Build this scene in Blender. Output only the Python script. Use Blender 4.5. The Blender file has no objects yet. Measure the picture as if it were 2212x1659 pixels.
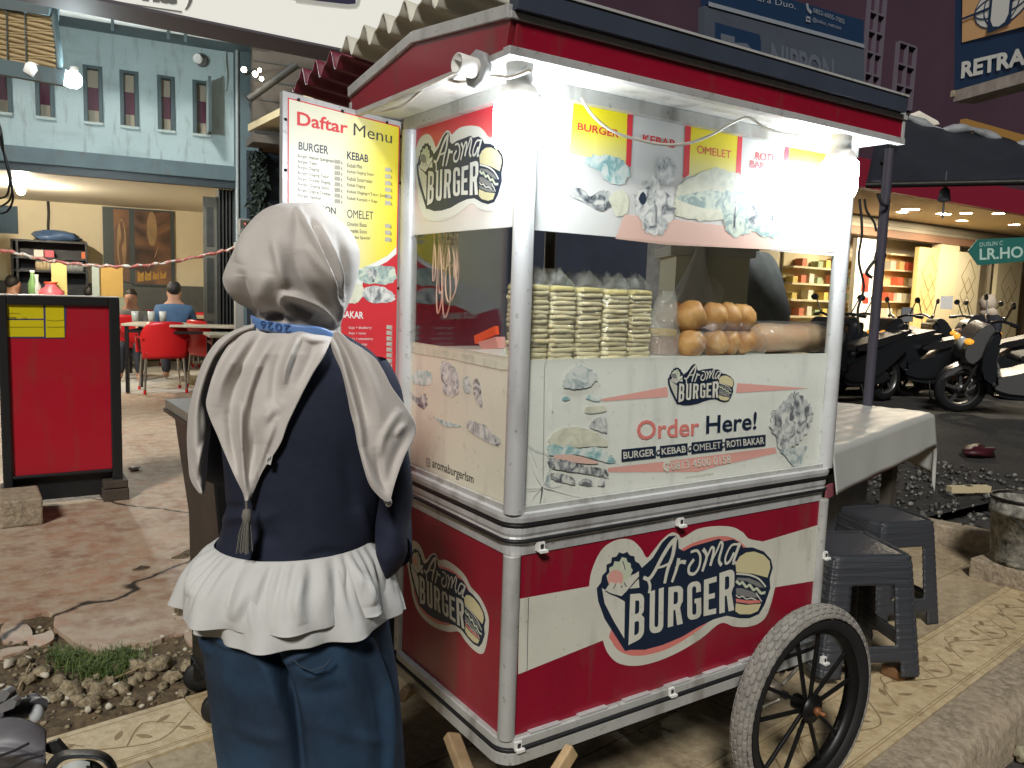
import bpy, bmesh, math, random
from mathutils import Vector, Matrix, noise as mnoise
sc = bpy.context.scene
RND = random.Random(7)
def R(a): return math.radians(a)

# ------------------------------------------------------------------ camera
CAM = Vector((-0.9602, -1.4, 1.4)); YAW, PIT, ROL, FPX = 0.5946, -0.1123, 0.0338, 3208.6*2212/4032
FW = Vector((math.sin(YAW)*math.cos(PIT), math.cos(YAW)*math.cos(PIT), math.sin(PIT)))
_r = Vector((math.cos(YAW), -math.sin(YAW), 0)); _u = _r.cross(FW)
RT = _r*math.cos(ROL)+_u*math.sin(ROL); UP = -_r*math.sin(ROL)+_u*math.cos(ROL)
cam = bpy.data.objects.new('camera', bpy.data.cameras.new('camera')); sc.collection.objects.link(cam)
cam.data.sensor_width = 36; cam.data.lens = 36*FPX/2212; cam.data.clip_start = .05; cam.data.clip_end = 400
cam.matrix_world = Matrix((( RT.x, UP.x, -FW.x, CAM.x), (RT.y, UP.y, -FW.y, CAM.y), (RT.z, UP.z, -FW.z, CAM.z), (0,0,0,1)))
sc.camera = cam
# ------------------------------------------------------------------ night sky and the street's soft fill
sc.world = bpy.data.worlds.new('World'); sc.world.use_nodes = True
_nt = sc.world.node_tree; _sky = _nt.nodes.new('ShaderNodeTexSky'); _sky.sky_type = 'NISHITA'; _sky.sun_disc = False
_sky.sun_elevation = R(-2.5); _sky.sun_rotation = R(200)
_nt.links.new(_sky.outputs[0], _nt.nodes['Background'].inputs[0]); _nt.nodes['Background'].inputs[1].default_value = WORLD_S = .15
_sl = bpy.data.lights.new('night_glow', 'SUN'); _sl.energy = 2.5; _sl.angle = R(10); _sl.color = (1, .97, .92)
sun = bpy.data.objects.new('night_glow', _sl); sc.collection.objects.link(sun)
sun.rotation_euler = Vector((.52, .56, -.645)).to_track_quat('-Z', 'Y').to_euler()
sc.view_settings.view_transform = 'Standard'; sc.view_settings.look = 'None'; sc.view_settings.exposure = .22; sc.view_settings.gamma = 1
sc.cycles.use_denoising = True; sc.cycles.max_bounces = 8; sc.cycles.transparent_max_bounces = 12
sc.cycles.sample_clamp_indirect = 6; sc.cycles.caustics_reflective = False; sc.cycles.caustics_refractive = False
sc.cycles.blur_glossy = .5

# ------------------------------------------------------------------ measuring helpers (2212 x 1659 survey units)
def ray(x, y): return FW + RT*((x-1106)/FPX) - UP*((y-829.5)/FPX)
def on_z(x, y, z=0.): d = ray(x, y); return CAM + d*((z-CAM.z)/d.z)
def on_y(x, y, v=0.): d = ray(x, y); return CAM + d*((v-CAM.y)/d.y)
def on_x(x, y, v=0.): d = ray(x, y); return CAM + d*((v-CAM.x)/d.x)
def at(x, y, dist): return CAM + ray(x, y)*dist
def to_px(p):
    d = p-CAM; w = d.dot(FW); return 1106+FPX*d.dot(RT)/w, 829.5-FPX*d.dot(UP)/w
def crop(x0, y0, s):            # a survey crop: its own pixels -> survey units
    k = 2212/4032
    return lambda x, y: ((x0+x/s)*k, (y0+y/s)*k)

# ------------------------------------------------------------------ materials
def s(r, g, b):
    f = lambda c: (c/255/12.92) if c/255 <= .04045 else ((c/255+.055)/1.055)**2.4
    return (f(r), f(g), f(b))
MATS = {}
def mat(name, col, rough=.5, metal=0., var=0., vs=6., bump=0., bs=60., col2=None, spec=.5, emit=0., ecol=None, alpha=1., trans=0., coat=0., sheen=0., stretch=None, dirt=0., ior=1.45):
    if name in MATS: return MATS[name]
    m = bpy.data.materials.new(name); m.use_nodes = True; nt = m.node_tree; b = nt.nodes['Principled BSDF']; L = nt.links.new
    I = b.inputs; I['Base Color'].default_value = (*col, 1); I['Roughness'].default_value = rough; I['Metallic'].default_value = metal
    I['Specular IOR Level'].default_value = spec; I['IOR'].default_value = ior
    if alpha < 1: I['Alpha'].default_value = alpha
    if trans: I['Transmission Weight'].default_value = trans
    if coat: I['Coat Weight'].default_value = coat; I['Coat Roughness'].default_value = .08
    if sheen: I['Sheen Weight'].default_value = sheen; I['Sheen Roughness'].default_value = .4
    if emit: I['Emission Color'].default_value = (*(ecol or col), 1); I['Emission Strength'].default_value = emit
    if var or bump or dirt:
        tc = nt.nodes.new('ShaderNodeTexCoord'); mp = nt.nodes.new('ShaderNodeMapping'); L(tc.outputs['Object'], mp.inputs[0])
        if stretch: mp.inputs['Scale'].default_value = stretch
    if var:
        n = nt.nodes.new('ShaderNodeTexNoise'); n.inputs['Scale'].default_value = vs; n.inputs['Detail'].default_value = 8; n.inputs['Roughness'].default_value = .62
        L(mp.outputs[0], n.inputs['Vector']); r = nt.nodes.new('ShaderNodeMapRange'); r.inputs[1].default_value = .3; r.inputs[2].default_value = .7
        L(n.outputs[0], r.inputs[0]); x = nt.nodes.new('ShaderNodeMix'); x.data_type = 'RGBA'
        c2 = col2 or tuple(c*(1-var) for c in col)
        x.inputs['A'].default_value = (*col, 1); x.inputs['B'].default_value = (*c2, 1); L(r.outputs[0], x.inputs['Factor']); L(x.outputs['Result'], I['Base Color'])
        rr = nt.nodes.new('ShaderNodeMapRange'); rr.inputs[3].default_value = max(0, rough-.08); rr.inputs[4].default_value = min(1, rough+.1)
        L(n.outputs[0], rr.inputs[0]); L(rr.outputs[0], I['Roughness'])
    if dirt:                                                                # grime: blotches, fine specks and long vertical runs
        src = I['Base Color'].links[0].from_socket if I['Base Color'].links else None
        for sx, sc_, lo_, hi_, k in (((1, 1, .22), 14, .56, .74, dirt), ((1, 1, 1), 70, .62, .72, dirt*.8), ((.3, .3, 1), 5, .55, .8, dirt*.7)):
            m2 = nt.nodes.new('ShaderNodeMapping'); m2.inputs['Scale'].default_value = sx; L(tc.outputs['Object'], m2.inputs[0]); n = nt.nodes.new('ShaderNodeTexNoise'); n.inputs['Scale'].default_value = sc_; n.inputs['Detail'].default_value = 7; L(m2.outputs[0], n.inputs['Vector'])
            r = nt.nodes.new('ShaderNodeMapRange'); r.inputs[1].default_value = lo_; r.inputs[2].default_value = hi_; r.inputs[4].default_value = k; L(n.outputs[0], r.inputs[0]); x = nt.nodes.new('ShaderNodeMix'); x.data_type = 'RGBA'; L(r.outputs[0], x.inputs['Factor'])
            if src: L(src, x.inputs['A'])
            else: x.inputs['A'].default_value = (*col, 1)
            x.inputs['B'].default_value = (.10, .075, .05, 1); src = x.outputs['Result']
        L(src, I['Base Color'])
    if bump:
        n2 = nt.nodes.new('ShaderNodeTexNoise'); n2.inputs['Scale'].default_value = bs; n2.inputs['Detail'].default_value = 6
        L(mp.outputs[0], n2.inputs['Vector']); bp = nt.nodes.new('ShaderNodeBump'); bp.inputs['Strength'].default_value = bump; bp.inputs['Distance'].default_value = .01
        L(n2.outputs[0], bp.inputs['Height']); L(bp.outputs[0], I['Normal'])
    MATS[name] = m; return m
def print_mat(name, ca, cb, cc, scale=30., lo=.42, hi=.58, rough=.35):      # a printed photograph of food: three inks in blotches
    if name in MATS: return MATS[name]
    m = bpy.data.materials.new(name); m.use_nodes = True; nt = m.node_tree; b = nt.nodes['Principled BSDF']; L = nt.links.new
    tc = nt.nodes.new('ShaderNodeTexCoord'); n = nt.nodes.new('ShaderNodeTexNoise'); n.inputs['Scale'].default_value = scale; n.inputs['Detail'].default_value = 5
    n.inputs['Distortion'].default_value = 1.3
    L(tc.outputs['Object'], n.inputs['Vector']); cr = nt.nodes.new('ShaderNodeValToRGB'); e = cr.color_ramp.elements
    e[0].position = lo; e[0].color = (*ca, 1); e[1].position = hi; e[1].color = (*cc, 1); k = e.new((lo+hi)/2); k.color = (*cb, 1)
    L(n.outputs[0], cr.inputs[0]); L(cr.outputs[0], b.inputs['Base Color']); b.inputs['Roughness'].default_value = rough
    MATS[name] = m; return m
def fade_mat(name, stops, axis, a, b_, rough=.3):                            # a printed colour ramp along one world axis
    if name in MATS: return MATS[name]
    m = bpy.data.materials.new(name); m.use_nodes = True; nt = m.node_tree; b = nt.nodes['Principled BSDF']; L = nt.links.new
    tc = nt.nodes.new('ShaderNodeTexCoord'); sp = nt.nodes.new('ShaderNodeSeparateXYZ'); L(tc.outputs['Object'], sp.inputs[0])
    r = nt.nodes.new('ShaderNodeMapRange'); r.inputs[1].default_value = a; r.inputs[2].default_value = b_; L(sp.outputs[axis], r.inputs[0])
    cr = nt.nodes.new('ShaderNodeValToRGB'); e = cr.color_ramp.elements
    e[0].position, e[0].color = stops[0][0], (*stops[0][1], 1); e[1].position, e[1].color = stops[-1][0], (*stops[-1][1], 1)
    for p, c in stops[1:-1]: k = e.new(p); k.color = (*c, 1)
    L(r.outputs[0], cr.inputs[0]); L(cr.outputs[0], b.inputs['Base Color']); b.inputs['Roughness'].default_value = rough
    MATS[name] = m; return m
def translucent(m, k):                                                       # thin printed film that lets part of the light through
    nt = m.node_tree; b = nt.nodes['Principled BSDF']; t = nt.nodes.new('ShaderNodeBsdfTranslucent'); t.inputs[0].default_value = (.75, .75, .70, 1); x = nt.nodes.new('ShaderNodeMixShader'); x.inputs[0].default_value = k
    nt.links.new(b.outputs[0], x.inputs[1]); nt.links.new(t.outputs[0], x.inputs[2]); nt.links.new(x.outputs[0], nt.nodes['Material Output'].inputs[0]); return m
def glass_mat(name, tint=(1, 1, 1), gloss=.08, rough=.02, alpha=None, crumple=0):        # thin pane: clear with a mirror share
    if name in MATS: return MATS[name]
    m = bpy.data.materials.new(name); m.use_nodes = True; nt = m.node_tree; nt.nodes.remove(nt.nodes['Principled BSDF']); L = nt.links.new
    t = nt.nodes.new('ShaderNodeBsdfTransparent'); t.inputs[0].default_value = (*tint, 1); g = nt.nodes.new('ShaderNodeBsdfGlossy'); g.inputs['Roughness'].default_value = rough
    f = nt.nodes.new('ShaderNodeLayerWeight'); f.inputs[0].default_value = .5; pw = nt.nodes.new('ShaderNodeMath'); pw.operation = 'POWER'; pw.inputs[1].default_value = 5; L(f.outputs['Facing'], pw.inputs[0])
    mt = nt.nodes.new('ShaderNodeMath'); mt.operation = 'MULTIPLY_ADD'; mt.inputs[1].default_value = .6; mt.inputs[2].default_value = gloss
    L(pw.outputs[0], mt.inputs[0]); x = nt.nodes.new('ShaderNodeMixShader'); L(mt.outputs[0], x.inputs[0]); L(t.outputs[0], x.inputs[1]); L(g.outputs[0], x.inputs[2])
    out = x
    if crumple:
        tc = nt.nodes.new('ShaderNodeTexCoord'); nz = nt.nodes.new('ShaderNodeTexNoise'); nz.inputs['Scale'].default_value = crumple; nz.inputs['Detail'].default_value = 3; nz.inputs['Distortion'].default_value = 1.5; bp = nt.nodes.new('ShaderNodeBump'); bp.inputs['Strength'].default_value = .9; bp.inputs['Distance'].default_value = .02
        L(tc.outputs['Object'], nz.inputs['Vector']); L(nz.outputs[0], bp.inputs['Height']); L(bp.outputs[0], g.inputs['Normal'])
    if alpha:                                                                # milky film share
        d = nt.nodes.new('ShaderNodeBsdfDiffuse'); d.inputs[0].default_value = (.75, .76, .74, 1); y = nt.nodes.new('ShaderNodeMixShader'); y.inputs[0].default_value = alpha
        L(x.outputs[0], y.inputs[1]); L(d.outputs[0], y.inputs[2]); out = y
    L(out.outputs[0], nt.nodes['Material Output'].inputs[0]); MATS[name] = m; return m

# ------------------------------------------------------------------ objects
def tag(o, label=None, cat=None, group=None, kind=None):
    if label: o['label'] = label
    if cat: o['category'] = cat
    if group: o['group'] = group
    if kind: o['kind'] = kind
    return o
def thing(name, loc, label, cat, group=None, rz=0.):
    o = bpy.data.objects.new(name, None); o.empty_display_size = .05; o.location = loc; o.rotation_euler = (0, 0, rz)
    sc.collection.objects.link(o); return tag(o, label, cat, group)
def adopt(o, parent):
    if parent is not None:
        o.parent = parent
        if parent.parent is None: o.matrix_parent_inverse = parent.matrix_basis.inverted()
    return o
def clone(o, parent=None):
    c = o.copy(); sc.collection.objects.link(c)
    if parent: c.parent = parent; c.matrix_parent_inverse = o.matrix_parent_inverse.copy()
    for ch in list(o.children): clone(ch, c)
    return c
class MB:
    def __init__(self): self.v = []; self.f = []; self.mi = []; self.mats = []; self.cur = 0; self.sm = []
    def use(self, m):
        if m not in self.mats: self.mats.append(m)
        self.cur = self.mats.index(m); return self
    def add(self, vs, fs, smooth=False):
        n = len(self.v); self.v += [tuple(p) for p in vs]; self.f += [tuple(i+n for i in f) for f in fs]; self.mi += [self.cur]*len(fs); self.sm += [smooth]*len(fs); return self
    def box(self, lo, hi, M=None):
        x0, y0, z0 = lo; x1, y1, z1 = hi
        vs = [Vector(p) for p in ((x0,y0,z0),(x1,y0,z0),(x1,y1,z0),(x0,y1,z0),(x0,y0,z1),(x1,y0,z1),(x1,y1,z1),(x0,y1,z1))]
        if M: vs = [M @ p for p in vs]
        return self.add(vs, [(0,3,2,1),(4,5,6,7),(0,1,5,4),(1,2,6,5),(2,3,7,6),(3,0,4,7)])
    def bar(self, p, q, w, h=None, up=(0, 0, 1)):
        p, q = Vector(p), Vector(q); h = h or w; d = (q-p).normalized(); u = Vector(up)
        if abs(d.dot(u)) > .98: u = Vector((1, 0, 0))
        a = d.cross(u).normalized(); b = a.cross(d)
        vs = [c+a*i*w/2+b*j*h/2 for c in (p, q) for i, j in ((-1,-1),(1,-1),(1,1),(-1,1))]
        return self.add(vs, [(0,1,2,3),(7,6,5,4),(0,4,5,1),(1,5,6,2),(2,6,7,3),(3,7,4,0)])
    def tube(self, pts, r, n=10, caps=True, closed=False, flat=None):
        pts = [Vector(p) for p in pts]; N = len(pts); rs = r if isinstance(r, (list, tuple)) else [r]*N; vs = []; prev = None
        for i, p in enumerate(pts):
            if closed: d = pts[(i+1) % N]-pts[i-1]
            else: d = pts[min(i+1, N-1)]-pts[max(i-1, 0)]
            d = d.normalized() if d.length > 1e-9 else Vector((0, 0, 1))
            if prev is None:
                prev = Vector((0, 0, 1)) if abs(d.z) < .9 else Vector((1, 0, 0))
            a = (prev-d*prev.dot(d)).normalized(); b = d.cross(a); prev = a
            for k in range(n):
                t = 2*math.pi*k/n; vs.append(p+(a*math.cos(t)*(flat or 1)+b*math.sin(t))*rs[i])
        fs = [(i*n+k, i*n+(k+1) % n, ((i+1) % N)*n+(k+1) % n, ((i+1) % N)*n+k) for i in range(N if closed else N-1) for k in range(n)]
        self.add(vs, fs, True)
        if caps and not closed: self.add(vs[:n], [tuple(range(n-1, -1, -1))]); self.add(vs[-n:], [tuple(range(n))])
        return self
    def lathe(self, prof, M=None, n=24, a0=0., a1=2*math.pi, smooth=True):   # prof: (radius, height) about local z
        full = abs(a1-a0-2*math.pi) < 1e-6; K = n if full else n+1; vs = []
        for rr, h in prof:
            for k in range(K):
                t = a0+(a1-a0)*k/n; p = Vector((rr*math.cos(t), rr*math.sin(t), h)); vs.append(M @ p if M else p)
        fs = [(i*K+k, i*K+(k+1) % K, (i+1)*K+(k+1) % K, (i+1)*K+k) for i in range(len(prof)-1) for k in range(n)]
        return self.add(vs, fs, smooth)
    def poly(self, pts): return self.add(pts, [tuple(range(len(pts)))])
    def prism(self, pts, ext):
        pts = [Vector(p) for p in pts]; e = Vector(ext); n = len(pts)
        self.add(pts, [tuple(range(n))]); self.add([p+e for p in pts], [tuple(range(n-1, -1, -1))])
        return self.add(pts+[p+e for p in pts], [(i, (i+1) % n, n+(i+1) % n, n+i) for i in range(n)])
    def grid(self, fn, nu, nv, wrap=False, smooth=True):
        K = nu if wrap else nu+1; vs = [fn(i/nu, j/nv) for j in range(nv+1) for i in range(K)]
        fs = [(j*K+i, j*K+(i+1) % K, (j+1)*K+(i+1) % K, (j+1)*K+i) for j in range(nv) for i in range(nu)]
        return self.add(vs, fs, smooth)
    def blob(self, c, rx, ry=None, rz=None, n=12, rough=0., seed=0, M=None):
        ry = ry or rx; rz = rz or rx; c = Vector(c); vs = []
        for j in range(n//2+1):
            ph = math.pi*j/(n//2)
            for i in range(n):
                t = 2*math.pi*i/n; p = Vector((math.sin(ph)*math.cos(t), math.sin(ph)*math.sin(t), math.cos(ph)))
                k = 1+rough*mnoise.noise(p*1.7+Vector((seed*3.1, seed*1.7, 0)))*2
                q = Vector((p.x*rx*k, p.y*ry*k, p.z*rz*k)); vs.append(c+(M @ q if M else q))
        fs = [(j*n+i, (j+1)*n+i, (j+1)*n+(i+1) % n, j*n+(i+1) % n) for j in range(n//2) for i in range(n)]
        return self.add(vs, fs, rough == 0 or True)
    def build(self, name, m=None, parent=None, bevel=0., solid=0., subd=0, label=None, weld=False):
        me = bpy.data.meshes.new(name); me.from_pydata(self.v, [], self.f)
        ms = self.mats or [m]
        for x in ms: me.materials.append(x)
        if self.mats: me.polygons.foreach_set('material_index', self.mi)
        me.polygons.foreach_set('use_smooth', self.sm); me.update()
        if weld:
            bm = bmesh.new(); bm.from_mesh(me); bmesh.ops.remove_doubles(bm, verts=bm.verts, dist=1e-5); bmesh.ops.recalc_face_normals(bm, faces=bm.faces); bm.to_mesh(me); bm.free()
        o = bpy.data.objects.new(name, me); sc.collection.objects.link(o); adopt(o, parent)
        if solid: md = o.modifiers.new('solid', 'SOLIDIFY'); md.thickness = solid; md.offset = 0
        if bevel: md = o.modifiers.new('bevel', 'BEVEL'); md.width = bevel; md.segments = 2; md.limit_method = 'ANGLE'; md.angle_limit = R(40)
        if subd: md = o.modifiers.new('sub', 'SUBSURF'); md.levels = subd; md.render_levels = subd
        if label: o['label'] = label
        return o
def rot(axis, deg, c=(0, 0, 0)):
    c = Vector(c); return Matrix.Translation(c) @ Matrix.Rotation(R(deg), 4, axis) @ Matrix.Translation(-c)
def frame(o, x, y, z): return Matrix(((x.x, y.x, z.x, o[0]), (x.y, y.y, z.y, o[1]), (x.z, y.z, z.z, o[2]), (0, 0, 0, 1)))
def along(p, d):          # matrix putting local z along d at p
    q = Vector(d).normalized().to_track_quat('Z', 'Y').to_matrix().to_4x4(); q.translation = Vector(p); return q
def smooth_line(pts, n=6, closed=False):
    P = [Vector(p) for p in pts]; N = len(P); out = []
    for i in range(N if closed else N-1):
        if closed: a, b, c, d = P[i-1], P[i], P[(i+1) % N], P[(i+2) % N]
        else: a, b, c, d = P[max(i-1, 0)], P[i], P[i+1], P[min(i+2, N-1)]
        for k in range(n):
            t = k/n; out.append(.5*((2*b)+(c-a)*t+(2*a-5*b+4*c-d)*t*t+(3*b-a-3*c+d)*t**3))
    if not closed: out.append(P[-1])
    return out

# ------------------------------------------------------------------ flat lettering and printed shapes on a plane
_txt = {}
def text_mesh(st, bold=0.):
    if 'M' in st or 'W' in st: bold = 0
    key = (st, bold)
    if key not in _txt:
        cu = bpy.data.curves.new('lettering', 'FONT'); cu.body = st; cu.offset = bold; cu.resolution_u = 3; cu.fill_mode = 'FRONT'
        ob = bpy.data.objects.new('lettering', cu); me = bpy.data.meshes.new_from_object(ob)
        vs = [(v.co.x, v.co.y) for v in me.vertices]; fs = [tuple(p.vertices) for p in me.polygons]
        bpy.data.objects.remove(ob); bpy.data.meshes.remove(me)
        x0 = min(p[0] for p in vs); x1 = max(p[0] for p in vs); y0 = min(p[1] for p in vs); y1 = max(p[1] for p in vs)
        _txt[key] = ([((x-x0)/(x1-x0), (y-y0)/(y1-y0)) for x, y in vs], fs, (x1-x0)/(y1-y0))
    return _txt[key]
class Art:
    """Printed shapes lying on one plane: P0 + a*U + b*W, lifted along N layer by layer."""
    def __init__(self, P0, U, W, N, lift=.0006, step=.00006):
        self.P0, self.U, self.W, self.N = Vector(P0), Vector(U), Vector(W), Vector(N); self.z = lift; self.step = step; self.mb = MB()
    def plane(self, x, y):                       # survey point -> (a, b)
        d = ray(x, y); t = (self.P0-CAM).dot(self.N)/d.dot(self.N); q = CAM+d*t-self.P0; return q.dot(self.U), q.dot(self.W)
    def out(self, a, b): return self.P0+self.U*a+self.W*b+self.N*self.z
    def up(self): self.z += self.step
    def poly(self, pts, m, smooth=0, up=True):
        if smooth: pts = [(p.x, p.y) for p in smooth_line([(x, y, 0) for x, y in pts], smooth, True)]
        if m.name.endswith('_print') and m.name not in ('coffee_print', 'bean_print', 'gold_print') and len(pts) > 5:      # ragged cut-out edge of a printed picture
            P = smooth_line([(x, y, 0) for x, y in pts], 3, True); cx = sum(p.x for p in P)/len(P); cy = sum(p.y for p in P)/len(P); pts = []
            for i, p in enumerate(P): k = 1+.055*math.sin(i*2.4+p.x*300)+.04*math.sin(i*4.1+p.y*260); pts.append((cx+(p.x-cx)*k, cy+(p.y-cy)*k))
        self.mb.use(m).poly([self.out(a, b) for a, b in pts])
        if up: self.up()
    def stroke(self, pts, w, m, smooth=4, up=True):
        P = smooth_line([(x, y, 0) for x, y in pts], smooth) if smooth else [Vector((x, y, 0)) for x, y in pts]; N = len(P)
        ws = w if isinstance(w, (list, tuple)) else None; L, Rr = [], []
        for i, p in enumerate(P):
            d = (P[min(i+1, N-1)]-P[max(i-1, 0)]); d = d.normalized() if d.length > 0 else Vector((1, 0, 0)); n = Vector((-d.y, d.x, 0))
            k = (ws[0]+(ws[1]-ws[0])*i/(N-1) if ws else w)/2
            if i == 0: p = p-d*k*.5
            if i == N-1: p = p+d*k*.5
            L.append(p+n*k); Rr.append(p-n*k)
        vs = [self.out(p.x, p.y) for q in zip(L, Rr) for p in q]
        self.mb.use(m).add(vs, [(2*i, 2*i+1, 2*i+3, 2*i+2) for i in range(N-1)])
        if up: self.up()
    def quad(self, st, bl, br, tr, tl, m, bold=0., up=True):
        vs, fs, _ = text_mesh(st, bold); o = []
        for x, y in vs:
            a = (1-x)*(1-y)*bl[0]+x*(1-y)*br[0]+x*y*tr[0]+(1-x)*y*tl[0]; b = (1-x)*(1-y)*bl[1]+x*(1-y)*br[1]+x*y*tr[1]+(1-x)*y*tl[1]
            o.append(self.out(a, b))
        self.mb.use(m).add(o, fs)
        if up: self.up()
    def block(self, ch, bl, br, tr, tl, m, hole):           # heavy condensed capital, mapped into a leaning box
        f = lambda x, y: ((1-x)*(1-y)*bl[0]+x*(1-y)*br[0]+x*y*tr[0]+(1-x)*y*tl[0], (1-x)*(1-y)*bl[1]+x*(1-y)*br[1]+x*y*tr[1]+(1-x)*y*tl[1])
        arc = lambda cx, cy, rx, ry, a0, a1, n=6: [(cx+rx*math.cos(R(a0+(a1-a0)*i/n)), cy+ry*math.sin(R(a0+(a1-a0)*i/n))) for i in range(n+1)]
        o, hs = {'B': ([(0,0)]+arc(.62,.15,.38,.15,-90,0)+arc(.72,.42,.28,.09,0,60,3)+arc(.66,.62,.30,.09,-60,0,3)+arc(.60,.85,.36,.15,0,90)+[(0,1)], [[(.36,.14)]+arc(.54,.20,.12,.06,-90,0,3)+arc(.54,.36,.12,.06,0,90,3)+[(.36,.42)], [(.36,.58)]+arc(.52,.64,.12,.06,-90,0,3)+arc(.52,.80,.12,.06,0,90,3)+[(.36,.86)]]),
                 'U': (arc(.38,.16,.38,.16,180,270)+arc(.62,.16,.38,.16,270,360)+[(1,1),(.64,1)]+arc(.50,.20,.14,.07,0,-180)+[(.36,1),(0,1)], []),
                 'R': ([(0,0),(.36,0),(.36,.40),(.48,.40),(.62,.0),(1,0),(.80,.43)]+arc(.62,.60,.36,.10,-40,0,3)+arc(.60,.85,.38,.15,0,90)+[(0,1)], [[(.36,.55)]+arc(.52,.61,.12,.06,-90,0,3)+arc(.52,.80,.12,.06,0,90,3)+[(.36,.86)]]),
                 'G': ([(1,.70)]+arc(.60,.84,.40,.16,0,90)+arc(.40,.84,.40,.16,90,180)+arc(.40,.16,.40,.16,180,270)+arc(.60,.16,.40,.16,270,360)+[(1,.54),(.52,.54),(.52,.42),(.65,.42)]+arc(.50,.19,.15,.07,0,-180)+arc(.50,.81,.15,.07,180,0)+[(.65,.70)], []),
                 'E': ([(0,0),(.96,0),(.96,.145),(.37,.145),(.37,.43),(.84,.43),(.84,.57),(.37,.57),(.37,.855),(.96,.855),(.96,1),(0,1)], [])}[ch]
        self.mb.use(m).poly([self.out(*f(x, y)) for x, y in o]); z = self.z; self.z += self.step*.6
        for h in hs: self.mb.use(hole).poly([self.out(*f(x, y)) for x, y in h])
        self.z = z
    def text(self, st, a, b, h, m, w=None, bold=0., cond=1., up=False, right=False):
        r = text_mesh(st, bold)[2]; w = w or r*h*cond
        if right: a -= w
        self.quad(st, (a, b), (a+w, b), (a+w, b+h), (a, b+h), m, bold, up)
    def build(self, name, parent): return self.mb.build(name, None, parent)
# ------------------------------------------------------------------ shared materials
ALU = mat('aluminium', (.56, .56, .55), .38, .18, dirt=.5, var=.15, vs=5, stretch=(3, 3, .4), bump=.03, bs=150)
ALUF = mat('aluminium_matt', (.50, .50, .47), .45, .2, dirt=.6, var=.2, vs=9, bump=.04, bs=120)
RUB = mat('black_rubber', (.012, .012, .013), .5, var=.4, vs=40, bump=.15, bs=180)
REDP = mat('red_vinyl', (.30, .006, .026), .32, dirt=.45, var=.22, vs=4, bump=.015, bs=90, coat=.15)
CREAM = mat('cream_vinyl', (.67, .66, .56), .36, dirt=.35, var=.10, vs=5, bump=.01, bs=80)
NAVY = mat('navy_ink', (.012, .022, .045), .34)
PINK = mat('pink_ink', (.66, .20, .17), .4)
PINKP = mat('faded_pink_ink', (.70, .36, .30), .4)
REDINK = mat('red_ink', (.62, .035, .04), .4)
BUNC = mat('bun_ink', (.62, .56, .32), .4); GREYC = mat('grey_ink', (.20, .20, .19), .4); LETT = mat('pale_green_ink', (.55, .60, .44), .4)
WHITEB = mat('white_board', (.74, .74, .70), .38, var=.05, vs=5)
BLACKINK = mat('black_ink', (.02, .02, .02), .45)
CLEAR = glass_mat('clear_pane', (.97, .98, .97), .015)
SOFT = mat('white_board_soffit', (.72, .71, .67), .5, dirt=.5, var=.15, vs=6)
DARKP = mat('dark_sheet', (.05, .062, .09), .45, var=.3, vs=5)
WPLAS = mat('white_plastic', (.75, .74, .70), .35)
FADEPIC = print_mat('faded_print', (.62, .64, .58), (.50, .56, .52), (.30, .36, .36), 40, .40, .62)
TEALPIC = print_mat('lettuce_print', (.66, .70, .64), (.46, .60, .56), (.22, .40, .40), 34, .40, .62)
DARKPIC = print_mat('patty_print', (.58, .58, .53), (.26, .28, .28), (.05, .06, .07), 38, .38, .62)
MEATPIC = print_mat('filling_print', (.66, .66, .61), (.44, .46, .44), (.12, .13, .14), 36, .40, .66)
TOASTPIC = print_mat('toast_print', (.56, .62, .50), (.42, .50, .44), (.24, .32, .30), 35, .40, .60)
PALEPIC = print_mat('pale_print', (.66, .66, .52), (.60, .60, .46), (.50, .51, .40), 25, .35, .65)
SALMON = mat('salmon_ink', (.66, .44, .36), .4)
WOOD = mat('raw_wood', (.34, .23, .12), .65, var=.35, vs=5, stretch=(6, 6, .6), bump=.2, bs=60)
IRON = mat('dark_iron', (.025, .024, .022), .5, .5, var=.4, vs=20, bump=.1, bs=120)
RUST = mat('rusty_bolt', (.30, .12, .05), .6, .5, var=.4, vs=60)
W, D = 1.092, .535
cart = thing('burger_cart', (W/2, D/2, 0), 'red and cream burger cart with aluminium trim, lit glass case and spoked wheels', 'food cart')

def outline(off, z, rc=.03, n=5, lo=(0, 0), hi=(W, D)):          # rounded rectangle round the cart body
    x0, y0, x1, y1 = lo[0]-off, lo[1]-off, hi[0]+off, hi[1]+off; rc = max(.004, rc+off); pts = []
    for cx, cy, a in ((x1-rc, y0+rc, -90), (x1-rc, y1-rc, 0), (x0+rc, y1-rc, 90), (x0+rc, y0+rc, 180)):
        for k in range(n+1):
            t = R(a+90*k/n); pts.append(Vector((cx+rc*math.cos(t), cy+rc*math.sin(t), z)))
    return pts
def ring_trim(mb, prof):
    rings = [outline(o, z) for o, z in prof]; N = len(rings[0]); vs = [p for r in rings for p in r]
    mb.add(vs, [(j*N+i, j*N+(i+1) % N, (j+1)*N+(i+1) % N, (j+1)*N+i) for j in range(len(rings)-1) for i in range(N)])
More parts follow.
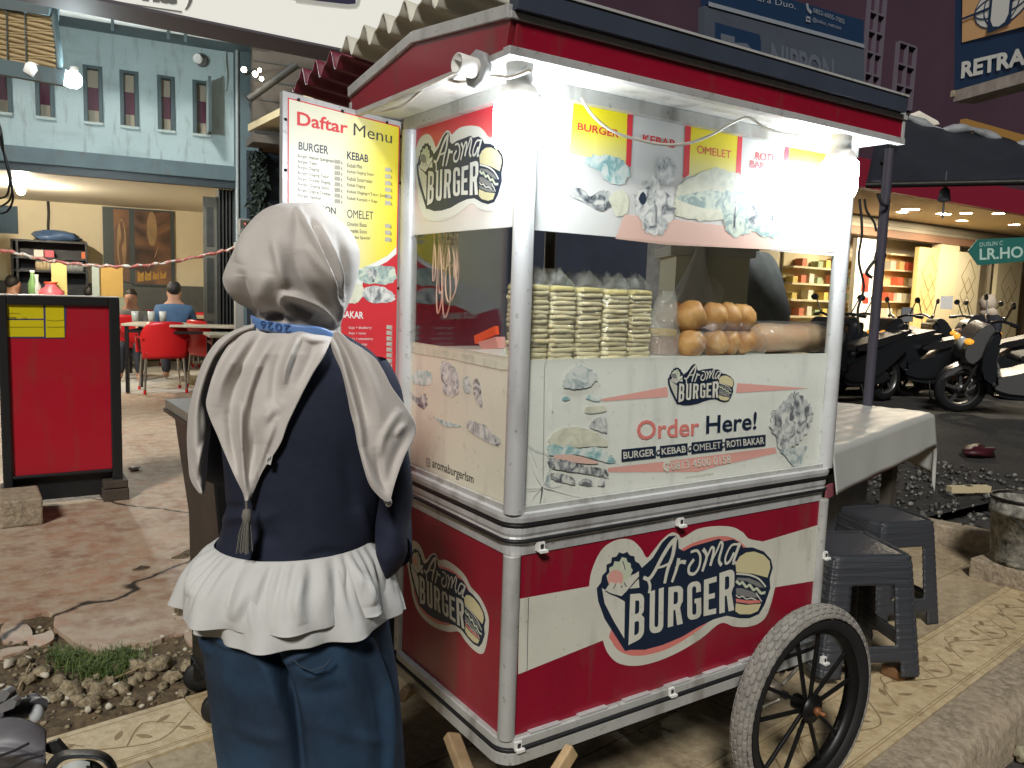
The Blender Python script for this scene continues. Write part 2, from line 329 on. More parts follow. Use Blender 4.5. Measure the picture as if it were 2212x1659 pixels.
# belt and base trims with their black rubber beads
b = MB(); ring_trim(b, [(-.02, .835), (.003, .835), (.004, .858), (.008, .863), (.010, .873), (.008, .877), (.011, .884), (.011, .896), (.007, .901), (.009, .905), (.016, .911), (.018, .921), (.017, .930), (-.02, .932)])
belt = b.build('belt_trim', ALU, cart)
b = MB()
for o, z in ((.011, .868), (.010, .9025)): b.tube(outline(o, z), .0048, 8, closed=True)
b.build('rubber_bead', RUB, belt)
b = MB(); ring_trim(b, [(-.02, .421), (.010, .421), (.014, .418), (.015, .402), (.012, .398), (.012, .390), (.016, .387), (.017, .362), (.012, .358), (-.02, .358)])
base = b.build('base_trim', ALUF, cart)
b = MB(); b.tube(outline(.0135, .394), .0052, 8, closed=True); b.build('rubber_bead', RUB, base)
for i in range(7):                                               # ledge cover strips
    x = .06+i*.14; MB().box((x, -.013, .4215), (x+.085, .001, .4245+.001*(i % 2))).build('ledge_strip', ALU, base)
# posts
for x, y in ((.006, .006), (W-.006, .006), (.006, D-.006), (W-.006, D-.006)):
    b = MB(); b.lathe([(.0, .93), (.0225, .93), (.0225, .9305), (.0225, 1.7995), (.0225, 1.80), (.0, 1.80)], Matrix.Translation((x, y, 0)), 20); b.build('upper_post', ALU, cart)
    b = MB(); b.lathe([(.0, .42), (.0195, .42), (.0195, .4205), (.0195, .8355), (.0195, .836), (.0, .836)], Matrix.Translation((x, y, 0)), 20); b.build('lower_post', ALUF, cart)
# lower panels
def panel(name, lo, hi, m): return MB().box(lo, hi).build(name, m, cart)
pf = panel('lower_front_panel', (.02, 0, .418), (W-.02, .012, .84), REDP)
ps = panel('lower_side_panel', (0, .02, .418), (.012, D-.02, .84), REDP)
panel('lower_back_panel', (.02, D-.012, .418), (W-.02, D, .84), REDP); panel('lower_end_panel', (W-.012, .02, .418), (W, D-.02, .84), REDP)
panel('cart_floor', (.0, .0, .345), (W, D, .362), IRON)
FRONT = dict(P0=(0, 0, 0), U=(1, 0, 0), W=(0, 0, 1), N=(0, -1, 0)); SIDE = dict(P0=(0, 0, 0), U=(0, -1, 0), W=(0, 0, 1), N=(-1, 0, 0))
c4 = crop(2000, 2000, 1.58); c3 = crop(2000, 1350, 1.58); c1 = crop(2000, 0, 1.659); c5 = crop(1500, 300, 1.844); c6 = crop(1500, 1100, 1.6588); c7 = crop(1400, 1900, 1.476); cm = crop(1100, 250, 1.184)

# ------------------------------------------------------------------ the burger emblem, drawn once in panel measures
_fa = Art(**FRONT)
def L4(*pts): return [_fa.plane(*c4(x, y)) for x, y in pts]
OUT = L4((505,470),(530,360),(590,250),(680,197),(765,198),(825,250),(862,308),(900,270),(960,195),(1020,152),(1060,165),(1085,185),(1180,130),(1300,112),(1400,120),(1460,152),(1500,192),(1590,212),(1650,262),(1680,335),(1670,440),(1652,530),(1630,612),(1600,682),(1550,722),(1480,740),(1400,736),(1322,716),(1200,812),(1050,902),(900,962),(780,982),(680,962),(620,902),(592,832),(572,750),(540,640),(515,560))
PK = L4((640,760),(645,830),(690,888),(770,918),(870,912),(1000,872),(1130,797),(1260,697),(1480,500),(1500,300),(1470,235),(1400,187),(1320,175),(1200,200),(1080,255),(800,450))
NV = L4((727,890),(600,690),(560,580),(550,500),(578,462),(585,420),(610,395),(612,352),(640,340),(645,308),(672,302),(690,275),(715,284),(740,272),(758,295),(785,300),(790,330),(815,345),(832,372),(862,345),(900,310),(960,212),(1000,175),(1042,170),(1058,200),(1060,250),(1090,268),(1150,237),(1240,212),(1312,190),(1340,207),(1400,194),(1440,214),(1462,246),(1520,245),(1590,270),(1635,320),(1646,370),(1627,440),(1631,500),(1610,560),(1595,602),(1560,660),(1500,686),(1440,686),(1360,670),(1280,692),(1180,742),(1080,802),(960,852),(850,882),(762,882))
def emblem(art, lm, pink=True, outer=True, cream=None, pinkm=None):
    """lm: where the wrap's lower tip, the bun's right edge and the letter A's top stand on this panel."""
    cr = cream or CREAM; s0, s1, s2 = L4((727, 890), (1646, 362), (1030, 172)); d0, d1, d2 = lm
    ax, ay, bx, by = s1[0]-s0[0], s1[1]-s0[1], s2[0]-s0[0], s2[1]-s0[1]; det = ax*by-ay*bx
    def f(p):
        x, y = p[0]-s0[0], p[1]-s0[1]; u = (x*by-y*bx)/det; v = (ax*y-ay*x)/det
        return d0[0]+u*(d1[0]-d0[0])+v*(d2[0]-d0[0]), d0[1]+u*(d1[1]-d0[1])+v*(d2[1]-d0[1])
    K = lambda *pts: [f(p) for p in L4(*pts)]
    sc_ = math.hypot(d1[0]-d0[0], d1[1]-d0[1])/math.hypot(ax, ay); w1 = L4((0, 0), (0, 1)); w = lambda px: px*.00042*sc_*.93
    if outer: art.poly([f(p) for p in OUT], cr, 4)
    if pink: art.poly([f(p) for p in PK], pinkm or PINK, 4)
    art.poly([f(p) for p in NV], NAVY)
    # wrap with its filling
    art.poly(K((583,497),(640,532),(726,582),(722,812),(655,700),(600,592)), cr, up=False); art.up()
    art.poly(K((618,450),(612,420),(630,400),(628,372),(652,360),(662,330),(690,335),(708,305),(735,312),(742,335),(762,345),(764,370),(775,385),(740,470),(670,500)), LETT)
    art.poly(K((620,430),(640,395),(675,385),(705,400),(715,440),(700,475),(660,490),(625,470)), PINKP if pink else GREYC, 3)
    art.poly(K((602,512),(640,456),(668,474),(690,460),(706,500),(720,462),(760,420),(790,408),(812,392),(814,424),(780,462),(742,510),(705,548),(640,530)), cr)
    art.poly(K((742,503),(812,440),(816,495)), cr); art.poly(K((700,392),(711,325),(746,385),(722,380)), cr)
    art.stroke(K((606,515),(640,535),(705,552),(742,512),(815,428)), w(7), NAVY); art.stroke(K((668,474),(655,500)), w(6), NAVY); art.stroke(K((720,465),(735,488)), w(6), NAVY)
    art.stroke(K((712,330),(728,382)), w(6), NAVY)
    # burger
    art.poly(K((1412,345),(1440,300),(1480,276),(1530,270),(1590,292),(1625,330),(1630,372),(1612,432),(1520,408),(1418,398)), BUNC)
    art.stroke(K((1420,408),(1500,416),(1560,442),(1600,488)), w(13), cr)
    art.poly(K((1422,432),(1500,436),(1560,462),(1590,495),(1560,492),(1480,455),(1425,450)), GREYC)
    art.stroke(K((1418,455),(1440,472),(1455,462),(1480,490),(1500,478),(1525,508),(1545,500),(1570,528),(1596,525)), w(20), LETT)
    art.poly(K((1415,498),(1450,498),(1520,520),(1570,556),(1510,556),(1440,545),(1416,530)), GREYC)
    art.stroke(K((1416,540),(1435,555),(1455,548),(1480,565),(1510,560),(1540,572)), w(9), cr)
    art.poly(K((1414,562),(1480,574),(1560,572),(1568,588),(1500,595),(1416,584)), PINK if pink else GREYC)
    art.stroke(K((1540,528),(1575,580)), w(9), cr)
    art.poly(K((1413,592),(1480,602),(1572,594),(1552,640),(1505,660),(1440,660),(1411,642)), BUNC)
    # BURGER, letter by letter, leaning on its arc
    for ch, q in zip('BURGER', (((746,852),(842,802),(848,528),(757,535)), ((876,782),(962,768),(966,492),(880,518)), ((990,742),(1084,718),(1088,478),(995,492)),
                                ((1112,700),(1200,682),(1196,448),(1112,466)), ((1213,672),(1294,655),(1298,422),(1216,446)), ((1311,656),(1404,634),(1408,372),(1312,404)))):
        art.block(ch, *K(*q), m=cr, hole=NAVY)
    art.up()
    # the brush-written name
    for pts, wd in ((((843,432),(872,440),(905,400),(955,305),(1005,225),(1040,192)), (24, 34)), (((866,440),(880,480),(876,522)), (20, 24)), (((1036,196),(1022,290),(990,380),(972,462)), (36, 24)),
                    (((915,372),(960,362),(1012,338)), (15, 18)), (((1058,318),(1044,380),(1018,455)), (30, 22)), (((1040,372),(1068,336),(1098,336)), (16, 28)),
                    (((1136,272),(1172,264),(1192,300),(1186,360),(1158,405),(1124,404),(1122,364),(1150,322)), (18, 24)), (((1212,258),(1232,300),(1206,388)), (28, 22)),
                    (((1214,350),(1240,290),(1262,245),(1276,262),(1256,352)), (14, 26)), (((1262,330),(1296,262),(1318,212),(1330,232),(1308,320),(1322,352)), (14, 26)),
                    (((1426,224),(1385,232),(1350,300),(1350,342),(1374,330),(1400,280)), (16, 22)), (((1436,222),(1408,300),(1396,342),(1412,336)), (30, 18))):
        art.stroke(K(*pts), [w(wd[0]), w(wd[1])], cr)
def marks(art, c, t, r, a): return [art.plane(*c(*p)) for p in (t, r, a)]
def Q(art, c, *pts): return [art.plane(*c(*p)) for p in pts]

a = Art(**FRONT)                                                  # lower front: cream flash and the big emblem
a.poly(Q(a, c4, (70,565),(505,487),(1590,207),(1937,103),(1925,450),(1640,497),(585,825),(62,1035)), CREAM)
a.stroke(Q(a, c4, (127,560),(118,1008)), .0016, NAVY, 0); a.stroke(Q(a, c4, (1907,115),(1893,450)), .0012, PALEPIC, 0)
emblem(a, L4((727, 890), (1646, 362), (1030, 172))); a.build('printed_front_emblem', pf)
a = Art(**SIDE); emblem(a, marks(a, c7, (372, 715), (757, 792), (466, 425))); a.build('printed_side_emblem', ps)

# ------------------------------------------------------------------ glass case: boards, posters, panes
bf = panel('order_board', (.028, .010, .932), (W-.028, .016, 1.258), mat('order_board_print', (.72, .74, .66), .38, dirt=.22, var=.06, vs=3))
a = Art((0, .010, 0), (1, 0, 0), (0, 0, 1), (0, -1, 0), .0005, .00005)
q = lambda *p: Q(a, c3, *p)
a.poly(q((565,352),(990,273),(996,335),(600,363)), PINKP); a.poly(q((1425,250),(1872,283),(1418,311)), PINKP)
a.poly(q((620,778),(1000,735),(1660,650),(1672,685),(1300,768),(1180,802),(622,804)), PINKP)
emblem(a, marks(a, c3, (1050, 383), (1407, 250), (1165, 133)), pink=False, outer=False)
a.quad('Order', *q((798,606),(1187,574),(1187,463),(798,482)), m=PINK, bold=.016); a.quad('Here!', *q((1228,566),(1541,537),(1546,427),(1230,452)), m=NAVY, bold=.018)
for st, pts in (('BURGER', ((715,722),(906,701),(905,657),(713,677))), ('KEBAB', ((953,696),(1104,680),(1102,638),(951,655))), ('OMELET', ((1149,674),(1321,655),(1319,613),(1147,632))), ('ROTI', ((1358,651),(1445,641),(1443,599),(1355,608))), ('BAKAR', ((1460,640),(1590,627),(1588,584),(1458,597)))):
    p = q(*pts); e = .006
    a.poly([(p[0][0]-e, p[0][1]-e), (p[1][0]+e, p[1][1]-e), (p[2][0]+e, p[2][1]+e), (p[3][0]-e, p[3][1]+e)], NAVY); a.quad(st, *p, m=CREAM, bold=.016)
for x, y in ((931,683),(1128,658),(1335,633)):
    o = q((x, y))[0]
    for rr, mm in ((.0075, NAVY), (.004, CREAM)): a.poly([(o[0]+rr*math.cos(t*.5236), o[1]+rr*math.sin(t*.5236)) for t in range(12)], mm)
a.quad('0813 4500 0158', *q((1010,792),(1381,746),(1379,695),(1006,741)), m=CREAM, bold=.015); a.stroke(q((1000,738),(970,748),(968,775),(990,792)), .008, CREAM); a.stroke(q((1002,742),(985,768),(1000,778)), .004, CREAM)
a.quad('aromaburgerlsm', *q((1100,845),(1272,822),(1272,797),(1100,818)), m=PALEPIC)
for pts, m_ in ((((340,265),(350,205),(390,160),(450,138),(540,190),(550,225),(500,270),(420,290)), FADEPIC), (((500,520),(540,470),(600,462),(610,555),(560,545)), MEATPIC), (((330,345),(360,332),(380,345),(350,358)), TEALPIC),
                (((480,340),(510,322),(540,345),(575,352),(540,362)), TEALPIC), (((480,400),(590,392),(598,425),(485,435)), PALEPIC), (((285,560),(360,525),(470,530),(560,570),(600,640),(270,640)), PALEPIC),
                (((250,640),(280,628),(330,645),(370,632),(420,655),(500,650),(540,645),(600,672),(660,725),(640,748),(560,728),(470,705),(400,692),(320,698),(245,692)), TEALPIC),
                (((285,695),(400,695),(500,720),(560,745),(500,752),(380,738),(290,722)), SALMON), (((248,715),(300,720),(380,735),(480,765),(600,785),(612,835),(560,826),(430,806),(300,785),(252,765)), DARKPIC),
                (((258,812),(300,808),(372,822),(408,852),(406,880),(330,866),(270,845)), DARKPIC), (((430,868),(470,842),(512,855),(514,886),(470,884)), MEATPIC), (((548,880),(575,838),(594,850),(592,888)), MEATPIC),
                (((1630,440),(1690,385),(1745,320),(1790,308),(1840,345),(1880,400),(1886,465),(1850,560),(1790,640),(1700,655),(1655,580),(1625,520)), MEATPIC),
                (((1690,665),(1790,648),(1840,640),(1852,660),(1800,780),(1770,770),(1715,700)), FADEPIC)):
    a.poly(q(*pts), m_, 2)
for k, (x, y) in enumerate(((100,915),(130,985),(205,1010),(300,905),(460,955),(120,690),(118,630),(265,800),(330,875),(60,890))):
    e = ((208+x)/2+(-1)**k*12, (890+y)/2+8); a.stroke(q((208, 890), e, (x, y)), [.0022, .0008], WPLAS, 2)
a.stroke(q((118,630),(165,668),(235,690),(255,760),(240,840)), .0012, FADEPIC); a.stroke(q((205,895),(203,930),(190,1000)), [.004, .001], NAVY, 2)
a.poly(q((222,880),(236,800),(245,812),(262,905)), FADEPIC)
a.stroke(q((232,110),(218,140),(210,860)), .001, GREYC, 0); a.stroke(q((262,310),(268,420)), .003, WPLAS, 0); a.build('printed_order_art', bf)

def yel(nm, ax=2, lo=1.80, hi=1.63): return fade_mat(nm, [(0, (.80, .66, .01)), (.3, (.78, .66, .05)), (1, (.74, .73, .60))], ax, lo, hi)
tp = panel('upper_front_poster', (.028, .010, 1.530), (W-.028, .012, 1.800), translucent(mat('poster_film', (.80, .80, .77), .38, var=.04, vs=5), .30))
a = Art((0, .010, 0), (1, 0, 0), (0, 0, 1), (0, -1, 0), .0005, .00005); q = lambda *p: Q(a, c1, *p); YF = yel('yellow_column_fade')
REDST = fade_mat('red_strip_fade', [(0, (.66, .03, .05)), (.6, (.66, .05, .06)), (1, (.74, .50, .44))], 2, 1.80, 1.60)
for pts in (((430,660),(780,740),(772,1080),(400,1000)), ((1195,828),(1500,890),(1487,1130),(1180,1150)), ((1840,960),(2090,1008),(2080,1330),(1812,1280))): a.poly(q(*pts), YF)
for pts in (((780,740),(816,746),(802,1090),(770,1080)), ((1157,818),(1195,826),(1182,1140),(1142,1165)), ((1500,890),(1531,896),(1518,1142),(1486,1128)), ((1806,956),(1841,962),(1812,1316),(1785,1310)), ((2090,1008),(2128,1014),(2118,1300),(2082,1300))): a.poly(q(*pts), REDST)
a.poly(q((1060,1430),(1450,1480),(2150,1540),(2140,1648),(1040,1600),(700,1560),(760,1400)), SALMON)
for st, pts in (('BURGER', ((452,848),(722,903),(728,850),(455,800))), ('KEBAB', ((878,930),(1090,970),(1092,915),(880,877))), ('OMELET', ((1232,1000),(1455,1037),(1458,985),(1234,948))), ('ROTI', ((1615,1045),(1730,1060),(1732,1008),(1617,992))),
                ('BAKAR', ((1582,1095),(1752,1122),(1755,1072),(1583,1045))), ('ROTI', ((1908,1105),(2012,1120),(2014,1070),(1910,1052))), ('JHON', ((1893,1160),(2030,1180),(2032,1130),(1895,1110)))): a.quad(st, *q(*pts), m=REDINK, bold=.018)
for pts, m_ in ((((500,1045),(560,1015),(680,1020),(760,1060),(795,1140),(740,1200),(650,1190),(600,1120),(520,1080)), TEALPIC), (((410,1285),(430,1225),(500,1245),(535,1285),(600,1245),(660,1255),(690,1310),(640,1370),(560,1360),(480,1310)), DARKPIC),
                (((660,1290),(740,1240),(785,1300),(770,1400),(700,1400)), PALEPIC), (((965,1090),(990,1035),(1040,1032),(1090,1080),(1102,1150),(1060,1212),(1000,1200),(975,1140)), MEATPIC),
                (((820,1290),(870,1230),(920,1170),(980,1160),(1000,1240),(1080,1290),(1090,1390),(1040,1480),(1000,1530),(900,1510),(870,1460)), MEATPIC), (((850,1300),(880,1250),(905,1300),(880,1340)), NAVY),
                (((1080,1330),(1110,1230),(1200,1150),(1330,1108),(1450,1115),(1530,1180),(1530,1300),(1440,1420),(1250,1440),(1110,1400)), PALEPIC), (((1105,1285),(1250,1250),(1410,1265),(1420,1365),(1250,1355),(1130,1310)), TOASTPIC),
                (((1410,1270),(1500,1255),(1592,1300),(1590,1490),(1540,1540),(1415,1510)), TOASTPIC), (((1592,1330),(1700,1300),(1800,1320),(1812,1530),(1650,1545),(1592,1480)), TOASTPIC), (((1555,1390),(1590,1340),(1640,1400),(1600,1480)), DARKPIC),
                (((1475,1330),(1485,1330),(1480,1500),(1468,1500)), DARKPIC), (((1720,1380),(1730,1380),(1728,1440),(1716,1440)), DARKPIC),
                (((1785,1440),(1810,1300),(1880,1255),(1960,1330),(2060,1420),(2080,1500),(2020,1540),(1840,1530)), PALEPIC), (((1790,1430),(1850,1400),(1960,1390),(2060,1460),(2070,1505),(1960,1500),(1850,1480)), MEATPIC)):
    a.poly(q(*pts), m_, 2)
a.build('printed_menu_art', tp)
sp = panel('side_board', (.010, .028, .932), (.016, D-.028, 1.262), mat('side_board_print', (.72, .69, .55), .4, dirt=.25, var=.08, vs=3))
a = Art((.010, 0, 0), (0, -1, 0), (0, 0, 1), (-1, 0, 0), .0005, .00005); q = lambda *p: Q(a, c6, *p)
a.quad('aromaburgerlsm', *q((335,1245),(604,1352),(608,1276),(338,1168)), m=BLACKINK, bold=.008)
o = q((310, 1196))[0]; rr = [(.0095*max(-1, min(1, 1.35*math.cos(t*math.pi/8))), .0095*max(-1, min(1, 1.35*math.sin(t*math.pi/8)))) for t in range(17)]
a.stroke([(o[0]+x, o[1]+y) for x, y in rr], .0022, BLACKINK, 0); a.stroke([(o[0]+.0045*math.cos(t*.5236), o[1]+.0045*math.sin(t*.5236)) for t in range(13)], .0018, BLACKINK, 0)
for pts, m_ in ((((205,640),(225,600),(280,595),(328,615),(330,680),(270,690),(215,672)), TEALPIC), (((180,695),(200,740),(240,770),(290,745),(302,820),(270,842),(215,790),(182,740)), DARKPIC), (((388,560),(410,535),(470,560),(510,650),(500,748),(410,750),(395,640)), MEATPIC),
                (((540,650),(580,640),(590,730),(545,735)), FADEPIC), (((600,680),(622,645),(650,690),(665,820),(645,825),(615,770)), DARKPIC), (((345,895),(400,920),(470,940),(525,960),(430,962),(360,915)), TEALPIC),
                (((560,940),(585,920),(640,940),(690,955),(720,1000),(780,1045),(770,1085),(690,1060),(610,1015),(570,980)), MEATPIC), (((160,470),(455,520),(800,590),(805,545),(455,470),(165,430)), PALEPIC)): a.poly(q(*pts), m_, 2)
a.build('printed_side_art', sp)
su = panel('upper_side_poster', (.010, .028, 1.537), (.016, D-.028, 1.800), fade_mat('red_to_white_poster', [(0, (.60, .02, .04)), (.22, (.64, .10, .10)), (.55, (.68, .46, .40)), (1, (.70, .66, .60))], 2, 1.80, 1.55))
a = Art((.010, 0, 0), (0, -1, 0), (0, 0, 1), (-1, 0, 0), .0005, .00005); emblem(a, marks(a, c5, (330, 965), (893, 620), (487, 410)), pink=False, cream=mat('poster_cream', (.70, .69, .62), .4)); a.build('printed_upper_emblem', su)
MB().box((.026, .004, 1.2585), (W-.026, .0075, 1.5295)).build('front_glass', CLEAR, cart); MB().box((.004, .026, 1.2625), (.0075, D-.026, 1.5365)).build('side_glass', glass_mat('side_pane', (.97, .98, .97), .07), cart)
MB().box((W-.0075, .026, .934), (W-.004, D-.026, 1.798)).build('end_glass', CLEAR, cart)
for nm, lo, hi in (('glass_channel', (.02, -.004, .930), (W-.02, .004, .942)), ('glass_channel', (-.004, .02, .930), (.004, D-.02, .942))): panel(nm, lo, hi, ALUF)
panel('case_shelf', (.02, .018, 1.236), (W-.02, D-.02, 1.250), mat('shelf_laminate', (.6, .6, .56), .3))
panel('header_beam', (-.012, -.012, 1.800), (W+.012, .030, 1.828), ALUF); panel('header_beam', (-.012, .030, 1.800), (.030, D, 1.828), ALUF); panel('header_beam', (.03, D-.03, 1.76), (W, D, 1.828), ALUF)
# roof: soffit, fascia boards, gable sheet
panel('soffit', (-.118, -.118, 1.829), (1.118, .60, 1.835), SOFT)
FX = 1.122
fz = [(-.13, 1.900), (.25, 1.942), (.60, 1.888)]
b = MB(); b.use(REDP).box((-.118, -.130, 1.838), (FX-.012, -.118, 1.884)); b.use(ALU).box((-.134, -.134, 1.822), (FX+.002, -.112, 1.838)); b.box((-.134, -.136, 1.884), (FX+.002, -.118, 1.897)).box((FX-.012, -.132, 1.838), (FX, -.118, 1.884))
b.build('front_fascia', None, cart, bevel=.0015)
b = MB(); b.use(REDP).prism([(-.130, y, z-.012) for y, z in fz]+[(-.130, .60, 1.834), (-.130, -.117, 1.834)], (.010, 0, 0)); b.use(ALU).box((-.134, -.112, 1.822), (-.116, .60, 1.834))
for (y0, z0), (y1, z1) in zip(fz, fz[1:]): b.bar((-.128, y0, z0-.003), (-.128, y1, z1-.003), .018, .024)
b.box((-.132, .588, 1.822), (-.118, .602, 1.86)); b.build('side_fascia', None, cart, bevel=.0015)
b = MB(); b.use(REDP).prism([(FX-.01, y, z-.012) for y, z in fz]+[(FX-.01, .60, 1.834), (FX-.01, -.117, 1.834)], (.010, 0, 0)).build('end_fascia', None, cart)
b = MB(); b.use(DARKP).box((-.128, -.150, 1.898), (FX-.03, -.120, 1.936)); b.use(ALU).box((-.130, -.153, 1.936), (FX-.028, -.118, 1.941))
b.use(DARKP).prism([(-.112, -.118, 1.912), (-.112, .25, 1.948), (-.112, .62, 1.894), (-.112, .62, 1.886), (-.112, .25, 1.938), (-.112, -.118, 1.900)], (FX+.10, 0, 0)); b.build('roof', None, cart)
# menu board hinged to the back edge
mbx = [(-.316, 1.846), (-.006, 1.826)]
mp = MB().use(ALU).prism([(-.318, .552, .935), (-.004, .552, .935), (-.004, .552, 1.822), (-.318, .552, 1.852)], (0, .022, 0)).build('menu_board', None, cart)
a = Art((0, .552, 0), (1, 0, 0), (0, 0, 1), (0, -1, 0), .0006, .00008); q = lambda *p: Q(a, cm, *p)
a.poly([(-.306, .945), (-.014, .945), (-.014, 1.812), (-.306, 1.838)], REDINK); a.poly([(-.303, .948), (-.017, .948), (-.017, 1.809), (-.303, 1.835)], mat('menu_red', (.56, .03, .04), .35, var=.1, vs=4))
YX = fade_mat('menu_yellow', [(0, (.74, .73, .58)), (.45, (.75, .73, .55)), (.8, (.78, .68, .12)), (1, (.78, .64, .03))], 0, -.30, -.02)
a.poly([(-.303, 1.835), (-.303, 1.30)]+q((60,1120),(200,1160),(340,1110),(420,965),(500,925),(545,888))+[(-.017, 1.809)], WHITEB)
a.poly([(-.303, 1.835), (-.303, 1.35)]+q((120,1050),(300,990),(440,930),(505,895),(545,855))+[(-.017, 1.809)], YX)
a.quad('Daftar', *q((82,288),(318,330),(320,272),(82,222)), m=REDINK, bold=.022); a.quad('Menu', *q((345,335),(524,374),(525,320),(346,278)), m=BLACKINK)
for st, pts in (('BURGER', ((88,402),(228,425),(228,385),(90,364))), ('KEBAB', ((315,446),(414,462),(414,426),(315,409))), ('OMELET', ((315,719),(437,729),(437,691),(315,680))), ('ROTI JHON', ((92,688),(262,713),(262,672),(92,646)))): a.quad(st, *q(*pts), m=NAVY, bold=.02)
PATCH = mat('price_sticker', (.42, .40, .33), .6)
def rows(lst, x, y, st, sl, px, kx, m_, h=19, wch=7.6):
    for i, t in enumerate(lst):
        yy = y+i*st; wd = len(t)*wch; a.quad(t, *q((x, yy), (x+wd, yy+wd*sl), (x+wd, yy+wd*sl-h), (x, yy-h)), m=m_, up=False)
        ky = yy+(kx-x)*sl*.95; a.poly(q((px, ky-4+(i % 3)), (px+26, ky), (px+27, ky-19), (px+1, ky-22)), PATCH, up=False); a.quad('K', *q((kx, ky+2), (kx+8, ky+3), (kx+8, ky-12), (kx, ky-13)), m=m_, up=False)
rows(['Burger Hemat (Lengkap)', 'Burger Telur', 'Burger Daging', 'Burger Daging Telur', 'Burger Double Daging', 'Burger Daging Sosis', 'Burger Daging Cheese', 'Burger Spesial'], 85, 441, 26.2, .15, 256, 287, BLACKINK)
rows(['Kebab Mini', 'Kebab Daging Sayur', 'Kebab Sosis+telur', 'Kebab Daging', 'Kebab Daging+(Telur, Sosis)', 'Kebab Komplit + Keju'], 315, 483, 31, .12, 491, 519, BLACKINK, 19, 7.0)
rows(['Omelet Biasa', 'Omelet Sosis', 'Omelet Spesial'], 315, 757, 31, .06, 491, 517, BLACKINK, 19, 7.6)
a.quad('ROTI BAKAR', *q((200,1180),(391,1191),(391,1158),(200,1145)), m=WHITEB, bold=.02)
rows(['Keju + blueberry', 'Keju + nanas', 'Keju + strawberry', 'Keju + coklat', 'Keju + kacang', 'Keju + susu', 'Coklat + campur', 'Coklat + nanas', 'Coklat + kacang', 'Coklat + susu'], 323, 1240, 26, .005, 498, 518, WHITEB, 15, 6.6)
a.poly(q((360,975),(420,945),(530,950),(528,1022),(400,1022)), TOASTPIC, 2); a.poly(q((405,968),(432,955),(455,972),(440,1018),(425,1010)), DARKPIC, 2); a.poly(q((385,1080),(400,1045),(470,1038),(532,1075),(525,1112),(430,1115)), MEATPIC, 2); a.poly(q((290,1100),(330,1040),(385,1030),(385,1090),(340,1120)), PALEPIC, 2)
a.build('printed_menu_list', mp)
for xx, zz_ in [(x_, .95+st*.9) for st in (.06, .2, .5, .8, .93) for x_ in (-.311, -.010)]+[(x_, 1.826-(x_+.16)*.09) for x_ in (-.28, -.17, -.05)]:
    MB().lathe([(.004, 0), (.0035, .002), (0, .0025)], along((xx, .551, zz_), (0, -1, 0)), 8).build('rivet', IRON, mp)
b = MB(); b.tube([(.006, .556, .94), (.006, .556, 1.80)], .009, 10)
for i in range(6): b.tube([(.006, .556, .98+i*.15), (.006, .556, 1.05+i*.15)], .0115, 10)
b.build('hinge', IRON, cart)
# small clips along the trims, cables and the empty holder on the gable
for p in (c4(1068, 85), c4(200, 238), c4(57, 1475), c4(1010, 1138), c4(1962, 945), c4(1968, 292)):
    o = on_y(*p, -.012); b = MB(); b.use(WPLAS).box((o.x-.009, o.y-.006, o.z-.010), (o.x+.009, o.y+.006, o.z+.010)).box((o.x-.007, o.y-.014, o.z-.012), (o.x+.013, o.y-.0062, o.z-.006)); b.use(BLACKINK).box((o.x-.003, o.y-.0075, o.z-.004), (o.x+.005, o.y-.0062, o.z+.006)); b.build('awning_clip', None, cart)
cbl = mat('cable_sheath', (.55, .50, .42), .5)
P = [on_y(*c1(x, y), -.06) for x, y in ((478,640),(560,760),(690,860),(860,915),(1020,945),(1180,935),(1330,880),(1460,805),(1570,770),(1680,835),(1790,872),(1950,888),(2060,895))]
b = MB(); b.tube(smooth_line(P, 5), .0032, 8); b.build('hanging_cable', cbl, cart)
P = [on_x(*crop(1000, 0, 1.843)(x, y), -.125) for x, y in ((870,815),(1060,775),(1180,690),(1290,600),(1380,570),(1480,595),(1640,580),(1740,550),(1860,560),(2000,510))]
b = MB(); b.tube(smooth_line(P, 5), .0034, 8)
P = [on_x(*crop(1000, 0, 1.843)(x, y), -.138) for x, y in ((860,820),(1040,700),(1190,640),(1260,610),(1330,590),(1480,520))]; b.tube(smooth_line(P, 5), .0025, 6); b.build('clipped_cable', cbl, cart)
b = MB(); hp = on_x(1038, 152, -.131); b.use(mat('holder_plate', (.3, .3, .3), .5)).lathe([(0, 0), (.036, 0), (.036, .012), (.030, .014), (0, .014)], along(hp, (-1, -.1, .0)), 8)
b.use(WPLAS).lathe([(.019, .01), (.019, .055), (.0165, .056), (.0165, .018), (0, .018)], along(hp, (-1, -.1, .05)), 20); b.build('lamp_holder', None, cart)
# rubber bands hanging inside the side pane
b = MB(); BAND = mat('rubber_band', (.62, .36, .28), .5)
for k in range(9):
    x0 = .03+.004*k; y0 = .44-.02*(k % 5); ln = (.12, .20, .09, .17, .11, .15, .21, .08, .13)[k]; sw = .012+.006*(k % 4)
    b.tube(smooth_line([(x0, y0, 1.54), (x0, y0-sw, 1.54-ln*.4), (x0, y0-sw*1.3, 1.54-ln*.8), (x0+.003, y0, 1.54-ln), (x0+.006, y0+sw*.8, 1.54-ln*.75), (x0+.006, y0+sw*.5, 1.54-ln*.3), (x0+.005, y0+.004, 1.54)], 5), .0022, 6)
tag(b.build('rubber_band', BAND), 'bunch of pinkish rubber bands hanging inside the side glass of the cart', 'rubber bands')
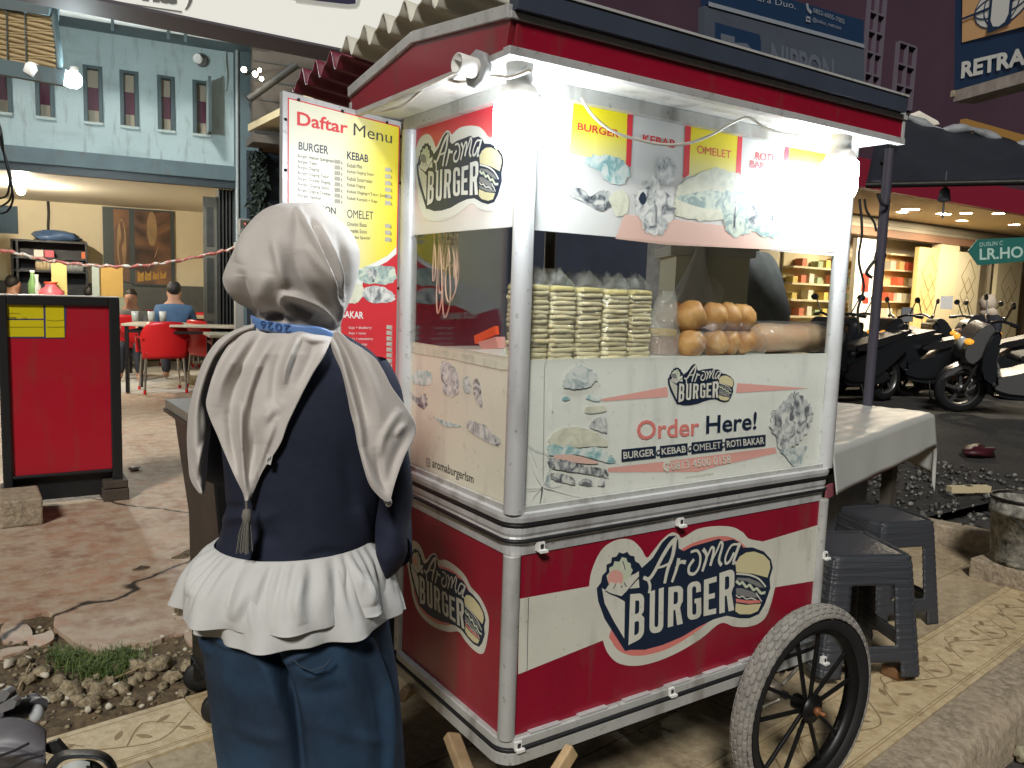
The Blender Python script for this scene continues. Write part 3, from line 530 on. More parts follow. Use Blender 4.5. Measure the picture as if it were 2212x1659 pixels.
# chassis, axle, legs
b = MB()
for y in (.05, D-.05): b.bar((.02, y, .335), (W-.02, y, .335), .03, .03)
for x in (.05, .55, 1.04): b.bar((x, .03, .33), (x, D-.03, .33), .03, .03)
b.build('chassis_rail', IRON, cart)
WX, WY, WZ, WR = .943, -.088, .288, .288
b = MB(); b.use(IRON).tube([(WX, -.03, WZ), (WX, D+.03, WZ)], .011, 10); b.use(mat('axle_hub', (.20, .17, .13), .5, .4, var=.4, vs=15)).lathe([(0, 0), (.02, 0), (.03, .006), (.034, .03), (.028, .055), (0, .06)], along((WX-.03, -.02, WZ+.012), (0, 1, 0)), 16)
b.use(mat('bare_rod', (.36, .33, .27), .45, .6, var=.3, vs=30)).tube([(WX+.01, -.005, WZ+.02), (WX+.12, .0, .36)], .0055, 8).tube([(WX-.03, .0, WZ+.03), (WX-.035, .0, .37)], .006, 8).tube([(WX+.02, .01, WZ+.04), (WX+.16, .06, .345)], .0055, 8).tube([(WX-.02, -.02, WZ-.01), (WX-.14, .02, WZ-.05)], .006, 8); b.build('axle', None, cart)
def leg(p, q_, m_): return MB().bar(p, q_, .036, .022, up=(0, 1, 0)).build('prop_leg', m_, cart, bevel=.004)
leg(at(975, 1588, 1.80), at(1035, 1745, 1.66), WOOD); leg(at(1236, 1618, 1.86), at(1130, 1790, 1.74), mat('fresh_wood', (.55, .38, .20), .6, var=.3, vs=6, stretch=(5, 5, .5)))
leg(at(870, 1502, 2.1), at(905, 1475, 2.3), WOOD)
# ------------------------------------------------------------------ wheels of the cart
TYRE = mat('dusty_tyre', (.27, .25, .22), .85, var=.4, vs=30, bump=.2, bs=150); TYS = mat('tyre_wall', (.018, .017, .016), .6, var=.3, vs=20)
RIM = mat('black_rim', (.012, .012, .012), .4, .3, var=.5, vs=25)
def make_wheel(c, sgn):
    T = along(c, (0, -sgn, 0)); b = MB(); hw = .031
    b.use(RIM).lathe([(WR-.066, hw-.010), (WR-.070, hw-.008), (WR-.074, .012), (WR-.082, .010), (WR-.082, -.010), (WR-.074, -.012), (WR-.070, -hw+.008), (WR-.066, -hw+.010)], T, 72)
    wheel = b.build('cart_wheel', None, cart)
    t = MB(); g = MB()
    ro = WR-.006
    def tyre(u, v):
        a = 2*math.pi*u; tt = (v-.5)*2; ang = tt*1.40; rad = ro-.032+.032*math.cos(ang); z = hw*math.sin(ang)/math.sin(1.40)
        k = (tt+1)*3.5; row = math.floor(k-1e-6); ph = u*54+(.5 if row % 2 else 0); fx = abs((ph % 1)-.5); fy = abs((k % 1)-.5)
        ins = max(fx*2, fy*2, (fx+fy)*1.38); lug = .0048*max(0, min(1, (1-ins)/.20))
        return T @ Vector(((rad+lug*math.cos(ang))*math.cos(a), (rad+lug*math.cos(ang))*math.sin(a), z+lug*math.sin(ang)*.6))
    t.use(TYRE).grid(tyre, 648, 56, wrap=True, smooth=False)
    t.use(TYS).lathe([(ro-.030, hw), (WR-.045, hw+.002), (WR-.060, hw-.003), (WR-.066, hw-.009)], T, 72).lathe([(WR-.066, -hw+.009), (WR-.060, -hw+.003), (WR-.045, -hw-.002), (ro-.030, -hw)], T, 72)
    for k in range(40): # rubber hairs
        a = RND.random()*6.283; zz = RND.choice((-1, 1))*hw*.9; p = T @ Vector(((ro-.012)*math.cos(a), (ro-.012)*math.sin(a), zz)); q_ = T @ Vector(((ro-.004)*math.cos(a+.02), (ro-.004)*math.sin(a+.02), zz*1.35)); t.tube([p, q_], .0006, 4)
    t.build('tyre', None, wheel)
    h = MB(); h.use(RIM).lathe([(0, -.03), (.022, -.03), (.022, .02), (.040, .022), (.042, .028), (.026, .030), (.024, .036), (0, .036)], T, 28); h.use(RUST).lathe([(0, .036), (.013, .036), (.013, .048), (.006, .049), (.006, .066), (0, .067)], T, 6); h.build('hub', None, wheel)
    for k in range(5):
        for d in (-.12, .12):
            a = 2*math.pi*k/5+.35; p = T @ Vector((.020*math.cos(a+d*4), .020*math.sin(a+d*4), .010)); q_ = T @ Vector(((WR-.078)*math.cos(a+d*1.9), (WR-.078)*math.sin(a+d*1.9), 0)); MB().use(RIM).bar(p, q_, .011, .009, up=(0, 1, 0)).build('spoke', None, wheel, bevel=.002)
    return wheel
make_wheel((WX, WY, WZ), 1); make_wheel((WX, D+.088, WZ), -1)
# ------------------------------------------------------------------ the cart's two lit bulbs
def led_bulb(p, label, strength):
    t = thing('led_bulb', (p[0], p[1], p[2]), label, 'light bulb', 'led bulbs under the cart roof')
    z0 = 1.829-p[2]; g = mat('lit_bulb_glass_%d' % strength, (.9, .95, 1), .4, emit=strength, ecol=(.86, .94, 1))
    MB().use(g).lathe([(0, -.055), (.030, -.054), (.042, -.046), (.047, -.03), (.047, .035), (.040, .042)], Matrix.Translation(p), 28).build('globe', None, t)
    MB().use(WPLAS).lathe([(.040, .042), (.034, .062), (.024, .072), (.026, .078), (.026, z0), (0, z0)], Matrix.Translation(p), 20).build('socket', None, t)
led_bulb((-.068, -.070, 1.722), 'lit white bulb at the near corner of the cart roof', 92)
led_bulb((.93, -.078, 1.722), 'lit white bulb at the wheel end of the cart roof', 92)
# ------------------------------------------------------------------ ground
def ground_mat(name, cols, scales, rough=.85, bump=.5, bs=40., crack=0., cs=.8, wet=None):
    m = bpy.data.materials.new(name); m.use_nodes = True; nt = m.node_tree; b = nt.nodes['Principled BSDF']; L = nt.links.new
    tc = nt.nodes.new('ShaderNodeTexCoord'); prev = None
    for i, sc_ in enumerate(scales):
        n = nt.nodes.new('ShaderNodeTexNoise'); n.inputs['Scale'].default_value = sc_; n.inputs['Detail'].default_value = 9; n.inputs['Roughness'].default_value = .65; n.inputs['Distortion'].default_value = .6*(i == 0)
        L(tc.outputs['Object'], n.inputs['Vector']); r = nt.nodes.new('ShaderNodeMapRange'); r.inputs[1].default_value = .40; r.inputs[2].default_value = .60; L(n.outputs[0], r.inputs[0])
        x = nt.nodes.new('ShaderNodeMix'); x.data_type = 'RGBA'; L(r.outputs[0], x.inputs['Factor'])
        if prev is None: x.inputs['A'].default_value = (*cols[0], 1)
        else: L(prev, x.inputs['A'])
        x.inputs['B'].default_value = (*cols[i+1], 1); prev = x.outputs['Result']
        if i == 0 and wet is not None: w = nt.nodes.new('ShaderNodeMapRange'); w.inputs[3].default_value = wet; w.inputs[4].default_value = rough; L(r.outputs[0], w.inputs[0]); L(w.outputs[0], b.inputs['Roughness'])
    if crack:
        v = nt.nodes.new('ShaderNodeTexVoronoi'); v.feature = 'DISTANCE_TO_EDGE'; v.inputs['Scale'].default_value = cs
        nz = nt.nodes.new('ShaderNodeTexNoise'); nz.inputs['Scale'].default_value = 3; nz.inputs['Detail'].default_value = 6; mx = nt.nodes.new('ShaderNodeMix'); mx.data_type = 'RGBA'; mx.inputs['Factor'].default_value = .22
        L(tc.outputs['Object'], nz.inputs['Vector']); L(tc.outputs['Object'], mx.inputs['A']); L(nz.outputs['Color'], mx.inputs['B']); L(mx.outputs['Result'], v.inputs['Vector'])
        r = nt.nodes.new('ShaderNodeMapRange'); r.inputs[1].default_value = .001; r.inputs[2].default_value = .004; L(v.outputs['Distance'], r.inputs[0])
        x = nt.nodes.new('ShaderNodeMix'); x.data_type = 'RGBA'; x.inputs['A'].default_value = (.03, .025, .02, 1); L(prev, x.inputs['B']); L(r.outputs[0], x.inputs['Factor']); prev = x.outputs['Result']
    L(prev, b.inputs['Base Color'])
    if wet is None: b.inputs['Roughness'].default_value = rough
    n2 = nt.nodes.new('ShaderNodeTexNoise'); n2.inputs['Scale'].default_value = bs; n2.inputs['Detail'].default_value = 9; L(tc.outputs['Object'], n2.inputs['Vector'])
    bp = nt.nodes.new('ShaderNodeBump'); bp.inputs['Strength'].default_value = bump; bp.inputs['Distance'].default_value = .012; L(n2.outputs[0], bp.inputs['Height']); L(bp.outputs[0], b.inputs['Normal'])
    return m
ASPH = ground_mat('asphalt', [(.045, .042, .038), (.028, .027, .026), (.065, .06, .052)], [2.2, 30], .8, .6, 90)
SOIL = ground_mat('soil', [(.085, .058, .030), (.040, .028, .016), (.14, .10, .055)], [3.5, 26], .95, 1., 45)
REDC = ground_mat('red_concrete', [(.47, .26, .165), (.40, .30, .205), (.29, .175, .115), (.45, .36, .265)], [.9, 2.6, 11], .72, .35, 30, wet=.48, crack=1, cs=.28)
TILEP = ground_mat('pavement_tile', [(.34, .265, .165), (.26, .20, .125), (.41, .33, .21)], [2.4, 22], .6, .25, 60)
TILEB = ground_mat('border_tile', [(.50, .38, .21), (.38, .28, .15), (.57, .46, .28)], [4, 24], .55, .25, 60)
CONC = ground_mat('kerb_concrete', [(.30, .24, .165), (.20, .16, .11), (.38, .31, .22)], [3, 30], .85, .5, 70)
VINE = mat('vine_relief', (.33, .24, .125), .7, var=.4, vs=20); JOINT = mat('tile_joint', (.035, .028, .02), .9)
def struct(o): o['kind'] = 'structure'; return o
b = MB(); b.add([(-90, -90, -.17), (90, -90, -.17), (90, 90, -.17), (-90, 90, -.17)], [(0, 1, 2, 3)]); struct(b.build('road', ASPH))
KA = R(7.3); KU = Vector((math.cos(KA), math.sin(KA), 0)); KN = Vector((-math.sin(KA), math.cos(KA), 0)); KO = Vector((1.3, -.06, 0))
def kp(a, n, z=0.): return KO+KU*a+KN*n+Vector((0, 0, z))
def kcoord(p): d = p-KO; return d.dot(KU), d.dot(KN)
def kframe(o): o.matrix_world = frame(KO, KU, KN, Vector((0, 0, 1))); return o
# pavement slab with separate tile sheets and joints
b = MB(); b.box((-7, -.02, -.2), (2.62, 1.63, -.012)); struct(kframe(b.build('pavement', CONC)))
b = MB(); rr = random.Random(3)
for j in range(4):
    y0 = .285+j*.262; x = -6.9
    while x < 2.55:
        w = .40 if j % 2 else .36; z = rr.uniform(-.003, .002)-.001; e = .0022; b.box((x+e, y0+e, -.011), (min(x+w, 2.6)-e, y0+.262-e, z)); x += w
struct(kframe(b.build('pavement_tiles', TILEP, bevel=.0015)))
b = MB(); b.use(TILEB)
for y0, y1 in ((-.02, .285), (1.335, 1.63)):
    x = -6.9+rr.uniform(0, .2)
    while x < 2.55:
        w = .60; z = rr.uniform(-.002, .003); e = .0025; b.use(TILEB).box((x+e, y0+e, -.0105), (min(x+w, 2.6)-e, y1-e, z))
        a = Art((0, 0, z), (1, 0, 0), (0, 1, 0), (0, 0, 1), .0006, .0003); a.mb = b; yc = (y0+y1)/2
        if x+w < 2.6 and x > -4.5:
            for yy in (y0+.025, y0+.036, y1-.03): a.stroke([(x+.01, yy), (x+w-.01, yy)], .003, VINE, 0, False)
            a.stroke([(x+.02, yc-.05), (x+.15, yc+.055), (x+.3, yc-.02), (x+.45, yc-.07), (x+.58, yc+.04)], .006, VINE)
            for cx, cy, an in ((.08, .03, .8), (.13, -.03, -.6), (.22, .05, .4), (.27, -.06, 2.4), (.36, .03, 1.0), (.42, -.02, -.9), (.50, .05, .5), (.54, -.05, 2.2)):
                l = .030; d = (math.cos(an), math.sin(an)); n_ = (-d[1], d[0]); X, Y = x+cx, yc+cy
                a.poly([(X-d[0]*l, Y-d[1]*l), (X-n_[0]*.011, Y-n_[1]*.011), (X+d[0]*l, Y+d[1]*l), (X+n_[0]*.011, Y+n_[1]*.011)], VINE, 2, False)
            a.up(); a.stroke([(x+.12, yc+.03), (x+.2, yc+.09), (x+.26, yc+.03)], .004, VINE); a.stroke([(x+.36, yc-.05), (x+.44, yc+.06), (x+.52, yc+.0)], .004, VINE)
        x += w
struct(kframe(b.build('border_tiles', None)))
# kerb
prof = [(-.022, .0), (-.12, -.004), (-.165, -.016), (-.190, -.045), (-.200, -.09), (-.205, -.19)]; b = MB(); N = 240
def kerb_pt(u, v):
    i = min(int(v*5), 4); f = v*5-i; y = prof[i][0]+(prof[i+1][0]-prof[i][0])*f; z = prof[i][1]+(prof[i+1][1]-prof[i][1])*f
    return Vector((-7+u*11.2, y+.012*mnoise.noise((u*60, v*4, 0))*v, z+.006*mnoise.noise((u*80, v*6, 5))*v))
b.grid(kerb_pt, N, 20)
struct(kframe(b.build('kerb', CONC)))
# ground behind the pavement: soil strip, broken concrete forecourt, dark yard
def soil_z(x, y):
    z = -.014+.020*mnoise.noise((x*2.3, y*2.3, 1))+.018*mnoise.noise((x*7, y*7, 3))+.008*mnoise.noise((x*19, y*19, 4))
    n = kcoord(Vector((x, y, 0)))[1]; return min(z, -.045+.5*max(0, n-1.63))
b = MB(); b.grid(lambda u, v: Vector((-4.5+u*9, 1.15+v*1.9, soil_z(-4.5+u*9, 1.15+v*1.9))), 360, 80); struct(b.build('soil', SOIL))
YARD = ground_mat('dark_yard', [(.018, .017, .016), (.010, .010, .010), (.03, .028, .024)], [1.4, 24], .92, .8, 50)
b = MB(); b.grid(lambda u, v: Vector((1.6+u*45, 1.55+v*45, -.055+.012*mnoise.noise((u*60, v*60, 0)))), 60, 60); struct(b.build('yard', YARD))
edge = [on_z(x, y) for x, y in ((-160,1290),(-60,1325),(0,1338),(60,1331),(113,1322),(118,1352),(140,1372),(182,1397),(210,1404),(242,1404),(275,1396),(300,1390),(330,1386),(365,1372),(400,1368),(437,1358))]
edge = [p+Vector((RND.uniform(-.004, .004), RND.uniform(-.004, .004), 0)) for p in smooth_line(edge, 4)]
pl = [Vector((-9, 2.4, 0))]+edge+[Vector((.6, 1.95, 0)), Vector((1.9, 2.1, 0)), Vector((2.6, 9.6, 0)), Vector((-9, 10.8, 0))]
b = MB(); b.prism([p+Vector((0, 0, -.10)) for p in pl], (0, 0, .10)); struct(b.build('forecourt', REDC))
# broken slab pieces and stones
def chunk(name, c, rx, ry, rz, m, label, cat, group, seed, tilt=0, n=14):
    b = MB(); q_ = Matrix.Rotation(R(RND.uniform(0, 360)), 4, 'Z') @ Matrix.Rotation(R(tilt), 4, 'X'); b.blob(c, rx, ry, rz, n, .32, seed, q_); o = b.build(name, m); return tag(o, label, cat, group)
STONE = ground_mat('rubble_stone', [(.22, .17, .10), (.12, .09, .05), (.34, .28, .18)], [14, 60], .9, .8, 80); PALE = mat('pale_chip', (.58, .53, .42), .7, var=.3, vs=20)
def slab(px, th, label, tilt):
    P = [on_z(x, y) for x, y in px]; c = sum(P, Vector())/len(P); M_ = rot('X', tilt, c); b = MB(); b.prism([M_ @ (p+Vector((0, 0, -th))) for p in smooth_line(P, 3, True)], (0, 0, th)); return tag(b.build('broken_slab', REDC, bevel=.006), label, 'concrete slab', 'broken slabs at the forecourt edge')
slab(((5,1357),(30,1345),(58,1352),(70,1365),(62,1378),(25,1388),(2,1380)), .05, 'broken red slab piece in the gap at the left end of the forecourt edge', 6)
slab(((0,1402),(30,1395),(58,1394),(62,1402),(30,1412),(-4,1420)), .04, 'narrow broken slab lying lower left of the grass', -4)
slab(((398,1372),(415,1362),(440,1356),(444,1392),(425,1398),(408,1388)), .05, 'pinkish broken slab piece beside the black counter', 3)
slab(((62,1380),(95,1372),(112,1366),(116,1380),(90,1392),(66,1396)), .04, 'tilted broken slab between the grass and the forecourt corner', 9)
b = MB(); b.box((-.83, 3.80, 0), (-.62, 4.14, .155)); tag(b.build('concrete_block', CONC, bevel=.012), 'weathered concrete block at the left foot of the red sign', 'block')
sp_ = [(322,1462,.035),(345,1440,.075),(375,1462,.055),(352,1475,.03),(300,1440,.06),(262,1490,.05),(290,1470,.04),(330,1500,.025),(235,1468,.045),(215,1495,.06),(190,1476,.055),(150,1490,.075),(120,1505,.05),(170,1510,.04),(255,1440,.04),(205,1462,.035),(90,1450,.05),(60,1470,.045),(130,1465,.05),(280,1515,.035),(195,1525,.055),(240,1500,.03),(300,1465,.04),(405,1440,.05),(420,1470,.045),(395,1490,.035),(315,1425,.05),(50,1430,.04)]
for i, (x, y, r) in enumerate(sp_):
    p = on_z(x, y); chunk('stone', (p.x, p.y, soil_z(p.x, p.y)+r*.25), r*.62, r*.5, r*.42, STONE, 'rough earthy stone half sunk in the dirt strip below the broken concrete', 'stone', 'stones in the dirt strip', i)
for i, (x, y, r) in enumerate(((145,1497,.055),(92,1512,.05),(252,1481,.03),(240,1488,.022),(60,1425,.03),(20,1432,.05),(130,1485,.03),(350,1375,.02),(95,1455,.035),(425,1450,.03),(235,1530,.02),(190,1540,.02))):
    p = on_z(x, y); chunk('pale_chip', (p.x, p.y, soil_z(p.x, p.y)+.012), r*.6, r*.42, .012, PALE, 'pale flat chip of broken tile lying on the dirt strip', 'tile chip', 'pale chips in the dirt strip', i+50, RND.uniform(-12, 12), 9)
b = MB(); q0 = random.Random(11)
for k in range(700):
    x, y = q0.uniform(-1.6, -.1), q0.uniform(1.38, 2.3); r = q0.uniform(.004, .013); b.use(STONE if q0.random() < .75 else PALE).blob((x, y, soil_z(x, y)+r*.3), r, r*q0.uniform(.5, 1), r*.6, 6, .4, k)
tag(b.build('gravel', None), 'scattered gravel and chips over the dirt strip', 'gravel', kind='stuff')
GRASS = mat('grass_blade', (.07, .13, .025), .6, var=.5, vs=30, col2=(.12, .15, .04)); b = MB()
for k in range(1900):
    cx, cy, sx, sy = ((185, 1432, 50, 20), (258, 1425, 45, 18), (150, 1415, 35, 14), (215, 1455, 40, 10))[k % 4]
    p = on_z(q0.gauss(cx, sx*.55), min(q0.gauss(cy, sy*.6), 1478)); z = soil_z(p.x, p.y); h = q0.uniform(.02, .065); an = q0.uniform(0, 6.283); w = .0016; le = q0.uniform(.2, 1.1)*h; d = Vector((math.cos(an), math.sin(an), 0)); n_ = Vector((-d.y, d.x, 0))*w
    o = Vector((p.x, p.y, z)); m1 = o+d*le*.35+Vector((0, 0, h*.7)); tip = o+d*le+Vector((0, 0, h*q0.uniform(.6, 1)))
    b.add([o-n_, o+n_, m1+n_*.8, m1-n_*.8, tip], [(0, 1, 2, 3), (3, 2, 4)])
tag(b.build('grass', GRASS), 'clump of green grass growing along the broken concrete edge', 'grass', kind='stuff')
TWIG = mat('dry_twig', (.34, .26, .14), .8)
for (x0, y0, x1, y1), lb in (((40,1490,66,1437), 'dry straw stick lying across the dirt left of the grass'), ((248,1465,320,1440), 'thin dry stick beside the stones right of the grass')):
    P = [on_z(x0, y0), on_z((x0+x1)/2+3, (y0+y1)/2), on_z(x1, y1)]; tag(MB().tube([Vector((p.x, p.y, soil_z(p.x, p.y)+.02)) for p in P], .004, 6).build('stick', TWIG), lb, 'stick')
for i, (x, y, r) in enumerate(((2195,1572,.075),(2165,1600,.06),(2212,1545,.07),(2205,1640,.05),(2150,1650,.03))):
    p = on_z(x, y, -.16); chunk('pebble', (p.x, p.y, -.14), r*.8, r*.6, r*.5, mat('pebble_stone', (.34, .30, .20), .7, var=.2, vs=12), 'smooth pale pebble on the road below the kerb', 'pebble', 'pebbles below the kerb', i+90)
# ------------------------------------------------------------------ people: one continuous skinned body, clothes as children
def skin_mesh(name, J, E, m, parent, sub=1, M=None):
    ks = list(J); me = bpy.data.meshes.new(name); me.from_pydata([(M @ Vector(J[k][:3])) if M else Vector(J[k][:3]) for k in ks], [(ks.index(a), ks.index(b)) for a, b in E], [])
    o = bpy.data.objects.new(name, me); sc.collection.objects.link(o); me.materials.append(m)
    md = o.modifiers.new('skin', 'SKIN'); md.use_smooth_shade = True
    for i, k in enumerate(ks): d = me.skin_vertices[0].data[i]; r = J[k][3]; d.radius = r if isinstance(r, tuple) else (r, r); d.use_root = (i == 0)
    s_ = o.modifiers.new('sub', 'SUBSURF'); s_.levels = sub; s_.render_levels = sub
    return adopt(o, parent)
SKIN = mat('skin', (.36, .19, .12), .55, var=.12, vs=30); HAIR = mat('black_hair', (.012, .010, .009), .55, bump=.4, bs=200)
def figure(label, loc, yaw, pose, shirt, trousers, group=None, hair=True, k=1., lean=0., clothes=True):
    t = thing('person', (0, 0, 0), label, 'person', group)
    sit = pose == 'sit'; fwd = sit or pose == 'hold'; H = .46 if sit else .90
    J = {'pel': (0, 0, H, (.125, .10)), 'sp': (0, .01+lean*.3, H+.2, (.12, .095)), 'ch': (0, .02+lean*.8, H+.40, (.145, .105)), 'nk': (0, .03+lean, H+.54, .055), 'hd': (0, .05+lean*1.2, H+.64, (.072, .085)), 'tp': (0, .04+lean*1.2, H+.74, (.066, .078)), 'ns': (0, .135+lean*1.2, H+.655, .014), 'jw': (0, .10+lean*1.2, H+.60, .04)}
    E = [('pel', 'sp'), ('sp', 'ch'), ('ch', 'nk'), ('nk', 'hd'), ('hd', 'tp'), ('hd', 'ns'), ('hd', 'jw')]
    for s_, x in (('l', -1), ('r', 1)):
        J['er'+s_] = (x*.082, .03+lean*1.2, H+.65, .018); E.append(('hd', 'er'+s_))
        J['sh'+s_] = (x*(.175 if clothes else .12), .02+lean*.8, H+.44, .058); J['el'+s_] = (x*(.225 if clothes else .11), (.10 if sit else .02)+lean*.5, H+(.20 if clothes else .28), .042)
        J['wr'+s_] = (x*.15, .34+lean*.5, H+.27, .030) if fwd else (x*.235, .06, H-.04, .030)
        J['pm'+s_] = (x*.12, .41+lean*.5, H+.28, (.036, .02)) if fwd else (x*.235, .085, H-.12, (.02, .036))
        J['hp'+s_] = (x*.09, .02, H-.02, .085); J['kn'+s_] = (x*.12, .42, H+.02, .062) if sit else (x*.10, .02, .48, .058)
        J['an'+s_] = (x*.12, .38, .08, .042) if sit else (x*.10, -.01, .08, .042); J['to'+s_] = (x*.13, .54, .035, .035) if sit else (x*.11, .13, .035, .035)
        E += [('ch', 'sh'+s_), ('sh'+s_, 'el'+s_), ('el'+s_, 'wr'+s_), ('wr'+s_, 'pm'+s_), ('pel', 'hp'+s_), ('hp'+s_, 'kn'+s_), ('kn'+s_, 'an'+s_), ('an'+s_, 'to'+s_)]
        for i in range(4):
            w = J['pm'+s_]; f = (w[0]+(i-1.5)*.018, w[1]+.07-.008*abs(i-1.5), w[2]-.012, .0095) if fwd else (w[0], w[1]+(i-1.5)*.018, w[2]-.075+.008*abs(i-1.5), .0095); J['f%d' % i+s_] = f; E.append(('pm'+s_, 'f%d' % i+s_))
        w = J['wr'+s_]; J['th'+s_] = (w[0]-x*.045, w[1]+.06, w[2]-.005, .011) if fwd else (w[0]-x*.02, w[1]+.06, w[2]-.07, .011); E.append(('wr'+s_, 'th'+s_))
    skin_mesh('body', J, E, SKIN, t)
    if not clothes: t.location = loc; t.rotation_euler = (0, 0, yaw); t.scale = (k, k, k); return t
    g = lambda n, d: (*J[n][:3], tuple(q+d for q in J[n][3]) if isinstance(J[n][3], tuple) else J[n][3]+d)
    JS = {n: g(n, .022) for n in ('pel', 'sp', 'ch', 'shl', 'shr', 'ell', 'elr')}; JS['cl'] = (J['nk'][0], J['nk'][1], J['nk'][2]-.03, .070)
    JS['ell'] = (*[J['shl'][i]+(J['ell'][i]-J['shl'][i])*.9 for i in range(3)], .068); JS['elr'] = (*[J['shr'][i]+(J['elr'][i]-J['shr'][i])*.9 for i in range(3)], .068)
    skin_mesh('shirt', JS, [('pel', 'sp'), ('sp', 'ch'), ('ch', 'cl'), ('ch', 'shl'), ('ch', 'shr'), ('shl', 'ell'), ('shr', 'elr')], shirt, t)
    JT = {n: g(n, .016) for n in ('pel', 'hpl', 'hpr', 'knl', 'knr', 'anl', 'anr')}
    skin_mesh('trousers', JT, [('pel', 'hpl'), ('pel', 'hpr'), ('hpl', 'knl'), ('hpr', 'knr'), ('knl', 'anl'), ('knr', 'anr')], trousers, t)
    hx, hy, hz = J['tp'][:3]; b = MB(); b.blob((hx, hy-.026, hz-.03), .084, .092, .092, 18, .06, 3); 
    if hair: b.build('hair', HAIR, t)
    b = MB()
    for x in (-.03, .03): b.blob((x, J['hd'][1]+.083, J['hd'][2]+.025), .009, .006, .006, 8)
    b.build('eyes', mat('eye', (.02, .015, .012), .2), t); MB().blob((0, J['hd'][1]+.088, J['hd'][2]-.035), .022, .006, .006, 8).build('mouth', mat('lips', (.28, .10, .08), .5), t)
    t.location = loc; t.rotation_euler = (0, 0, yaw); t.scale = (k, k, k)
    return t
# ------------------------------------------------------------------ the cafe behind the forecourt
CO = on_z(270, 850); C1 = Vector((.993, -.122, 0)).normalized(); C2 = Vector((.122, .993, 0)).normalized()
def cw(a, b, z): return CO+C1*a+C2*b+Vector((0, 0, z))
def chit(x, y, b):                                   # survey point on the plane b metres behind the facade -> (a, z)
    d = ray(x, y); t = ((CO+C2*b-CAM).dot(C2))/d.dot(C2); p = CAM+d*t; return (p-CO).dot(C1), p.z
CM = frame(CO, C1, C2, Vector((0, 0, 1)))
cafe = thing('cafe_building', CO, 'pale teal two storey cafe with a row of slot windows and an open ground floor', 'building')
def cbox(mb, a0, a1, b0, b1, z0, z1): return mb.box((a0, b0, z0), (a1, b1, z1), CM)
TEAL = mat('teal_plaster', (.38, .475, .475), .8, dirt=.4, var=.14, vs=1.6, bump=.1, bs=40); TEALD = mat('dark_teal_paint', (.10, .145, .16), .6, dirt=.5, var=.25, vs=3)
CREAMW = mat('cream_plaster', (.64, .57, .41), .8, var=.12, vs=2, bump=.08, bs=30); DGREY = mat('dark_grey_paint', (.10, .105, .10), .6, var=.2, vs=5)
WINF = mat('window_frame', (.05, .075, .08), .5); SILL = mat('pale_sill', (.36, .42, .40), .6); PANE = mat('curtained_pane', (.10, .025, .045), .15, spec=.6); PCREAM = mat('curtain_cream', (.30, .25, .18), .6)
wins = []
for x0, y0, x1, y1 in ((-16,118,23,243), (78,133,115,253), (182,141,220,265), (261,152,297.5,275), (342,164,376,285.5), (418,177,453,295)):
    a0, za = chit((x0*.8+x1*.2), y0, 0); a1, zb = chit(x1, (y0+y1)/2, 0); a0 = chit(x0, (y0+y1)/2, 0)[0]; zt = chit((x0+x1)/2, y0, 0)[1]; zl = chit((x0+x1)/2, y1, 0)[1]; wins.append((a0, a1, zl, zt))
zl = sum(w[2] for w in wins[1:])/5; zt = sum(w[3] for w in wins[2:])/4
AR = chit(505, 300, 0)[0]; zb0 = chit(250, 338, 0)[1]; ztop = chit(250, 62, 0)[1]; zop = chit(250, 385, 0)[1]; zbl = chit(250, 372, 0)[1]
b = MB(); xs = [-4.0]
for a0, a1, *_ in wins: xs += [a0, a1]
xs.append(AR); T = .16
cbox(b, -4, AR, 0, T, zb0, zl); cbox(b, -4, AR, 0, T, zt, ztop+.6)
for i in range(0, len(xs), 2): cbox(b, xs[i], xs[i+1], 0, T, zl, zt)
b.build('facade_wall', TEAL, cafe)
for i, (a0, a1, _, _) in enumerate(wins):
    w = MB(); e = .035
    cbox(w, a0-.01, a0+e, -.02, .10, zl, zt); cbox(w, a1-e, a1+.01, -.02, .10, zl, zt); cbox(w, a0+e, a1-e, -.02, .10, zt-e, zt); wf = w.build('window', WINF, cafe, bevel=.004)
    w = MB(); cbox(w, a0-.012, a1+.012, -.026, .10, zl-.015, zl+.015); w.build('sill', SILL, wf)
    w = MB(); h = zt-zl; w.use(PANE); cbox(w, a0+e, a1-e, .09, .095, zl+h*.25, zt-h*.35); w.use(PCREAM); cbox(w, a0+e, a1-e, .088, .096, zl, zl+h*.25); cbox(w, a0+e, a1-e, .088, .096, zt-h*.35, zt-e) if i not in (0, 1) else None
    w.build('pane', None, wf)
a0, a1 = wins[5][:2]; w = MB(); w.use(SILL).box((a1-.045, -.30, zl+.02), (a1-.02, -.03, zt-.02), CM); w.use(WINF).box((a1-.05, -.31, zl+.01), (a1-.015, -.30, zt), CM); w.build('open_sash', None, cafe)
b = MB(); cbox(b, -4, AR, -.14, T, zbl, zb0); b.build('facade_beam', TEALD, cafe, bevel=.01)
b = MB(); cbox(b, -4, AR, -.06, .08, zop, zbl-.01); b.build('shutter_box', mat('shutter_box', (.42, .43, .38), .6, var=.3, vs=4), cafe)
b = MB(); cbox(b, -4, AR-.0, -.11, 0, zbl-.09, zbl); b.build('lintel_strip', mat('lintel', (.03, .04, .045), .5), cafe)
zg = chit(300, 50, -.55)[1]
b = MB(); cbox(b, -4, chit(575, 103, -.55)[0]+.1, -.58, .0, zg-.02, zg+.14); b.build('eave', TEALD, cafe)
g0 = chit(214, 34, -.62); g1 = chit(575, 103, -.62); zz = (g0[1]+g1[1])/2
b = MB(); b.tube([cw(g0[0]-2.5, -.62, zz), cw(g1[0], -.62, zz)], .035, 10); b.use; b.build('gutter_pipe', mat('white_pipe', (.62, .65, .63), .4), cafe)
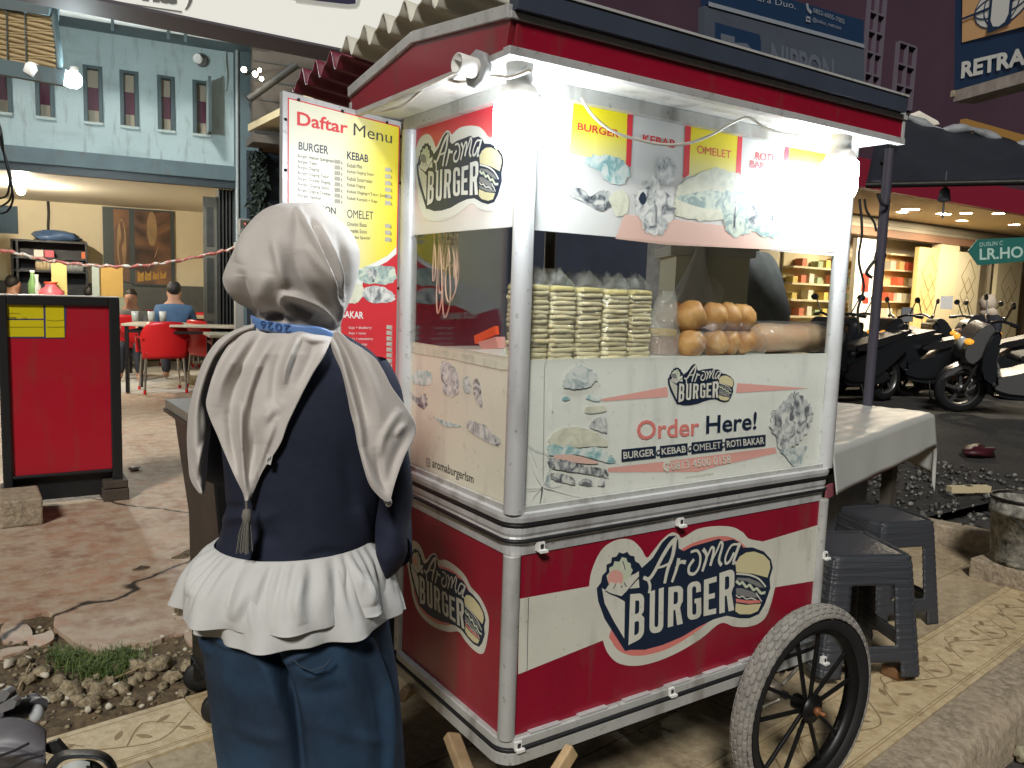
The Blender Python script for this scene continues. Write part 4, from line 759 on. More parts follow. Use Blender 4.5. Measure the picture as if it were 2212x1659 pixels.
for x in (243, 363, 400): b = MB(); a_, z_ = chit(x, 66, -.62); cbox(b, a_-.015, a_+.015, -.66, -.55, zz-.12, zz+.05); b.build('gutter_bracket', WINF, cafe)
# column at the right end and the dark party wall
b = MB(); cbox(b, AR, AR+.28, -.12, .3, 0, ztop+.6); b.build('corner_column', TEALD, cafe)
b = MB(); b.tube([cw(AR+.02, -.14, 0), cw(AR+.02, -.14, ztop)], .02, 8); b.build('drain_pipe', mat('grey_pipe', (.30, .33, .33), .5), cafe)
# ground floor room
AS = AR+.2; BB = 4.2; FLT = ground_mat('cafe_tile', [(.55, .54, .48), (.46, .45, .40), (.6, .58, .52)], [2, 14], .35, .08, 20)
b = MB(); cbox(b, -4, AR+.3, 0, BB, -.06, .012); struct(b.build('cafe_floor', FLT))
b = MB(); cbox(b, -4, AR+.3, T, BB, zop+.0, zop+.1); b.build('ceiling', mat('ceiling_white', (.62, .58, .48), .8), cafe)
zd = chit(370, 617, BB)[1]
b = MB(); b.use(CREAMW); cbox(b, -4, AR+.3, BB, BB+.1, zd, zop); b.use(DGREY); cbox(b, -4, AR+.3, BB-.015, BB+.1, 0, zd); b.build('back_wall', None, cafe)
b = MB(); cbox(b, AS, AS+.1, .3, BB-.02, 0, zop); b.build('side_wall', CREAMW, cafe)
b = MB(); cbox(b, -4.1, -4, 0, BB, 0, ztop+.6); b.build('left_wall', CREAMW, cafe)
# two tall coffee posters on the back wall
BROWN = print_mat('coffee_print', (.22, .11, .05), (.13, .07, .045), (.035, .022, .02), 1.6, .35, .65, .4); BEAN = mat('bean_print', (.36, .24, .12), .5, var=.5, vs=3); GOLD = mat('gold_print', (.50, .28, .05), .5, var=.4, vs=12)
PFR = mat('poster_frame', (.045, .06, .065), .5)
for (x0, x1, e0, e1, lb) in ((222, 283, .16, .03, 'far'), (283, 376, .05, .06, 'near')):
    f0 = chit(x0, 500, BB)[0]; f1 = chit(x1, 500, BB)[0]; zbm = zd-.02 if lb == 'near' else zd+.02; b = MB()
    cbox(b, f0, f1, BB-.04, BB-.001, zbm, zop-.02); pf_ = tag(b.build('coffee_poster', PFR), 'tall brown coffee poster, the %s one on the cafe back wall' % ('narrower left' if lb == 'far' else 'wider right'), 'poster', 'coffee posters on the cafe wall')
    f0 += e0; f1 -= e1; a = Art(cw(0, BB-.042, 0), C1, (0, 0, 1), -C2, .002, .001); a.poly([(f0, zbm+.03), (f1, zbm+.03), (f1, zop-.05), (f0, zop-.05)], BROWN); w_ = f1-f0; cx = (f0+f1)/2; h = zop-zbm
    if lb == 'near':
        a.poly([(cx+.14*w_*math.cos(t*.5236)-.02*w_, zbm+h*.74+.22*h*math.sin(t*.5236)) for t in range(12)], BEAN, 3); a.poly([(cx+.02*w_, zbm+h*.36), (cx+.14*w_, zbm+h*.52), (cx+.10*w_, zbm+h*.42), (cx-.02*w_, zbm+h*.33)], BEAN, 3)
        for k in range(4): xx = f0+w_*(.06+.21*k); a.poly([(xx, zbm+.07+.02*k), (xx+.17*w_, zbm+.08+.02*k), (xx+.18*w_, zbm+.24+.03*(k % 2)), (xx+.09*w_, zbm+.20), (xx+.01*w_, zbm+.26)], GOLD)
    else:
        a.poly([(cx+.30*w_*math.cos(t*.5236), zbm+h*.50+.34*h*math.sin(t*.5236)) for t in range(12)], BEAN, 3); a.stroke([(cx, zbm+h*.22), (cx-.10*w_, zbm+h*.45), (cx+.08*w_, zbm+h*.60), (cx, zbm+h*.80)], .05, BROWN)
    a.build('coffee_print', pf_)
# folding door stacked at the right of the opening
FD = mat('folding_door', (.085, .085, .08), .45, .4, var=.3, vs=8); fd = thing('folding_door', cw(AR-.3, .1, 0), 'dark grey folding metal door stacked at the right of the cafe opening', 'door'); b = MB()
a_l, a_r = chit(469, 560, .1)[0], AR-.005; n = 9
for i in range(n):
    xa = a_l+(a_r-a_l)*i/n; xb = a_l+(a_r-a_l)*(i+1)/n; b.bar(cw(xa, .02 if i % 2 else .18, zop/2), cw(xb, .18 if i % 2 else .02, zop/2), .012, zop-.04)
b.build('leaf_stack', FD, fd)
a0_, a1_ = chit(439, 560, .15)[0], chit(468, 560, .15)[0]; b = MB(); b.use(mat('door_leaf', (.16, .15, .12), .5, var=.3, vs=6)); cbox(b, a0_, a1_, .12, .15, .03, zop-.12); b.use(FD)
for z0, z1 in ((.2, .9), (1.0, 1.7), (1.85, zop-.25)): cbox(b, a0_+.04, a1_-.04, .112, .12, z0, z1)
b.build('door_leaf', None, fd)
# things on the facade
def cthing(name, x, y, b_, label, cat, group=None): a_, z_ = chit(x, y, b_); return thing(name, cw(a_, b_, z_), label, cat, group), a_, z_
t, a_, z_ = cthing('electric_meter', 527, 491, -.13, 'electricity meter box on the dark column beside the folding door', 'meter'); b = MB(); cbox(b, a_-.075, a_+.075, -.25, -.125, z_-.11, z_+.10); b.build('case', mat('meter_case', (.22, .21, .18), .5), t, bevel=.01)
b = MB(); cbox(b, a_-.06, a_+.06, -.258, -.25, z_-.02, z_+.08); b.build('dial_window', mat('meter_glass', (.08, .07, .06), .2), t); b = MB(); cbox(b, a_-.01, a_+.015, -.262, -.258, z_+.03, z_+.05); b.build('indicator', mat('red_indicator', (.8, .1, .05), .4, emit=4, ecol=(1, .2, .1)), t)
t, a_, z_ = cthing('round_wall_lamp', 437, 132, -.02, 'unlit round lamp holder on the upper facade near its right end', 'wall lamp'); b = MB(); b.use(DGREY).lathe([(0, 0), (.07, 0), (.07, .05), (.05, .07), (0, .07)], along(cw(a_, -.0, z_), -C2), 14); b.use(WPLAS).lathe([(0, .07), (.05, .07), (.055, .14), (.045, .14), (0, .12)], along(cw(a_, 0, z_), -C2-C1*.6), 14); b.build('holder', None, t)
b = MB(); b.tube(smooth_line([cw(*(lambda q_: (q_[0], -.02, q_[1]))(chit(x, y, -.02))) for x, y in ((489,100),(487,130),(490,160),(488,195))], 4), .012, 6); b.build('wall_conduit', SILL, cafe)
# things inside: shelf unit with jars and boxes, partition, hanging lamp
SH = mat('black_shelf', (.02, .022, .028), .5, var=.3, vs=5); bS = 3.6
s0, zs1 = chit(22, 515, bS); s1 = chit(188, 518, bS)[0]; sl = chit(214, 520, bS-.3)[0]
t = thing('shelf_unit', cw((s0+s1)/2, bS, 0), 'black shelf unit with jars and boxes against the cafe back wall', 'shelf'); zr = [0, .5, 1.0, chit(100, 588, bS)[1], chit(100, 560, bS)[1], zs1-.03]
b = MB(); cbox(b, s0, s1, bS+.35, bS+.37, 0, zs1); b.build('back_board', SH, t)
for a_ in (s0, (s0+s1)*.5-.45, s1-.03): b = MB(); cbox(b, a_, a_+.03, bS, bS+.35, 0, zs1); b.build('upright', SH, t)
for z_ in zr[1:]: b = MB(); cbox(b, s0+.03, s1-.03, bS+.005, bS+.345, z_, z_+.03); b.build('shelf', SH, t)
JAR = mat('jar_glass', (.32, .34, .34), .2, spec=.8); JBX = mat('paper_box', (.50, .40, .24), .7)
for i in range(14):
    a_, z_ = chit(82+i*7.3, 585, bS+.1); j = thing('jar', cw(a_, bS+.12, zr[3]+.031), 'small glass jar in the row on the middle shelf of the black unit', 'jar', 'jars on the cafe shelf'); m_ = JBX if i < 4 else JAR
    MB().use(m_).lathe([(0, 0), (.034, 0), (.036, .11), (.028, .125), (0, .125)], Matrix.Translation(cw(a_, bS+.12, zr[3]+.031)), 10).build('glass', None, j); MB().use(WPLAS).lathe([(.030, .125), (.030, .15), (0, .15)], Matrix.Translation(cw(a_, bS+.12, zr[3]+.031)), 10).build('lid', None, j)
for x0, x1, col, lb in ((72, 93, (.62, .60, .55), 'flat white box lying on the top shelf of the black unit'), (95, 116, (.55, .12, .16), 'pink box lying on the top shelf of the black unit'), (175, 186, (.60, .16, .06), 'orange box at the right end of the top shelf')):
    a0_ = chit(x0, 530, bS)[0]; a1_ = chit(x1, 530, bS)[0]; b = MB(); cbox(b, a0_, a1_, bS+.05, bS+.28, zr[4]+.031+.23, zr[4]+.031+.23+.1); zz_ = zr[4]+.031; b = MB(); cbox(b, a0_, a1_, bS+.05, bS+.28, zz_, zz_+.11); tag(b.build('box', mat('box_'+lb[:9], col, .6), bevel=.006), lb, 'box')
a_, z_ = chit(122, 513, bS); b = MB(); b.blob(cw(a_, bS+.15, zs1+.07), .32, .16, .085, 14, .35, 5); tag(b.build('plastic_bag', mat('blue_plastic', (.06, .11, .22), .35)), 'crumpled blue plastic bag on top of the black shelf unit', 'bag')
b0 = 2.9; a0_, zt_ = chit(214, 576, b0); a1_ = chit(265, 578, b0)[0]; b = MB(); b.use(mat('yellow_board', (.52, .34, .10), .6, var=.1, vs=3)); cbox(b, a0_, a1_, b0, b0+.04, 0, zt_); b.use(SILL); cbox(b, a0_-.10, a0_, b0-.03, b0+.06, 0, zt_); b.use(mat('photo_sheet', (.30, .34, .28), .5, var=.5, vs=8)); cbox(b, a0_+.03, a0_+.5, b0-.004, b0-.001, zt_-.95, zt_-.45)
tag(b.build('partition_board', None), 'mustard yellow partition board with a white post behind the seated man', 'partition')
for x, y, col, lb in ((68, 565, (.30, .42, .22), 'green and white bottles standing on the cafe counter'),):
    pass
CT = mat('counter_top', (.20, .17, .12), .5); b = MB(); ca0 = chit(-20, 640, 2.6)[0]; ca1 = chit(208, 640, 2.6)[0]; b.use(CT); cbox(b, ca0, ca1, 2.6, 3.1, 0, .98); tag(b.build('cafe_counter', None), 'low dark counter behind the red sign inside the cafe', 'counter')
def citem(x, w, h, col, name, lb, cat, sec=None):
    a_ = chit(x, 620, 2.8)[0]; M_ = Matrix.Translation(cw(a_, 2.85, .981)); b = MB(); b.use(mat('item_'+name, col, .4)).lathe([(0, 0), (w, 0), (w*1.02, h*.6), (w*.45, h*.8), (w*.45, h*.93), (0, h*.93)], M_, 12)
    if sec: b.use(mat('item2_'+name, sec, .4)).lathe([(w*.5, h*.93), (w*.55, h), (0, h)], M_, 12)
    tag(b.build(name, None), lb, cat)
citem(70, .06, .5, (.16, .30, .12), 'bottle', 'green bottle with a white cap on the cafe counter', 'bottle', (.7, .7, .66)); citem(79, .055, .44, (.45, .50, .48), 'water_bottle', 'clear water bottle beside the green bottle on the counter', 'bottle', (.6, .65, .62))
citem(110, .17, .34, (.60, .12, .16), 'water_jug', 'pink plastic jug with an orange lid on the cafe counter', 'jug', (.75, .10, .04)); a_ = chit(127, 605, 2.8)[0]; b = MB(); cbox(b, a_-.1, a_+.1, 2.95, 2.98, .98, 1.62); tag(b.build('card_sheet', mat('yellow_card', (.58, .52, .20), .6)), 'pale yellow card standing on the cafe counter', 'card')
a_, z_ = chit(45, 411, 1.6); t = thing('pendant_bulb', cw(a_, 1.6, z_), 'small lit bulb hanging from the cafe ceiling at the left', 'light bulb'); MB().blob(cw(a_, 1.6, z_), .05, .05, .06, 14).build('globe', mat('cafe_bulb', (1, .9, .7), .4, emit=1900, ecol=(1, .88, .68)), t); MB().tube([cw(a_, 1.6, z_+.05), cw(a_, 1.6, zop)], .006, 6).build('cord', RUB, t)
a_, z_ = chit(105, 380, 4.1); b = MB(); b.tube(smooth_line([cw(*(lambda q_: (q_[0], 4.18, q_[1]))(chit(x, y, 4.18))) for x, y in ((102,376),(103,420),(105,460),(104,490),(106,512))], 4), .02, 6); tag(b.build('hanging_wire', RUB), 'dark wire hanging down the cream cafe back wall', 'wire')
b = MB(); a0_ = chit(-30, 460, 2.4)[0]; a1_, z_ = chit(39, 505, 2.4); zt_ = chit(39, 446, 2.4)[1]; cbox(b, a0_, a1_, 2.4, 2.48, z_, zt_); b.mats = []; tag(b.build('television', mat('tv_screen', (.006, .010, .014), .8, spec=.05)), 'dark television panel at the left edge inside the cafe', 'television')
# bar between bulbs and blind: lit lamp and bamboo blind hanging over the forecourt
BD = 7.2; BAM = mat('bamboo_slat', (.42, .31, .16), .7, var=.35, vs=4, stretch=(.4, .4, 8)); bl = thing('bamboo_blind', at(60, 140, BD), 'pale bamboo roller blind hanging at the upper left of the photo', 'blind')
P = lambda x, y: at(x, y, BD); b = MB(); ns = 16
def blind_pt(u, v):
    x = -40+u*(155+v*12); y = 4+v*124+u*(22+v*6); return P(x, y)-FW*.028*abs(math.sin(v*math.pi*ns/1))+Vector((0, 0, .01*math.sin(u*9+v*30)))
b.grid(blind_pt, 24, ns*6); b.build('slats', BAM, bl, solid=.012)
b = MB(); b.bar(P(-40, 138), P(147, 171), .10, .13); b.build('bottom_rail', TEALD, bl); b = MB(); b.bar(P(-40, -8), P(118, 14), .16, .20); b.build('head_rail', TEALD, bl)
b = MB()
for x in (20, 60): b.tube([P(x, 10)-FW*.05, P(x+4, 140)-FW*.05], .006, 5)
b.tube(smooth_line([P(114, 18), P(118, 60), P(124, 100), P(128, 150)], 4), .035, 6); b.build('cord', WINF, bl)
t = thing('lamp_bulb', P(161, 172), 'bright white bulb glowing at the end of the blind rail', 'light bulb'); MB().blob(P(161, 173), .062, .062, .07, 16).build('globe', mat('blind_bulb', (.9, 1, 1), .4, emit=1000, ecol=(.82, .96, 1)), t); MB().lathe([(.03, .05), (.035, .11), (0, .12)], Matrix.Translation(P(161, 173)), 12).build('socket', WPLAS, t)
b = MB(); b.lathe([(0, -.06), (.075, -.05), (.082, .02), (.06, .05), (.03, .06), (0, .06)], along(P(74, 152), (.4, -.3, .9)), 16); tag(b.build('spare_bulb', mat('faint_glow_bulb', (.82, .82, .78), .3, emit=.25)), 'white round bulb hanging under the bamboo blind rail', 'light bulb')  # bulb is switched off; a faint glow is added to its white
# big white sign board over the forecourt, seen from below
ZB = 3.2; SL_, SR_ = on_z(217, 3, ZB), on_z(722, 107, ZB); SU = (SR_-SL_).normalized(); SN = Vector((SU.y, -SU.x, 0)); SN = SN if SN.dot(FW) < 0 else -SN
SL_ = SL_-SU*3; SR_ = SR_+SU*.9; SLn = (SR_-SL_).length; SMx = frame(SL_, SU, -SN, Vector((0, 0, 1))); sg = thing('shop_sign', (SL_+SR_)/2, 'large white sign board across the top of the photo with grey lettering', 'sign')
SIGNF = mat('glowing_sign_face', (.72, .72, .68), .5, emit=.36, ecol=(.95, .95, .86)); b = MB(); b.box((0, 0, .02), (SLn, .35, 1.6), SMx); b.build('sign_box', SIGNF, sg)  # board face given a weak glow of its own, as though backlit
MB().box((0, -.008, .0), (SLn, .36, .018), SMx).build('bottom_edge', mat('sign_edge', (.12, .11, .13), .6), sg)
a = Art(SL_, SU, (0, 0, 1), SN, .004, .001); GL = mat('grey_letter', (.22, .22, .21), .5); q = lambda *p_: Q(a, lambda x, y: (x, y), *p_)
a.quad('na', *q((306,2),(382,11),(382,-20),(306,-29)), m=GL, bold=.05); a.quad(')', *q((398,22),(416,20),(416,-30),(398,-34)), m=GL, bold=.02)
a.stroke(q((218,-4),(262,6),(330,17),(392,26)), .010, GL, 3); a.build('sign_print', sg); a = Art(SL_, SU, (0, 0, 1), SN, .004, .001); a.poly(q((600,-20),(768,-14),(768,10),(752,14),(640,1),(600,-8)), mat('sign_navy', (.05, .05, .10), .5), 0); a.stroke(q((640,1),(750,14),(772,8),(774,-14)), .03, WHITEB, 2)
a.build('window_graphic', sg)
t = MB(); p = at(271, 32, 5.8); t.lathe([(0, 0), (.045, 0), (.05, .05), (.02, .09), (0, .09)], along(at(262, 30, 5.85), RT-UP*.1), 12); tag(t.build('small_lamp', mat('dim_lamp', (.6, .57, .55), .4)), 'small unlit lamp under the edge of the white sign', 'lamp')
# street lamp cluster and brown wall beyond
b = MB()
for k, pts in enumerate((((-6,250),(4,290),(10,340),(22,390),(28,430),(14,458),(-8,462)), ((-6,262),(2,300),(16,350),(26,400),(22,430),(4,445),(-8,448)), ((-4,276),(-2,300),(8,330),(20,375),(16,420),(-8,430)))):
    b.tube(smooth_line([at(x, y, 6.6+.03*k) for x, y in pts], 6), .008, 6)
tag(b.build('hanging_wires', RUB), 'bunch of thin black wires drooping at the left edge below the blind', 'wires')
# ------------------------------------------------------------------ cafe furniture and guests
RPL = mat('red_plastic', (.56, .012, .015), .35, spec=.5); CHR = mat('chrome_leg', (.5, .48, .45), .25, .9); TTOP = mat('pale_table_top', (.50, .44, .33), .4); BLK = mat('black_steel', (.012, .012, .013), .4, .3)
def make_chair():
    t = thing('plastic_chair', (0, 0, 0), 'x', 'chair', 'red chairs in the cafe'); b = MB()          # faces +y, backrest at -y
    b.grid(lambda u, v: Vector(((u-.5)*(.46-.04*v), -.20+v*.40, .445+.03*(2*u-1)**2+.02*(v-.5)**2)), 8, 6); b.build('seat', RPL, t, solid=.012)
    b = MB(); 
    def back(u, v): w = .235*(1+.12*math.sin(v*2.6))*(1-.28*max(0, v-.72)/.28); x = (2*u-1)*w; return Vector((x, -.225-.06*v+.07*(2*u-1)**2, .40+v*.43+.01*math.cos((2*u-1)*1.5)))
    b.grid(back, 12, 10); b.build('backrest', RPL, t, solid=.014)
    for x in (-1, 1):
        b = MB(); b.tube(smooth_line([(x*.235, -.22, .63), (x*.262, -.10, .655), (x*.262, .08, .65), (x*.25, .17, .60), (x*.24, .19, .46)], 4), .020, 8, flat=.6); b.build('armrest', RPL, t)
        for y in (-1, 1): b = MB(); b.use(CHR).tube([(x*.20, y*.17, .44), (x*.225, y*.20, .05)], .013, 8); b.use(RPL).tube([(x*.225, y*.20, .05), (x*.228, y*.203, .0)], .017, 8); b.build('leg', None, t)
    return t
ch0 = make_chair(); chairs = []
def put_chair(px, py, yaw, label, b_=None):
    o = ch0 if not chairs else clone(ch0); p = on_z(px, py, .012 if b_ is None else b_); o.location = p; o.rotation_euler = (0, 0, yaw); o['label'] = label; o.scale = (1.07,)*3; chairs.append(o); return o
fy = math.atan2(FW.x, FW.y)
put_chair(352, 846, -.02, 'red plastic armchair with its back to the camera at the cafe floor edge', 0)
put_chair(268, 815, -.35, 'red plastic armchair partly hidden behind the right edge of the red sign')
put_chair(460, 838, -1.2, 'red plastic armchair turned sideways beside the white headscarf')
put_chair(388, 792, .05, 'red plastic armchair the man in blue is sitting on'); put_chair(440, 790, .1, 'red plastic armchair right of the man in blue')
put_chair(315, 790, 3.0, 'red plastic armchair facing the camera behind the pale table')
put_chair(285, 776, 2.7, 'red plastic armchair the man in the grey shirt sits on')
def table(P0, w, d, label, yaw):
    t = thing('cafe_table', (0, 0, 0), label, 'table', 'pale cafe tables'); MB().box((-w/2, -d/2, .82), (w/2, d/2, .85)).build('table_top', TTOP, t, bevel=.004)
    for x in (-1, 1):
        for y in (-1, 1): MB().box((x*(w/2-.05)-.02, y*(d/2-.05)-.02, 0), (x*(w/2-.05)+.02, y*(d/2-.05)+.02, .82)).build('leg', BLK, t)
    b = MB()
    for y in (-1, 1): b.box((-w/2+.05, y*(d/2-.05)-.015, .74), (w/2-.05, y*(d/2-.05)+.015, .77))
    for x in (-1, 1): b.box((x*(w/2-.05)-.015, -d/2+.07, .74), (x*(w/2-.05)+.015, d/2-.07, .77))
    b.build('apron', BLK, t); t.location = P0; t.rotation_euler = (0, 0, yaw); return t
pA = on_z(270, 699, .862); pB = on_z(540, 706, .862); pm = (pA+pB)/2; tA = table((pm.x+.10, pm.y+.33, .012), (pB-pA).length, .66, 'long pale table on black legs with a red chair in front', math.atan2(pB.y-pA.y, pB.x-pA.x))
pA = on_z(446, 723, .862); table((pA.x+.55, pA.y+.18, .012), 1.0, .55, 'shorter pale table just left of the white headscarf', -.12)
pA = on_z(300, 684, .862); table((pA.x+.7, pA.y+.5, .012), 1.6, .7, 'far pale table between the two seated men', -.1)
def person_at(px, py, depth, z, yaw, label, shirt, tr, k=1., lean=0.): p = at(px, py, depth); return figure(label, (p.x, p.y, z), yaw, 'sit', shirt, tr, 'seated cafe guests', True, k, lean)
GREYS = mat('grey_shirt', (.14, .14, .13), .8, var=.2, vs=10); BLUES = mat('denim_blue_shirt', (.045, .10, .19), .8, var=.25, vs=10); BLACKS = mat('black_shirt', (.012, .012, .014), .8); DARKT = mat('dark_trousers', (.02, .022, .03), .8); OLIVE = mat('taupe_shirt', (.17, .155, .12), .85)
person_at(285, 700, 11.5, .012, math.pi-.25, 'man in a grey shirt facing the camera at the far pale table', GREYS, DARKT, 1.0, .04)
person_at(376, 700, 11.0, .012, -.25, 'man in a blue shirt with his back turned at the far pale table', BLUES, DARKT, 1.10, .05)
person_at(12, 640, 12.2, .012, -.9, 'dark haired man in a taupe shirt at the left edge of the photo', OLIVE, DARKT, 1.1, .08)
person_at(158, 660, 12.4, .012, -1.1, 'person in a black jacket bent low behind the red sign', BLACKS, DARKT, 1.0, .22)
def glassware(px, py, r, h, col, name, label, cat, grp=None):
    p = on_z(px, py, .864); b = MB(); b.lathe([(0, 0), (r*.85, 0), (r, h), (r*.9, h), (r*.75, .01), (0, .01)], Matrix.Translation((p.x, p.y, .8625)), 14); tag(b.build(name, mat('ware_'+name, col, .15, spec=.8)), label, cat, grp)
for px, lb in ((292, 'leftmost'), (327, 'middle'), (352, 'rightmost')): glassware(px, 694, .045, .13, (.42, .44, .42), 'drinking_glass', '%s of the three glasses on the long pale table' % lb, 'glass', 'glasses on the long pale table')
p = on_z(487, 697, .864); b = MB(); b.use(BLK).box((p.x-.12, p.y-.07, .864), (p.x+.12, p.y+.07, 1.0)); b.use(WPLAS).poly([(p.x-.08, p.y, 1.0), (p.x+.04, p.y, 1.0), (p.x-.02, p.y+.01, 1.07), (p.x-.10, p.y, 1.1)]); tag(b.build('tissue_box', None), 'black tissue box with a white tissue on the long pale table', 'tissue box')
# barrier rope
ROPE = print_mat('twisted_rope', (.62, .58, .50), (.52, .25, .18), (.45, .12, .10), 9, .44, .56, .6); b = MB(); P = [at(x, y, d) for x, y, d in ((-10,538,8.2),(40,548,8.3),(100,562,8.4),(170,571,8.5),(230,575,8.6),(290,575,8.7),(350,569,8.9),(420,556,9.1),(480,543,9.3),(512,534,9.4))]
P = smooth_line(P, 8); b.tube([p_+Vector((0, 0, .008*math.sin(i*1.4))) for i, p_ in enumerate(P)], [.016+.006*math.sin(i*2.2) for i in range(len(P))], 6); tag(b.build('barrier_rope', ROPE), 'twisted red and white rope strung across the cafe front', 'rope')
p = on_z(512, 700); MB_ = thing('rope_post', at(514, 535, 9.4)*1, 'pale post holding the right end of the rope by the folding door', 'post'); e = at(514, 535, 9.4); b = MB(); b.box((e.x-.03, e.y-.0, 0), (e.x+.06, e.y+.06, e.z+.06)); b.build('shaft', mat('pale_post', (.40, .38, .35), .7), MB_)
# the red sign with yellow stickers
TL, TR, BR, BL = at(-8, 638, 4.75), at(257, 643, 5.1), at(268, 1043, 5.08), at(10, 1075, 4.75)
sg = thing('red_sign', ((BL.x+BR.x)/2, (BL.y+BR.y)/2, 0), 'standing red sign panel in a black frame with three yellow stickers', 'sign')
U = Vector((TR.x-TL.x, TR.y-TL.y, 0)); wd = U.length; U.normalize(); N_ = Vector((U.y, -U.x, 0)); zt_ = TR.z
O = Vector((TL.x, TL.y, 0)); SM = frame(O, U, -N_, Vector((0, 0, 1))); FRM = mat('black_frame', (.014, .015, .016), .45, var=.3, vs=12)
def sbx(b, u0, u1, d0, d1, z0, z1): return b.box((u0, d0, z0), (u1, d1, z1), SM)
RED2 = mat('sign_red', (.42, .006, .022), .38, dirt=.2, var=.06, vs=3, coat=.2); zr_ = .20
b = MB(); sbx(b, .05, wd-.06, 0, .02, zr_, zt_-.055); pr_ = b.build('red_panel', RED2, sg)
b = MB()
for u0, u1, z0, z1 in ((0, .05, .02, zt_), (wd-.06, wd, .02, zt_), (.05, wd-.06, zt_-.055, zt_), (.05, wd-.06, zr_-.02, zr_)): sbx(b, u0, u1, -.02, .09, z0, z1)
b.build('frame', FRM, sg, bevel=.006); b = MB(); sbx(b, .05, wd-.06, .03, .06, .03, zr_-.02); b.build('lower_board', FRM, sg)
for u0, u1 in ((-.02, .07), (wd-.12, wd+.03)): b = MB(); sbx(b, u0, u1, -.06, .16, 0, .075); sbx(b, u0+.005, u1-.005, -.055, .155, .08, .13); b.build('foot_block', mat('dark_wood', (.07, .055, .04), .7, var=.3, vs=10), sg, bevel=.006)
b = MB(); sbx(b, 0, wd, -.022, .092, zt_, zt_+.006); b.build('top_edge', mat('bare_edge', (.5, .47, .42), .4), sg)
a = Art(O, U, (0, 0, 1), N_, .002, .0008); YEL = mat('yellow_sticker', (.66, .56, .008), .4, var=.06, vs=6); PUR = mat('purple_ink', (.05, .05, .16), .5)
q = lambda *p_: Q(a, crop(0, 1000, 4.148), *p_)
a.poly(q((40,780),(1060,795),(1085,900),(1075,1190),(1060,1380),(55,1370)), PUR)
for pts in (((50,788),(705,798),(712,1056),(62,1058)), ((60,1080),(710,1080),(720,1350),(70,1352)), ((742,812),(1040,818),(1055,1362),(750,1365))): a.poly(q(*pts), YEL)
for pts in (((95,975),(200,965),(330,972)), ((75,1195),(380,1190),(700,1192)), ((760,1075),(900,1090),(1040,1075)), ((765,1190),(1045,1188)), ((52,1005),(100,1010),(130,1030))): a.stroke(q(*pts), .003, mat('sticker_crease', (.40, .34, .01), .5), 2)
a.poly(q((120,1048),(150,1035),(250,1034),(280,1050)), NAVY, 0, False); a.poly(q((330,1050),(370,1036),(430,1036),(460,1052)), mat('torn_edge', (.30, .28, .05), .6), 0, False)
a.build('yellow_stickers', pr_)
p = on_z(290, 1017); b = MB(); b.blob((p.x, p.y, .018), .05, .028, .016, 8, .3, 3); tag(b.build('crumpled_foil', mat('foil', (.6, .6, .58), .3, .5)), 'crumpled pale wrapper on the concrete right of the red sign', 'litter')
# ------------------------------------------------------------------ shop house across the yard
SY, DY = 6.2, 8.9                                          # front of the arcade and of the shop doors
MAROON = mat('maroon_wall', (.065, .030, .050), .8, var=.3, vs=.7); GREYB = mat('dark_board', (.075, .09, .12), .6, var=.2, vs=2); NAVYB = mat('navy_sign', (.013, .035, .085), .45); PALEL = mat('pale_letter', (.26, .29, .33), .5)
SHOPW = mat('shop_cream', (.66, .56, .36), .6, var=.06, vs=2); SHUT = mat('rolled_shutter', (.48, .44, .33), .55, var=.12, vs=3)
shop = thing('shop_house', (12, SY, 0), 'dark maroon shop house with a bright cream arcade of shops below', 'building')
def sy(x, y, v=SY): p = on_y(x, y, v); return p.x, p.z
zc = sy(2000, 432)[1]; xL = 9.0
b = MB(); b.box((2.0, SY, zc+.45), (40, SY+.3, 16)); b.build('upper_wall', MAROON, shop)
b = MB(); b.box((xL-.6, SY-.15, zc), (40, SY, zc+.42)); b.build('red_fascia', mat('bright_red_fascia', (.24, .014, .035), .5), shop)
b = MB(); b.box((2.0, SY, zc+.1), (40, DY, zc+.18)); b.build('arcade_ceiling', mat('arcade_ceiling', (.62, .50, .30), .7), shop)
b = MB(); b.box((2.0, 6.9, -.1), (xL-2.2, 7.1, zc)); b.build('closed_front', mat('closed_shutter', (.045, .055, .085), .6, var=.3, vs=2), shop)
b = MB(); b.box((xL-2.2, 6.7, -.1), (xL-.9, 7.1, zc)); b.build('plaster_pier', mat('mottled_plaster', (.32, .31, .29), .85, var=.55, vs=3), shop)
zs = sy(2050, 523, DY)[1]; zh = sy(2050, 548, DY)[1]
b = MB(); b.box((xL-1.5, DY, zs+.12), (40, DY+.12, zc+.1)); 
for i in range(16): b.box((xL-1.5, DY-.03-.01*(i % 2), zs+.2+i*.14), (40, DY-.002, zs+.32+i*.14))
b.build('rolled_shutter', SHUT, shop); MB().box((xL-1.5, DY-.09, zs-.06), (40, DY+.1, zs+.1)).build('shutter_rail', mat('brown_rail', (.22, .12, .07), .6), shop)
b = MB(); b.box((xL-1.5, DY+.66, -.1), (40, DY+.76, zs+.2)); b.build('shop_back', mat('shop_inside', (.70, .62, .46), .7), shop)
struct(MB().box((7, SY+.1, -.15), (40, DY+2.7, .03)).build('arcade_floor', mat('arcade_tile', (.07, .055, .04), .4, var=.3, vs=2)))
def wallbit(name, x0, x1, y0, y1, m, v=DY, th=.1, parent=shop):      # survey rectangle on the door wall
    X0 = sy(x0, (y0+y1)/2, v)[0]; X1 = sy(x1, (y0+y1)/2, v)[0]; xm = (x0+x1)/2; Z1 = sy(xm, y0, v)[1]; Z0 = sy(xm, y1, v)[1]; o = MB().box((X0, v, Z0), (X1, v+th, Z1)).build(name, m, parent); return o, X0, X1, Z0, Z1
